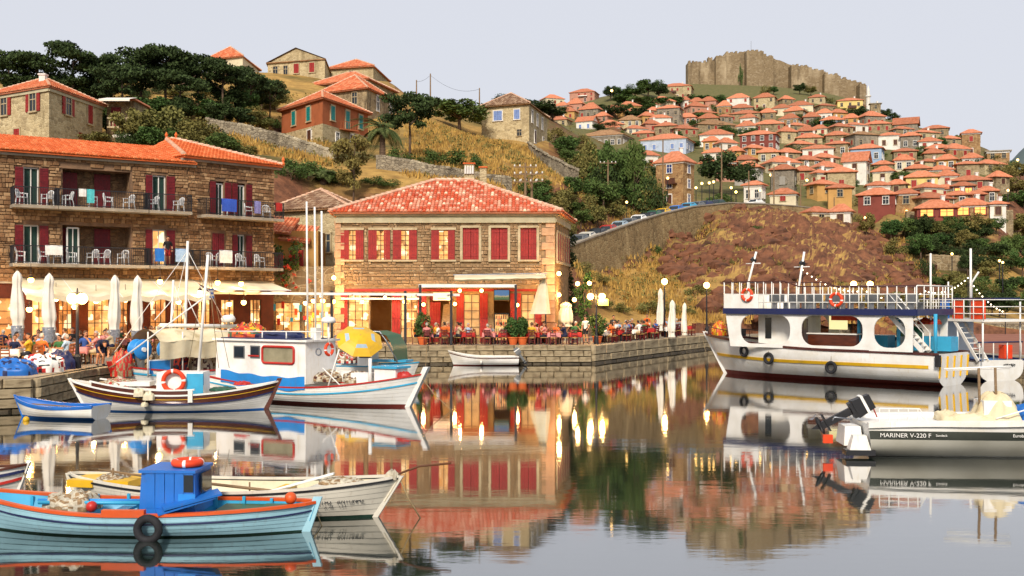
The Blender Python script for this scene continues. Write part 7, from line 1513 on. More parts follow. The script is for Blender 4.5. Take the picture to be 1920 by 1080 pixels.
# ---- 1. light blue caique with orange gunwale
r1_, L = boat_root('fishing_boat', 'light blue wooden fishing boat with orange gunwale and blue cabin', 'boat', (-48, 19.2), (588, 18.9))
H = Hull(L, 1.7, .70, .41, .52, .3, .5, .22, full=.62, tm=.55)
basic_boat(r1_, H, M['p_sky'], M['p_darkgreen'], M['p_orange'], M['p_cyan'], .03, 6, gw=(.11, .05)); rail(r1_, H, 'rubbing_strake', M['p_navy'], .03, .028, .78, .010); stem(r1_, H, 'stern_post', M['p_sky'], .09, .14, 0., 1.14); stem(r1_, H, 'stem_post', M['p_sky'], .09, .12, 1., 1.15)
sdn = 1 if LP(r1_, 300, 900, .5).y * 0 + (Matrix.Rotation(-r1_.rotation_euler[2], 4, 'Z') @ V((0, -1, 0))).y > 0 else -1     # side facing the camera
def near(root): return 1 if (Matrix.Rotation(-root.rotation_euler[2], 4, 'Z') @ V((0, -1, 0))).y > 0 else -1
ns = near(r1_); a, b_ = LP(r1_, 275, 945, 0), LP(r1_, 388, 945, 0); xc = (a.x + b_.x) / 2; w = abs(a.x - b_.x); zt = LP(r1_, 330, 872, 0).z
w *= .92; zt -= .06; mb = MB(); mb.box(xc, 0, (.36 + zt) / 2, w, .92, zt - .36, 0, .93); cab = mb.build('cabin', M['p_blue'], r1_); bx(cab, 'cabin_roof', M['p_blue'], (xc, 0, zt + .015), (w * 1.0, .96, .05))
sx = 1 if b_.x > a.x else -1
bx(cab, 'cabin_window', M['glass'], (b_.x - sx * .17, ns * .453, .90), (.17, .03, .30)); mb = MB(); mb.box(b_.x - sx * .012, 0, .88, .03, .5, .34); mb.build('cabin_window', M['glass'], cab); bx(cab, 'door', M['p_tarp'], (b_.x - sx * .2, ns * .46, .60), (.3, .02, .24))
for k in range(5): bx(cab, 'cabin_board', M['p_blue'], (xc - w * .38 + k * w * .17, ns * .447, .78), (w * .158, .03, .62))
ring(r1_, (LP(r1_, 352, 866, 0).x, 0, zt + .11), .22, .07, 'z')
mb = MB(); q = LP(r1_, 350, 950, ns * .6); mb.bar((q.x - .45, ns * .2, .72), (q.x + .42, ns * .62, .52), .55, .035); mb.bar((q.x - .35, ns * .25, .66), (q.x + .5, ns * .68, .44), .5, .03); mb.build('loose_hatch_boards', M['p_blue'], r1_)
for yy, py, m_ in ((.1, 938, 'p_tarp'), (.22, 942, 'p_cyan')): p, q = LP(r1_, 72, py, yy), LP(r1_, 285, py + 1, yy); tb_(r1_, 'pole', M[m_], [p, q], .035)
heap_part(r1_, 'net_heap', [M['net_w'], M['net']], (LP(r1_, 138, 952, 0).x, 0, .35), (.48, .4, .30), 3.3); p = LP(r1_, 172, 950, ns * .3); mb = MB(); mb.ball((p.x, p.y, p.z), .10); mb.build('float', M['p_red'], r1_, True)
bx(r1_, 'thwart', M['p_cyan'], (LP(r1_, 235, 960, 0).x, 0, .36), (.22, 1.35, .05)); bx(r1_, 'thwart', M['p_green'], (LP(r1_, 450, 960, 0).x, 0, .36), (.8, .95, .05)); bx(r1_, 'stern_locker', M['p_green'], (LP(r1_, 515, 955, 0).x, 0, .40), (.4, .36, .1)); mb = MB(); p = LP(r1_, 545, 950, .1); mb.ball((p.x, .1, .6), .11); mb.build('buoy', M['p_orange'], r1_, True)
p = LP(r1_, 277, 992, ns * .92); tyre(r1_, (p.x, ns * .91, .20), .185, .07, 'y', V((p.x, ns * .86, .45)))
rail(r1_, H, 'raised_gunwale', M['p_orange'], .11, .10, 1.0, .0, .44, .56, 12, (ns,), .05)
for k in range(9): bx(r1_, 'rib', M['p_cyan'], (L * (-.36 + k * .09), -ns * (H.hb(.14 + k * .09) - .1), .38), (.05, .05, .24))

# ---- 2. white boat with lettering
r2_, L = boat_root('fishing_boat', 'white wooden fishing boat with black lettering on its bow and yellow inside', 'boat', (736, 20.1), (135, 21.3))
H = Hull(L, 1.75, .74, .46, .60, .3, .55, .25, full=.62)
basic_boat(r2_, H, M['p_offwhite'], M['p_darkgreen'], M['p_black'], M['p_cream'], .05, 6, gw=(.07, .035)); stem(r2_, H, 'stem_post', M['p_offwhite'], .08, .1, 1., 1.06); stem(r2_, H, 'stern_post', M['p_offwhite'], .08, .1, 0., 1.05); rail(r2_, H, 'toe_rail', M['p_offwhite'], .05, .05, 1.0, -.02, dz=.04); ns = near(r2_)
deckpoly(r2_, H, 'fore_deck', M['p_offwhite'], .93, .74, .985, -.05); M['ink'] = pm('black_ink', S('1c1c1c'), S('2a2a2a'), 3, .6)
def letter_on_hull(root, H, s, px0, py, size, ns_, gap=.0, mat=None):
    """letters fixed one by one to the hull side"""
    x0 = None
    for i, chh in enumerate(s):
        if chh == ' ': continue
        p = LP(root, px0 + i * size * 1.0, py - i * .55, 0); t = max(.02, min(.98, (p.x) / H.L + .5))
        for _ in range(6): yl = ns_ * abs(H.S(t, .8, 1).y); p = LP(root, px0 + i * size, py - i * .42, yl); t = max(.02, min(.985, p.x / H.L + .5 - H.rb * max(0, (t - .6) / .4) ** 2.2 * .05 / H.L))
        v = H.v_at(t, p.z); a = H.S(t, v, ns_, .02); b2 = H.S(min(1, t + .01), v, ns_, .02); an = math.atan2((b2 - a).y, (b2 - a).x)
        up = H.S(t, min(1, v + .1), ns_, .02) - H.S(t, max(0, v - .1), ns_, .02); tilt = math.atan2(math.hypot(up.x * 0, up.y), up.z)
        text(chh, size / F * 19 * 1.45, a, mat or M['ink'], root, 'letter', rot=(R(90) - tilt * .8, 0, an + (math.pi if ns_ > 0 else 0)), ext=.003)
letter_on_hull(r2_, H, 'ΣΤΡΑΤΗΣ ΑΝΤΩΝΗΣ', 573, 945, 8.0, ns); letter_on_hull(r2_, H, 'Λ.Μ. 137', 612, 953, 5.6, ns)
def oar(root, p, q, mat, r=.03, blade=.0):
    o = tb_(root, 'oar' if blade else 'spar', mat, [p, q], r)
    if blade: d = (V(q) - V(p)).normalized(); mb = MB(); mb.bar(V(q) - d * .9, V(q), blade, .03); mb.build('blade', mat, o)
oar(r2_, LP(r2_, 425, 944, ns * .3), LP(r2_, 626, 888, ns * .15), M['p_white'], .028, .10); oar(r2_, LP(r2_, 440, 946, ns * .1), LP(r2_, 580, 900, -ns * .2), M['p_offwhite'], .028, .10)
oar(r2_, LP(r2_, 150, 922, 0), LP(r2_, 225, 908, 0), M['p_white'], .03, .09); oar(r2_, LP(r2_, 185, 880, -.2), LP(r2_, 285, 895, -.2), M['oldwood'], .022); oar(r2_, LP(r2_, 212, 925, -.2), LP(r2_, 212, 878, -.2), M['oldwood'], .02); oar(r2_, LP(r2_, 384, 906, -.2), LP(r2_, 560, 926, -.2), M['oldwood'], .03); oar(r2_, LP(r2_, 468, 935, 0), LP(r2_, 468, 904, 0), M['oldwood'], .016)
for px in (175, 240): p = LP(r2_, px, 930, 0); bx(r2_, 'hatch', M['p_yellow'], (p.x, 0, .52), (.55, .95, .14))
bx(r2_, 'thwart', M['p_yellow'], (LP(r2_, 520, 930, 0).x, 0, .42), (.22, 1.35, .05)); heap_part(r2_, 'net_heap', [M['net_w'], M['net']], (LP(r2_, 640, 915, 0).x, 0, .60), (.42, .30, .12), 7.7); heap_part(r2_, 'net_heap', [M['net'], M['net_w']], (LP(r2_, 215, 930, 0).x, 0, .5), (.35, .4, .16), 1.7)
heap_part(r2_, 'bow_bundle', [M['net_w']], (LP(r2_, 735, 908, 0).x, 0, .72), (.13, .13, .16), 5.1)
p = H.S(1, 1, 1); tb_(r2_, 'mooring_rope', M['rope'], [V((p.x, 0, p.z)), V((p.x + .18, 0, .35)), V((p.x + .42, .05, -.05))], .014); tb_(r2_, 'mooring_rope', M['rope'], [H.S(.80, .7, ns, .02), H.S(.80, .7, ns, .02) + V((.3, ns * .4, -.3)), H.S(.80, .7, ns, .02) + V((.55, ns * .7, -.62))], .012)
tb_(r2_, 'bow_pole', M['wood'], [V((p.x - .1, 0, p.z + .05)), V((p.x + .35, -ns * .1, p.z + .22)), V((p.x + .95, -ns * .2, p.z + .28))], .022)

# ---- 3. boat cut by the left edge
r3_, L = boat_root('rowing_boat', 'white boat with red and blue stripes, only its bow in view', 'boat', (47, 22.6), (-190, 23.2)); H = Hull(L, 1.3, .62, .42, .5, .25, .3, .2)
basic_boat(r3_, H, M['p_white'], M['p_darkred'], M['varnish'], M['p_offwhite'], .04, 5); rail(r3_, H, 'rubbing_strake', M['p_navy'], .04, .06, .82, .012); rail(r3_, H, 'red_strake', M['p_red'], .04, .06, .60, .012); stem(r3_, H, 'stem_post', M['p_white'], .07, .08, 1., 1.06)

# ---- 4. blue and white dinghy
r4_, L = boat_root('dinghy', 'small white dinghy with blue rim moored by the left quay corner', 'boat', (33, 37.4), (190, 36.6)); H = Hull(L, 1.35, .70, .42, .48, .2, .35, .05, 'transom', .8)
basic_boat(r4_, H, M['p_white'], M['p_blue'], M['p_blue'], M['p_blue'], .09, 5, gw=(.10, .07)); rail(r4_, H, 'blue_strake', M['p_blue'], .04, .06, .92, .01); stem(r4_, H, 'stem_post', M['p_blue'], .06, .07, 1., 1.1)
bx(r4_, 'thwart', M['p_blue'], (.1, 0, .34), (.25, 1.15, .04)); bx(r4_, 'thwart', M['p_blue'], (-.8, 0, .34), (.25, 1.1, .04)); oar(r4_, V((-.9, .2, .42)), V((.8, .35, .5)), M['oldwood'], .025, .1)
mb = MB(); mb.ball((LP(r4_, 48, 785, near(r4_) * .9).x - .1, near(r4_) * 1.0, .04), .11); mb.build('mooring_float', M['p_yellow'], r4_, True)

# ---- 5. white and mahogany caique with life ring
r5_, L = boat_root('fishing_boat', 'white caique with mahogany band and life ring on its grey box', 'boat', (516, 40.0), (141, 39.6)); H = Hull(L, 2.35, 1.05, .62, 1.12, .45, .55, .7, full=.62, tm=.52)
basic_boat(r5_, H, M['p_white'], M['p_blue'], M['p_white'], M['p_offwhite'], .05, 6, vtop=.72, gw=(.11, .06)); ns = near(r5_)
for k in range(3): strip(r5_, H, 'mahogany_plank', M['varnish'], .72 + k * .093, .72 + (k + 1) * .093, .010, .0, lip=.03)
rail(r5_, H, 'blue_strake', M['p_navy'], .04, .05, .70, .02); rail(r5_, H, 'yellow_line', M['p_yellow'], .025, .02, .86, .012); stem(r5_, H, 'stem_post', M['varnish'], .13, .16, 1., 1.1); stem(r5_, H, 'stern_post', M['p_white'], .1, .12, 0., 1.06)
rail(r5_, H, 'raised_bulwark', M['varnish'], .06, .16, 1.0, -.01, .12, .62, 24, (1, -1), .09); rail(r5_, H, 'bulwark_cap', M['p_white'], .12, .05, 1.0, .0, .11, .63, 24, (1, -1), .19)
deckpoly(r5_, H, 'deck', M['p_offwhite'], .80, .05, .95, -.06)
p, q = LP(r5_, 300, 740, 0), LP(r5_, 388, 690, 0); xc = (p.x + q.x) / 2; bx(r5_, 'engine_box', M['p_white'], (xc, 0, .95), (abs(q.x - p.x), 1.1, .95), 0, .97); bx(r5_, 'engine_box_panel', M['p_cyan'], (xc + .55, ns * .5, 1.0), (.6, .14, .75))
p = LP(r5_, 325, 715, ns * .72); ring(r5_, (p.x, ns * .68, p.z), .37, .085, 'y'); bx(r5_, 'white_panel', M['p_white'], (LP(r5_, 255, 722, 0).x, ns * .2, 1.0), (1.3, .7, .16))
bx(r5_, 'bulwark_post', M['p_white'], (LP(r5_, 357, 748, ns * 1.15).x, ns * 1.16, .60), (.16, .10, .45)); tbx = LP(r5_, 268, 742, ns * 1.15)
for k, (dx, dz, s) in enumerate(((-.12, .08, .34), (.22, -.05, .36), (.08, -.28, .2))): heap_part(r5_, 'foam_fender', [M['p_cream']], (tbx.x + dx, ns * 1.22, tbx.z + dz - .1), (s * .6, .16, s * .8), 9 + k, .4)
heap_part(r5_, 'net_heap', [M['net'], M['net_w'], M['p_red'], M['net']], (LP(r5_, 225, 715, 0).x, 0, .85), (.7, .6, .32), 12.0); heap_part(r5_, 'net_heap', [M['p_green'], M['p_darkgreen']], (LP(r5_, 418, 738, 0).x, 0, .72), (.5, .5, .12), 13.0)
bx(r5_, 'red_crate', M['p_red'], (LP(r5_, 215, 705, 0).x, .3, 1.0), (.5, .4, .3)); tb_(r5_, 'mast', M['p_white'], [LP(r5_, 372, 700, 0), LP(r5_, 390, 478, 0)], .055); tb_(r5_, 'boom', M['p_white'], [LP(r5_, 218, 680, 0), LP(r5_, 380, 560, 0)], .03)
for a in ((352, 455), (410, 690), (430, 680)): tb_(r5_, 'stay', M['rope'], [LP(r5_, 388, 490, 0), LP(r5_, a[0], 690, .1)], .010, 4)
heap_part(r5_, 'buoy_pair', [M['p_red']], (LP(r5_, 455, 725, 0).x, 0, .92), (.3, .25, .12), 15.0)

# ---- 6. white and blue fishing boat with wheelhouse
r6_, L = boat_root('fishing_boat', 'white fishing boat with blue tarpaulin sides and red-framed wheelhouse window', 'boat', (786, 40.6), (425, 45.5)); H = Hull(L, 3.0, 1.28, .66, .95, .6, .85, .4, 'transom', .8, .62)
basic_boat(r6_, H, M['p_white'], M['p_darkred'], M['p_red'], M['p_offwhite'], .10, 7, gw=(.10, .06)); rail(r6_, H, 'cyan_strake', M['p_cyan'], .04, .06, .80, .012); stem(r6_, H, 'stem_post', M['p_white'], .18, .2, 1., 1.2); ns = near(r6_); deckpoly(r6_, H, 'deck', M['p_offwhite'], .86, .02, .97, -.06)
def SP6(t, v): return H.S(t, v, ns, .03)
mb = MB(); mb.grid(lambda a, w: H.S(.10 + .46 * a, 1.0, ns, .03) + V((0, 0, -.12 + .52 * w + .03 * math.sin(a * 21))), 30, 4); mb.build('blue_tarpaulin', M['p_tarp'], r6_, True)
p, q = LP(r6_, 435, 700, 0), LP(r6_, 603, 640, 0); x0, x1 = sorted((p.x, q.x)); zt = LP(r6_, 550, 641, ns * .9).z; zb_ = .75
mb = MB(); wd_ = 1.9; mb.box((x0 + x1) / 2, 0, (zb_ + zt) / 2, x1 - x0, wd_, zt - zb_, 0, .98); wh = mb.build('wheelhouse', M['p_white'], r6_); bx(wh, 'roof', M['p_white'], ((x0 + x1) / 2, 0, zt + .04), (x1 - x0 + .2, wd_ + .2, .08)); bx(wh, 'roof_edge', M['p_navy'], ((x0 + x1) / 2, 0, zt + .095), (x1 - x0 - .6, wd_ + .0, .05))
p, q = LP(r6_, 492, 680, ns * .96), LP(r6_, 551, 651, ns * .96); xm, zm_ = (p.x + q.x) / 2, (p.z + q.z) / 2; ww, hh = abs(q.x - p.x), abs(q.z - p.z)
mb = MB(); rr = .12; loop = []
for cx_, cz_, a0 in ((1, 1, 0), (-1, 1, 90), (-1, -1, 180), (1, -1, 270)):
    for k in range(5): a_ = R(a0 + k * 22.5); loop.append((xm + cx_ * (ww / 2 - rr) + rr * math.cos(a_), ns * .965, zm_ + cz_ * (hh / 2 - rr) + rr * math.sin(a_)))
mb.tube(loop, .05, 8, closed=True); wf = mb.build('window_frame', M['p_red'], wh, True); mb = MB(); mb.add([(a_[0], ns * .955, a_[2]) for a_ in loop], [tuple(range(len(loop)))]); mb.build('window_glass', pm('cabin_glass', S('9c9478'), S('6e6850'), .8, .15), wf)
for px, w_ in ((448, .5), (478, .42)): p = LP(r6_, px, 660, ns * .96); bx(wh, 'small_window', M['glass'], (p.x, ns * .955, p.z), (w_, .03, .42)); bx(wh, 'window_surround', M['p_grey'], (p.x, ns * .945, p.z), (w_ + .1, .03, .52))
p = LP(r6_, 475, 667, ns * .98); bx(wh, 'red_stripe', M['p_red'], (p.x, ns * .965, p.z), (.6, .02, .06)); mb = MB(); p = LP(r6_, 597, 660, ns * .97); mb.torus((p.x, ns * .96, p.z), .13, .03, 18, 6, 'y'); mb.build('porthole', M['steel'], wh)
# roof rack, rails, goods
for px in (495, 540, 590, 620): p = LP(r6_, px, 640, ns * .7); tb_(r6_, 'rail_post', M['p_white'], [(p.x, ns * .8, zt), (p.x, ns * .8, zt + .38)], .025)
tb_(r6_, 'roof_rail', M['p_white'], [(x0 - .2, ns * .8, zt + .36), (x1 + .7, ns * .8, zt + .42)], .025); heap_part(r6_, 'folded_tarpaulin', [M['p_navy']], ((x0 + x1) / 2 + .2, 0, zt + .08), (1.2, .7, .28), 21.); heap_part(r6_, 'net_heap', [M['p_red'], M['p_orange'], M['p_green'], M['p_yellow']], (x0 + .9, 0, zt + .1), (.9, .6, .55), 22.)
p = LP(r6_, 617, 655, ns * .6); ring(r6_, (p.x, ns * .6, p.z), .22, .06, 'x'); fx = [LP(r6_, 612, 700, 0).x, LP(r6_, 690, 712, 0).x]
for k, px in enumerate((640, 690)): p = LP(r6_, px, 690, 0); bx(r6_, 'fish_box', M['p_white'], (p.x, .2 * (-1) ** k, 1.05), (.9, .6, .4)); heap_part(r6_, 'net_heap', [M['net'], M['net_w'], M['p_brown']], (p.x - .5, 0, .85), (.6, .6, .4), 30. + k)
p = LP(r6_, 745, 690, 0); bx(r6_, 'bow_locker', M['p_white'], (p.x - .3, 0, 1.2), (1.0, .8, .55)); bx(r6_, 'bow_locker_lid', M['p_cyan'], (p.x - .3, 0, 1.5), (1.2, .95, .08)); heap_part(r6_, 'red_buoy', [M['p_red']], (LP(r6_, 762, 708, 0).x, ns * .15, 1.12), (.3, .22, .22), 33.)
tb_(r6_, 'mooring_post', M['p_white'], [LP(r6_, 694, 722, ns * .5), LP(r6_, 694, 672, ns * .5)], .07); p = H.S(1, .9, 1); tb_(r6_, 'mooring_rope', M['rope'], [V((p.x, 0, p.z)), V((p.x + .7, ns * .2, .55)), V((p.x + 1.6, ns * .4, 0))], .016)
tb_(r6_, 'samson_pole', M['p_white'], [LP(r6_, 615, 725, ns * .9), LP(r6_, 636, 655, ns * .5)], .03); tb_(r6_, 'rail', M['p_white'], [LP(r6_, 605, 690, ns * .9), LP(r6_, 640, 725, ns * .9)], .025); bx(r6_, 'radar_mast_foot', M['p_white'], (x1 - .3, 0, zt + .3), (.3, .3, .5)); mb = MB(); mb.lathe([(.28, 0), (.30, .12), (.22, .22), (.05, .26)], 14, (LP(r6_, 616, 605, 0).x, 0, zt + .75)); mb.build('radar_dome', M['p_white'], r6_, True); tb_(r6_, 'radar_pole', M['p_white'], [(LP(r6_, 616, 605, 0).x, 0, zt), (LP(r6_, 616, 605, 0).x, 0, zt + .78)], .05)

# ---- 7. boat with two blue net reels
r7_, L = boat_root('trawler', 'white boat with red rail, two blue net reels and a cream canopy', 'boat', (212, 45.2), (455, 50.5)); H = Hull(L, 2.6, 1.35, .95, 1.0, .5, .6, .3, 'transom', .8); ns = near(r7_)
basic_boat(r7_, H, M['p_white'], M['p_darkred'], M['p_red'], M['p_offwhite'], .08, 6, gw=(.1, .07)); deckpoly(r7_, H, 'deck', M['oldwood'], .85, .03, .96, -.06); stem(r7_, H, 'stem_post', M['p_red'], .14, .16, 1., 1.1); rail(r7_, H, 'cyan_strake', M['p_cyan'], .04, .08, .85, .012)
for px, py in ((262, 655), (316, 655)):
    p = LP(r7_, px, py, ns * .35); rl = thing_part = None; mb = MB(); prof = [(.10, -.28), (.42, -.28), (.44, -.24), (.42, -.20), (.10, -.18), (.10, .18), (.42, .20), (.44, .24), (.42, .28), (.10, .28)]
    T_ = Matrix.Translation(p) @ Matrix.Rotation(R(90), 4, 'X'); mb.T = T_; mb.lathe(prof, 22); re = mb.build('net_reel', M['p_tarp'], r7_, True); mb = MB(); mb.T = T_; mb.lathe([(.1, -.3 * ns if 0 else .28), (.1, .34), (.02, .36)], 12); mb.build('reel_hub', M['p_white'], re); mb = MB(); mb.T = T_; mb.lathe([(.1, -.36), (.1, -.28), (.02, -.26)], 12); mb.build('reel_hub', M['p_white'], re); bx(re, 'reel_stand', M['p_grey'], (p.x, p.y, p.z - .45), (.16, .5, .8))
mb = MB()
def can(a, w): p_ = LP(r7_, 272 + 165 * a, 622, 0); return V((p_.x, -1.1 + 2.2 * w, p_.z + .12 - .5 * (2 * w - 1) ** 2 - .05 * math.sin(a * 15)))
mb.grid(can, 24, 10); cn = mb.build('canopy', M['canvas'], r7_, True); mb = MB(); mb.grid(lambda a, w: can(a, 1 if ns > 0 else 0) + V((0, ns * .04 * math.sin(a * 30), -.75 * w)), 30, 6); mb.build('side_curtain', M['canvas'], cn, True)
for px in (275, 340, 432): p = LP(r7_, px, 622, ns * .9); tb_(r7_, 'canopy_post', M['p_white'], [(p.x, ns * 1.0, .8), (p.x, ns * 1.0, p.z)], .03)
tb_(r7_, 'canopy_boom', M['p_white'], [LP(r7_, 300, 610, 0), LP(r7_, 445, 612, 0)], .09, 8); tb_(r7_, 'mast', M['p_white'], [LP(r7_, 345, 690, 0), LP(r7_, 352, 452, 0)], .06); tb_(r7_, 'mast_strut', M['p_white'], [LP(r7_, 318, 680, 0), LP(r7_, 325, 525, 0)], .05)
for a, c_ in (((352, 470), (215, 660)), ((352, 470), (300, 690)), ((352, 470), (430, 620)), ((325, 530), (350, 600)), ((325, 560), (290, 600)), ((352, 560), (375, 610))): tb_(r7_, 'stay', M['p_white'], [LP(r7_, *a, 0), LP(r7_, *c_, .1)], .014 if a[1] < 500 else .022, 4)
fg = tb_(r7_, 'flag_staff', M['oldwood'], [LP(r7_, 400, 600, 0), LP(r7_, 396, 535, 0)], .015); p = LP(r7_, 397, 540, 0); mb = MB()
for k in range(5): mb.mi = k % 2; mb.box(p.x, p.y, p.z - .06 - k * .09, .30, .02, .088, .3)
mb.build('striped_flag', [M['p_blue'], M['p_white']], fg)
for k, (px, py, mm, s) in enumerate(((225, 660, ('p_red', 'net'), .45), (245, 672, ('p_offwhite', 'net', 'p_red'), .5), (290, 668, ('net', 'net_w'), .5), (345, 665, ('p_red', 'p_navy'), .35), (370, 660, ('net_w', 'p_brown'), .5), (410, 655, ('canvas', 'net'), .6))): p = LP(r7_, px, py, 0); heap_part(r7_, 'gear_heap', [M[m_] for m_ in mm], (p.x, .2 * (-1) ** k, .85), (s, s, max(.25, p.z - .85)), 40. + k)
for a, c_ in (((205, 690), (285, 640)), ((220, 700), (300, 672)), ((330, 690), (270, 655))): tb_(r7_, 'spar', M['oldwood'], [LP(r7_, *a, ns * .3), LP(r7_, *c_, ns * .1)], .03)
p = LP(r7_, 428, 600, 0); mb = MB(); mb.lathe([(.3, 0), (.34, .16), (.26, .3), (.1, .34)], 14, (p.x, 0, p.z - .1)); mb.build('radar_dome', M['p_white'], r7_, True); tb_(r7_, 'radar_pole', M['p_white'], [(p.x, 0, .9), (p.x, 0, p.z)], .05)
bx(r7_, 'blue_hatch', M['p_tarp'], (LP(r7_, 300, 700, ns * .9).x, ns * .85, 1.2), (1.0, .1, .55)); bx(r7_, 'hatch_frame', M['p_white'], (LP(r7_, 300, 700, ns * .9).x, ns * .82, 1.2), (1.1, .1, .65))

# ---- 8. small boat with bimini frame and yellow parasol
r8_, L = boat_root('small_boat', 'small white boat with blue rim, bent frame and green canopy', 'boat', (782, 53.0), (600, 54.5)); H = Hull(L, 2.0, 1.0, .8, .8, .4, .5, .2, 'transom'); ns = near(r8_)
basic_boat(r8_, H, M['p_white'], M['p_blue'], M['p_cyan'], M['p_offwhite'], .08, 5); deckpoly(r8_, H, 'deck', M['p_white'], .9, .03, .96, -.06); bx(r8_, 'console', M['p_white'], (LP(r8_, 690, 660, 0).x, 0, 1.2), (.8, .8, .8)); bx(r8_, 'console_window', M['glass'], (LP(r8_, 690, 660, 0).x, ns * .41, 1.35), (.6, .02, .3))
for yy in (-.8, .8): tb_(r8_, 'frame_tube', M['steel'], [LP(r8_, 612, 680, yy), LP(r8_, 628, 630, yy), LP(r8_, 655, 619, yy), LP(r8_, 712, 622, yy), LP(r8_, 725, 640, yy), LP(r8_, 745, 678, yy)], .04)
mb = MB()
def gcan(a, w): p_ = [LP(r8_, 712, 620, 0), LP(r8_, 738, 628, 0), LP(r8_, 750, 650, 0), LP(r8_, 752, 676, 0)]; k = min(2.999, a * 3); i = int(k); q_ = p_[i].lerp(p_[i + 1], k - i); return V((q_.x, -.9 + 1.8 * w, q_.z))
mb.grid(gcan, 12, 4); mb.build('green_canopy', M['p_green'], r8_, True); bx(r8_, 'blue_cover', M['p_cyan'], (LP(r8_, 735, 676, 0).x, 0, LP(r8_, 735, 676, 0).z), (1.9, 1.0, .1))
for px, yt in ((575, 378), (590, 388), (603, 396)): tb_(r8_, 'outrigger_rod', M['p_white'], [LP(r8_, px + 2, 650, 0), LP(r8_, px, yt, 0)], .05)
heap_part(r8_, 'gear_heap', [M['net'], M['p_offwhite'], M['p_red'], M['p_brown']], (LP(r8_, 650, 670, 0).x, 0, .9), (.7, .6, .5), 52.)
yp = thing('beach_parasol', 'open yellow beach parasol with pale blue marks tilted over the small boat', 'parasol', P(674, 640, 51.2)); yp.rotation_euler = (R(38), R(16), 0); mb = MB()
for k in range(8):
    for j in range(6):
        def pt(a_, w_): an = a_ / 8 * 6.2832; r_ = 1.15 * w_; return (r_ * math.cos(an), r_ * math.sin(an), .42 * (1 - w_ * w_))
        mb.mi = 1 if (k % 2 == 0 and j == 3) else 0; mb.add([pt(k, j / 6), pt(k, (j + 1) / 6), pt(k + 1, (j + 1) / 6), pt(k + 1, j / 6)], [(0, 1, 2, 3)])
mb.build('canopy', [M['p_yellow'], M['p_paleblue']], yp); mb = MB()
for k in range(8): an = k / 8 * 6.2832; mb.tube([(0, 0, .40), (.6 * math.cos(an), .6 * math.sin(an), .29), (1.14 * math.cos(an), 1.14 * math.sin(an), .0)], .012, 4)
mb.build('ribs', M['steel'], yp); mb = MB(); mb.tube([(0, 0, .44), (0, 0, -1.5)], .02, 6); mb.build('pole', M['steel'], yp)

# ---- 9. skiff at the tavern quay
r9_, L = boat_root('skiff', 'small white skiff with outboard motor moored below the tavern terrace', 'boat', (843, 66.7), (972, 66.9)); H = Hull(L, 1.4, .92, .55, .55, .25, .4, .05, 'transom', .85); basic_boat(r9_, H, M['p_white'], M['p_darkred'], M['p_white'], M['p_offwhite'], .06, 5, gw=(.1, .06)); rail(r9_, H, 'wood_strake', M['varnish'], .04, .05, .88, .012)
def outboard(root, c, rz, tilt, s=1.0, mat='p_black', name='outboard_motor'):
    T_ = Matrix.Translation(c) @ Matrix.Rotation(rz, 4, 'Z') @ Matrix.Rotation(tilt, 4, 'Y') @ Matrix.Scale(s, 4); mb = MB(); mb.T = T_; mb.box(-.12, 0, .42, .42, .30, .42, 0, .78); mb.box(-.12, 0, .18, .36, .26, .1); o = mb.build(name, M[mat], root); mb = MB(); mb.T = T_; mb.box(-.12, 0, -.22, .16, .12, .75); mb.build('leg', M['p_grey' if mat != 'p_black' else 'p_black'], o); mb = MB(); mb.T = T_; mb.box(-.14, 0, -.48, .40, .2, .03); mb.ball((-.14, 0, -.62), (.22, .06, .06), 10, 6); mb.add([(-.04, 0, -.62), (-.2, 0, -.62), (-.16, 0, -.85)], [(0, 1, 2)]); mb.build('gearcase', M['p_black'], o)
    mb = MB(); mb.T = T_
    for k in range(3): an = k * 2.094; c0, s0 = math.cos(an), math.sin(an); mb.add([(-.36, .03 * c0, -.62 + .03 * s0), (-.38, .16 * c0 - .06 * s0, -.62 + .16 * s0 + .06 * c0), (-.35, .16 * c0 + .06 * s0, -.62 + .16 * s0 - .06 * c0)], [(0, 1, 2)])
    mb.build('propeller', M['steel'], o); mb = MB(); mb.T = T_; mb.box(-.12, 0, .45, .428, .306, .06); mb.build('cowl_band', M['p_white'], o); return o
p = H.S(0, 1, 1); outboard(r9_, V((p.x - .02, 0, .55)), 0, R(35), .9, 'p_grey'); bx(r9_, 'thwart', M['p_white'], (0, 0, .42), (.25, 1.15, .04)); tb_(r9_, 'side_fender', M['p_white'], [V((.2, near(r9_) * .74, .12)), V((.2, near(r9_) * .76, .34))], .07, 8)

# ---- 10. tour boat
def panel(parent, name, mat, outer, holes, y, th=.06):
    """flat panel in the x/z plane with cut-out openings"""
    cu = bpy.data.curves.new(name, 'CURVE'); cu.dimensions = '2D'; cu.fill_mode = 'BOTH'; cu.extrude = th / 2
    for loop in [outer] + holes:
        sp = cu.splines.new('POLY'); sp.points.add(len(loop) - 1); sp.use_cyclic_u = True
        for i, (a_, b2) in enumerate(loop): sp.points[i].co = (a_, b2, 0, 1)
    tmp = bpy.data.objects.new('tmp', cu); col.objects.link(tmp); dg = bpy.context.evaluated_depsgraph_get(); me = bpy.data.meshes.new_from_object(tmp.evaluated_get(dg)); bpy.data.objects.remove(tmp); me.materials.clear(); me.materials.append(mat)
    return put(name, me, parent, (0, y, 0), rot=(R(90), 0, 0))
def rrect(x0, x1, z0, z1, r, n_=7):
    o = []
    for cx_, cz_, a0 in ((x1 - r, z1 - r, 0), (x0 + r, z1 - r, 90), (x0 + r, z0 + r, 180), (x1 - r, z0 + r, 270)):
        for k in range(n_): a_ = R(a0 + 90 * k / (n_ - 1)); o.append((cx_ + r * math.cos(a_), cz_ + r * math.sin(a_)))
    return o
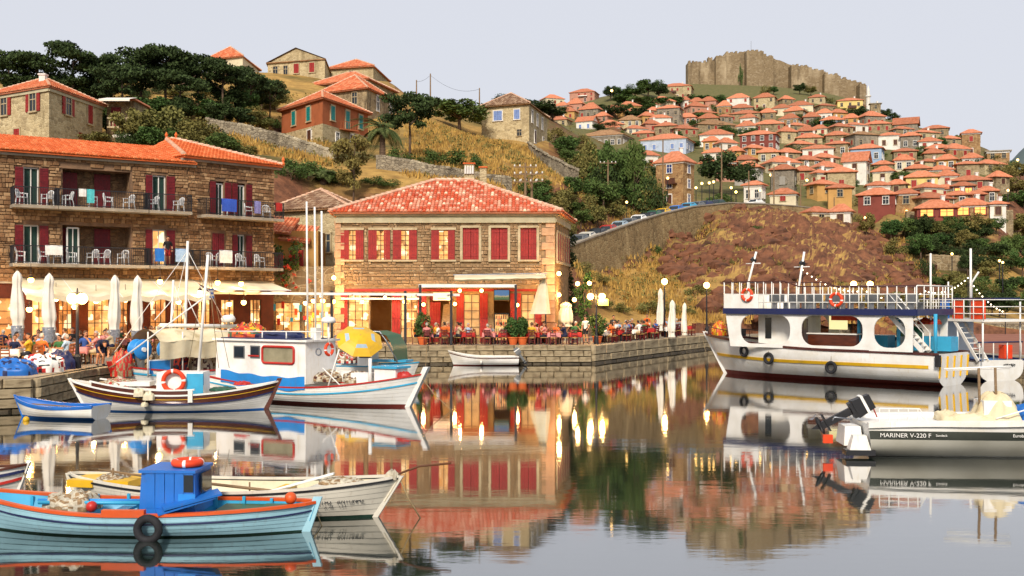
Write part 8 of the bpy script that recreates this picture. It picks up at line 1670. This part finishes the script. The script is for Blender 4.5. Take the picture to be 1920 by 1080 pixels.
rf_, L = boat_root('tour_boat', 'white two-deck tour boat with yellow stripe and tyre fenders', 'boat', (1334, 60.3), (1788, 51.0)); Bm = 4.3
H = Hull(L, Bm, 2.2, 1.60, 1.55, .7, 1.5, .1, 'transom', .9, .55, .35); ns = near(rf_); hw = Bm / 2 - .06
basic_boat(rf_, H, M['p_white'], M['p_darkred'], M['p_brown'], M['p_offwhite'], .22, 6, floor_v=.8, gw=(.16, .12), planked=False); strip(rf_, H, 'yellow_stripe', M['p_yellow'], lambda t: H.v_at(t, .86 + .35 * max(0, t - .6)), lambda t: H.v_at(t, 1.02 + .35 * max(0, t - .6)), .03, .03, t0=.03, t1=.97); stem(rf_, H, 'stem_post', M['p_white'], .16, .2, 1., 1.05)
deckpoly(rf_, H, 'main_deck', M['p_offwhite'], .93, .01, .98, -.06)
for k in range(5): y = -1.7 + k * .85; mb = MB(); p = H.S(0, .3, 1); q = H.S(0, .98, 1); mb.bar((p.x - .02, y, p.z + .15), (q.x - .02, y, q.z - .08), .13, .03, (0, 1, 0)); mb.build('transom_stripe', M['p_yellow'], rf_)
fx = lambda px, py=620: LP(rf_, px, py, ns * hw).x
zd, zu = 1.62, 3.42
xf, xa = fx(1370), fx(1712); ops = [(1389, 1482), (1503, 1618), (1639, 1698)]
holes = [rrect(min(fx(a_), fx(c_)), max(fx(a_), fx(c_)), zd + .18, zu - .12, .62) for a_, c_ in ops]
for sd in (1, -1): panel(rf_, 'side_screen', M['p_white'], [(min(xf, xa), zd), (max(xf, xa), zd), (max(xf, xa) + .3, zu), (min(xf, xa), zu)], holes, sd * hw)
x0, x1 = min(xf, xa) - .2, max(xf, xa) + .35; bx(rf_, 'upper_deck', M['p_offwhite'], ((x0 + x1) / 2, 0, zu + .08), (x1 - x0, Bm + .12, .12)); 
for sd in (1, -1): bx(rf_, 'deck_edge', M['p_navy'], ((x0 + x1) / 2, sd * (Bm / 2 + .07), zu + .08), (x1 - x0 + .06, .06, .30))
bx(rf_, 'deck_edge', M['p_navy'], (x1 + .02, 0, zu + .08), (.06, Bm + .1, .30)); bx(rf_, 'deck_edge', M['p_navy'], (x0 - .02, 0, zu + .08), (.06, Bm + .1, .30))
zr0, zr1 = zu + .15, zu + 1.35
bx(rf_, 'bow_screen', M['p_white'], (x1 - .05, 0, zu + .58), (.08, Bm, .85)); xs_ = fx(1424)
for sd in (1, -1): bx(rf_, 'bow_screen', M['p_white'], ((xs_ + x1) / 2, sd * (Bm / 2 + .03), zu + .55), (x1 - xs_, .06, .80))
nP = 22
for sd in (1, -1):
    for k in range(nP + 1):
        x = x0 + (x1 - x0) * k / nP; tb_(rf_, 'rail_post', M['p_white'], [(x, sd * (Bm / 2 + .02), zu + .1), (x, sd * (Bm / 2 + .02), zr1 + (.28 if x > xs_ - 1.6 else 0))], .028, 5)
    for z in (zu + .55, zu + .95): tb_(rf_, 'rail', M['p_white'], [(x0, sd * (Bm / 2 + .02), z), (x1, sd * (Bm / 2 + .02), z)], .022, 5)
    tb_(rf_, 'hand_rail', M['p_brown'], [(x0, sd * (Bm / 2 + .02), zr1), (xs_ - 2.3, sd * (Bm / 2 + .02), zr1), (xs_ - 1.5, sd * (Bm / 2 + .02), zr1 + .28), (x1, sd * (Bm / 2 + .02), zr1 + .28)], .035, 6)
for k in range(6): y = -Bm / 2 + k * Bm / 5; tb_(rf_, 'rail_post', M['p_white'], [(x0, y, zu + .1), (x0, y, zr1)], .028, 5); tb_(rf_, 'rail_post', M['p_white'], [(x1, y, zu + .9), (x1, y, zr1 + .28)], .028, 5)
tb_(rf_, 'hand_rail', M['p_brown'], [(x1, -Bm / 2, zr1 + .28), (x1, Bm / 2, zr1 + .28)], .035); tb_(rf_, 'hand_rail', M['p_white'], [(x0, -Bm / 2, zr1), (x0, Bm / 2, zr1)], .03)
for k in range(7):                                 # benches on the upper deck
    x = x0 + 1.4 + k * 1.05
    for yy in (-1.1, 1.1): bn = bx(rf_, 'bench', M['p_grey'], (x, yy, zu + .55), (.4, 1.5, .06)); bx(bn, 'bench_back', M['p_grey'], (x + .2, yy, zu + .78), (.05, 1.5, .4)); bx(bn, 'bench_leg', M['steel'], (x, yy - .6, zu + .34), (.3, .04, .4)); bx(bn, 'bench_leg', M['steel'], (x, yy + .6, zu + .34), (.3, .04, .4))
p = LP(rf_, 1403, 553, ns * (Bm / 2)); ring(rf_, (p.x, ns * (Bm / 2 + .13), p.z), .29, .08); p = LP(rf_, 1570, 562, ns * (Bm / 2)); ring(rf_, (p.x, ns * (Bm / 2 + .13), p.z), .30, .08)
for px, py in ((1395, 658), (1441, 672), (1558, 689)):
    t = .5
    for _ in range(8): yl = ns * (abs(H.S(t, .72, 1).y) + .1); p = LP(rf_, px, py, yl); t = max(.02, min(.97, p.x / L + .5))
    o = tyre(rf_, (0, 0, 0), .24, .085, 'y'); a_ = H.S(t, .72, ns); c_ = H.S(min(1, t + .02), .72, ns); o.location = (p.x, yl, p.z); o.rotation_euler = (0, 0, math.atan2((c_ - a_).y, (c_ - a_).x)); tb_(rf_, 'fender_rope', M['rope'], [(p.x, yl, p.z + .24), (p.x, yl - ns * .05, H.sheer(t))], .014, 5)
# wheelhouse and saloon
wx0, wx1 = fx(1478), fx(1402); wx0, wx1 = min(wx0, wx1), max(wx0, wx1); wh = bx(rf_, 'wheelhouse', M['p_white'], ((wx0 + wx1) / 2, -ns * .2, (zd + zu) / 2), (wx1 - wx0, 2.4, zu - zd - .02)); bx(wh, 'wheelhouse_door', M['p_brown'], (wx0 + .25, -ns * .2 + ns * 1.215, 2.45), (.42, .04, 1.5)); bx(wh, 'wheelhouse_window', M['glass'], (wx1 - .6, -ns * .2 + ns * 1.215, 2.6), (.35, .04, 1.1)); bx(wh, 'wheelhouse_panel', M['varnish'], (wx0 - .12, ns * .7, 2.4), (.25, .5, 1.4))
bar_x = fx(1560); cb = bx(rf_, 'bar_counter', M['varnish'], (bar_x + .4, ns * 1.1, 2.0), (2.6, .5, .7)); bx(cb, 'counter_top', M['p_white'], (bar_x + .4, ns * 1.1, 2.38), (2.7, .6, .06)); bx(rf_, 'lit_screen', emis('saloon_light', (1.0, .86, .42), .9), (bar_x + 1.0, -ns * .6, 2.9), (1.0, .06, .7)); bx(rf_, 'life_raft', M['ring'], (bar_x - .2, ns * .3, 3.18), (1.9, .8, .26)); 
for px in (1590, 1665, 1735): tb_(rf_, 'deck_pillar', M['p_cyan'], [(fx(px), ns * .9, zd - .1), (fx(px), ns * .9, zu)], .09, 8)
for px in (1600, 1680, 1720): bx(rf_, 'saloon_bench', M['p_cyan'], (fx(px), -ns * .9, 1.95), (1.2, .9, .7)); heap_part(rf_, 'life_jacket_pile', [M['p_red'], M['p_orange']], (fx(1700), -ns * .5, 2.9), (.5, .5, .3), 61.)
heap_part(rf_, 'green_cover', [M['p_green']], (fx(1668), -ns * .2, 2.3), (.6, .6, .5), 62.)
# stair
sa, sb = LP(rf_, 1672, 592, ns * 1.2), LP(rf_, 1738, 656, ns * 1.2); st = thing_part = None; mb = MB()
for s_ in (.85, 1.65): mb.bar((sa.x, ns * s_, zu + .05), (sb.x, ns * s_, zd), .05, .22)
st = mb.build('stair_string', M['p_white'], rf_)
for k in range(10): t = (k + .5) / 10; bx(st, 'tread', M['p_white'], (sa.x + (sb.x - sa.x) * t, ns * 1.25, zu + (zd - zu) * t), (.26, .8, .04))
for s_ in (.85, 1.65): tb_(st, 'stair_rail', M['p_white'], [(sa.x, ns * s_, zu + 1.0), (sb.x, ns * s_, zd + .9)], .025); tb_(st, 'stair_post', M['p_white'], [(sb.x, ns * s_, zd), (sb.x, ns * s_, zd + .9)], .03)
for px, yt, yb, px2 in ((1404, 527, 527, 1418), (1497, 543, 543, 1508)):
    a_, c_ = LP(rf_, px, yb, 0), LP(rf_, px2, 472, 0); ms = tb_(rf_, 'mast', M['p_white'], [V((a_.x, 0, zu + .1)), a_, c_], .06, 8); q = a_.lerp(c_, .6); tb_(ms, 'crosstree', M['p_white'], [q + V((-.45, 0, 0)), q + V((.45, 0, 0))], .03); mb = MB(); mb.T = Matrix.Translation(q + V((0, ns * .1, .2))) @ Matrix.Rotation(R(90), 4, 'X'); mb.lathe([(.05, -.15), (.08, 0), (.18, .15)], 12); mb.build('horn', M['p_black'], ms)
tb_(rf_, 'flag_staff', M['p_white'], [LP(rf_, 1745, 600, 0), LP(rf_, 1745, 475, 0)], .05); q = H.S(1, 1, 1); heap_part(rf_, 'bow_gear', [M['p_orange'], M['p_yellow']], (q.x - .9, 0, q.z - .1), (.45, .4, .75), 63.); bx(rf_, 'anchor_winch', M['p_black'], (q.x - 2.2, 0, q.z + .1), (.5, .5, .4))
for sd in (1, -1):
    mb = MB(); tb_(rf_, 'bow_rail', M['p_black'], [H.S(t, 1, sd, -.1) + V((0, 0, .45)) for t in np.linspace(.80, .985, 8)], .022)
    for t in (.80, .86, .92, .97): a_ = H.S(t, 1, sd, -.1); tb_(rf_, 'bow_rail_post', M['p_black'], [a_, a_ + V((0, 0, .45))], .018)
mb = MB(); mb.box(H.S(0, .7, 1).x - .05, ns * 2.0, 1.25, .2, .25, .55); mb.build('corner_fender', M['rubber'], rf_)

# ---- 11. second tour boat behind
rg_, L = boat_root('excursion_boat', 'smaller white excursion boat with red panels on its top deck behind the tour boat', 'boat', (1610, 65.0), (1878, 54.0)); Bm = 3.1; H = Hull(L, Bm, 1.7, 1.15, 1.05, .6, .9, .1, 'transom', .9); ns = near(rg_)
basic_boat(rg_, H, M['p_white'], M['p_navy'], M['p_navy'], M['p_offwhite'], .12, 5, floor_v=.85, gw=(.14, .1), planked=False); deckpoly(rg_, H, 'deck', M['p_tarp'], .92, .01, .97, -.06); gx = lambda px, py=640: LP(rg_, px, py, ns * 1.3).x
xa, xf = gx(1850), gx(1760); xa, xf = min(xa, xf), max(xa, xf) + 2.0; zu = 3.05; bx(rg_, 'upper_deck', M['p_white'], ((xa + xf) / 2, 0, zu), (xf - xa, Bm, .12)); bx(rg_, 'cabin', M['p_white'], (xf - .9, 0, 1.9), (1.7, 2.4, 2.2)); 
for k in range(4): tb_(rg_, 'deck_post', M['p_white'], [(xa + .1 + k * (xf - xa - .2) / 3, ns * 1.45, 1.0), (xa + .1 + k * (xf - xa - .2) / 3, ns * 1.45, zu)], .05)
for k in range(9):
    x = xa + k * (xf - xa) / 8; tb_(rg_, 'rail_post', M['p_white'], [(x, ns * 1.5, zu), (x, ns * 1.5, zu + 1.05)], .028)
for z in (.35, .7, 1.05): tb_(rg_, 'rail', M['p_white'], [(xa, ns * 1.5, zu + z), (xf, ns * 1.5, zu + z)], .024); tb_(rg_, 'rail', M['p_white'], [(xa, -1.5, zu + z), (xa, 1.5, zu + z)], .024)
for px, m_, w_ in ((1800, 'ring', .7), (1838, 'ring', .9), (1775, 'p_blue', .6)): bx(rg_, 'deck_panel', M[m_], (gx(px, 595), ns * 1.42, zu + .55), (w_, .1, .95))
bx(rg_, 'cover', M['p_navy'], ((xa + xf) / 2, 0, zu + 1.1), (xf - xa, 1.6, .1)); mb = MB(); sa, sb = V((gx(1795), ns * 1.2, zu)), V((gx(1840), ns * 1.2, 1.0))
for s_ in (-.3, .3): mb.bar(sa + V((0, s_, 0)), sb + V((0, s_, 0)), .05, .16)
st = mb.build('stair_string', M['p_white'], rg_)
for k in range(8): p = sa.lerp(sb, (k + .5) / 8); bx(st, 'tread', M['p_white'], tuple(p), (.22, .6, .04))
tb_(rg_, 'mast', M['p_white'], [LP(rg_, 1820, 600, 0), LP(rg_, 1820, 466, 0)], .06); tb_(rg_, 'davit', M['p_white'], [LP(rg_, 1821, 590, 0), LP(rg_, 1822, 530, 0), LP(rg_, 1835, 510, 0)], .05); tb_(rg_, 'staff', M['p_white'], [LP(rg_, 1778, 600, 0), LP(rg_, 1778, 528, 0)], .04)
q = H.S(0, 1, 1); 
for k in range(4): y = -1.3 + k * .87; tb_(rg_, 'stern_rail_post', M['p_white'], [(q.x + .1, y, 1.0), (q.x + .1, y, 1.95)], .03)
tb_(rg_, 'stern_rail', M['p_navy'], [(q.x + .1, -1.4, 1.95), (q.x + .1, 1.4, 1.95)], .045); bx(rg_, 'red_box', M['ring'], (q.x + .4, -ns * .6, 1.45), (.4, .5, .7)); tb_(rg_, 'stern_staff', M['p_white'], [(q.x + .05, -ns * 1.2, 1.0), (q.x + .05, -ns * 1.2, 4.0)], .045)
mb = MB(); [mb.box(q.x - .05, -ns * (.1 + k * .11), .80, .02, .06, .12 if k % 3 else .08) for k in range(7)]; stuff(mb.build('worn_lettering', M['ink'], rg_))

# ---- 12. speedboat
rs_, L = boat_root('speedboat', 'white and grey speedboat with tilted outboard and folded beige canvas', 'boat', (2130, 28.0), (1612, 28.6)); H = Hull(L, 2.3, 1.15, .92, .86, .35, .9, .15, 'transom', .92, .6, .3); ns = near(rs_)
basic_boat(rs_, H, M['p_white'], M['p_offwhite'], M['p_white'], M['p_white'], .02, 1, planked=False, floor_v=.85, gw=(.2, .14)); M['stripe_dark'] = pm('dark_hull_stripe', S('33362f'), S('3e423a'), 1, .35); M['p_hullgrey'] = pm('pale_hull_grey', S('c9c6b8'), S('b8b4a4'), .8, .35)
strip(rs_, H, 'lower_topsides', M['p_hullgrey'], lambda t: H.v_at(t, .04), lambda t: H.v_at(t, .50), .012, .012, (ns,), .0, 1.); strip(rs_, H, 'dark_stripe', M['stripe_dark'], lambda t: H.v_at(t, .50), lambda t: H.v_at(t, .72), .018, .018, (ns,), .0, 1.)
deckpoly(rs_, H, 'deck', M['p_white'], .96, .0, .97, -.1)
p0 = LP(rs_, 1690, 820, ns * 1.12); tt = p0.x / L + .5; a_, c_ = H.S(tt, H.v_at(tt, .61), ns, .03), H.S(tt + .15, H.v_at(tt + .15, .61), ns, .03); an = math.atan2((c_ - a_).y, (c_ - a_).x) + (math.pi if ns > 0 else 0)
text('MARINER V-220 F', .155, a_ + V((.10, ns * .03, .0)), M['p_white'], rs_, rot=(R(90), 0, an), sx=1.08); t2 = tt + .14; a2_ = H.S(t2, H.v_at(t2, .62), ns, .04); text('Sundeck', .085, a2_ + V((0, ns * .02, 0)), M['p_white'], rs_, rot=(R(90), 0, an)); a3 = LP(rs_, 1908, 812, ns * 1.14); text('Eurobo', .11, V((a3.x + .05, ns * (abs(H.S(a3.x / L + .5, H.v_at(a3.x / L + .5, .63), 1).y) + .05), .63)), M['p_white'], rs_, rot=(R(90), 0, an))
q = H.S(0, .9, 1); mt = outboard(rs_, V((q.x - .28, 0, .92)), 0, R(62), 1.2); mb = MB(); mb.box(q.x - .25, 0, .5, .5, 1.0, .5, 0, .8); mb.build('motor_bracket', M['p_white'], rs_); mb = MB(); mb.box(q.x - .2, ns * .85, .14, .75, .45, .14); mb.build('swim_platform', M['p_black'], rs_); mb = MB(); mb.box(q.x - .2, ns * .85, .38, .55, .4, .4, 0, .6); mb.build('platform_step', M['p_white'], rs_); tb_(rs_, 'ladder', M['steel'], [V((q.x - .3, ns * .5, .95)), V((q.x - .75, ns * .5, 1.0)), V((q.x - .8, ns * .5, .9))], .02); bx(rs_, 'red_fin_cover', M['ring'], (q.x - .85, ns * .15, .38), (.25, .12, .22))
tb_(rs_, 'fuel_hose', M['p_red'], [V((q.x - .1, .1, 1.0)), V((q.x + .1, .1, 1.35)), V((q.x + .35, .1, 1.3)), V((q.x + .5, .1, .95))], .02)
mb = MB(); g0, g1_ = LP(rs_, 1648, 785, ns * .8), LP(rs_, 1738, 785, ns * .8)
for z in (.18, .32): mb.tube([V((g0.x, ns * .85, .95 + z)), V((g1_.x - .2, ns * .85, .95 + z)), V((g1_.x, ns * .85, .95))], .018, 6)
for k in range(5): x = g0.x + (g1_.x - g0.x) * k / 5; mb.tube([V((x, ns * .85, .93)), V((x, ns * .85, 1.27))], .015, 5)
mb.build('grab_rail', M['p_white'], rs_); p = LP(rs_, 1775, 785, 0); heap_part(rs_, 'seat_canvas', [M['canvas']], (p.x, 0, .9), (.30, .55, .24), 71., .6); p = LP(rs_, 1868, 785, 0); mb = MB(); mb.grid(lambda a, w: (p.x + (.10 + .56 * w ** .8) * (1 + .10 * math.sin(a * 6.2832 * 7 + 2 * w)) * math.cos(a * 6.2832) - .06 * (1 - w), (.06 + .62 * w ** .8) * (1 + .10 * math.sin(a * 6.2832 * 7 + 2 * w)) * math.sin(a * 6.2832), .9 + .74 * (1 - w ** 1.6) + .04 * math.sin(a * 31 + w * 6)), 70, 14); mb.build('folded_canvas', M['canvas'], rs_, True); bx(rs_, 'console', M['p_white'], (p.x - .1, 0, 1.15), (.7, .8, .6)); heap_part(rs_, 'canvas_fold', [M['canvas']], ((p.x + LP(rs_, 1775, 785, 0).x) / 2, ns * .3, .9), (.7, .35, .2), 73.); heap_part(rs_, 'blue_cover', [M['p_blue']], (LP(rs_, 1935, 785, 0).x, 0, .95), (.5, .6, .4), 74.)
for px in (1835, 1866): tb_(rs_, 'top_post', M['oldwood'], [V((LP(rs_, px, 780, 0).x, -.1, .9)), LP(rs_, px, 690, -.1)], .035)
tb_(rs_, 'top_bar', M['p_white'], [LP(rs_, 1770, 692, -.1), LP(rs_, 1895, 687, -.1)], .03); tb_(rs_, 'top_bar', M['p_white'], [LP(rs_, 1775, 694, .5), LP(rs_, 1893, 690, .5)], .025); tb_(rs_, 'bow_rail', M['p_white'], [LP(rs_, 1868, 785, ns * .7), LP(rs_, 1925, 768, ns * .7), LP(rs_, 2000, 765, ns * .6)], .02)
for o in (r1_, r2_, r3_, r4_, r5_, r6_, r7_, r8_, r9_, rf_, rg_, rs_): del o['_L']
# string of festoon bulbs behind the tour boat
fs = thing('festoon_lights', 'string of small bulbs hung across the slope behind the tour boat', 'lights', P(1500, 515, 97)); o = fs.location; pts = []
for a_, c_, sag in (((1505, 505, 97), (1616, 545, 97), .6), ((1616, 540, 97), (1735, 545, 97), .9), ((1735, 545, 97), (1815, 520, 97), .6), ((1815, 520, 97), (1885, 585, 97), .5)):
    A_, C_ = P(*a_), P(*c_)
    for k in range(13): pts.append(A_.lerp(C_, k / 13) - V((0, 0, sag * 4 * (k / 13) * (1 - k / 13))) - o)
mb = MB(); mb.tube(pts, .012, 4); mb.build('cable', M['iron'], fs); mb = MB(); mb.ball((0, 0, 0), .065, 6, 5); bme = mb.mesh('bulb', emis('festoon_bulb', (1, .85, .6), 5))
for p in pts: put('bulb', bme, fs, p - V((0, 0, .06)))
for px, zt in ((1505, 505), (1735, 545), (1815, 520), (1885, 585)): q = P(px, zt, 97); mb = MB(); mb.tube([V((q.x, q.y, .9)) - o, q - o], .04, 6); mb.build('support_pole', M['iron'], fs)

# mooring lines
for lab, a_, c_, sag in (('slack mooring rope from the mahogany caique to the left quay', P(146, 716, 39.6), gp(120, 43.4, ZQ + .05), .35), ('mooring rope of the striped bow slanting into the water', P(44, 884, 22.6), gp(92, 21.2, -.05), .15), ('mooring rope from the blue-sided fishing boat bow to the tavern quay', P(786, 705, 40.6), gp(800, 67.6, ZQ - .1), 1.4), ('mooring rope from the tour boat bow to the quay tip', P(1334, 640, 60.3), gp(1318, 87.5, ZQ - .1), 1.0)):
    mb = MB(); wire(a_, c_, sag, .016); tag(mb.build('mooring_rope', M['rope'], smooth=True), lab, 'rope')
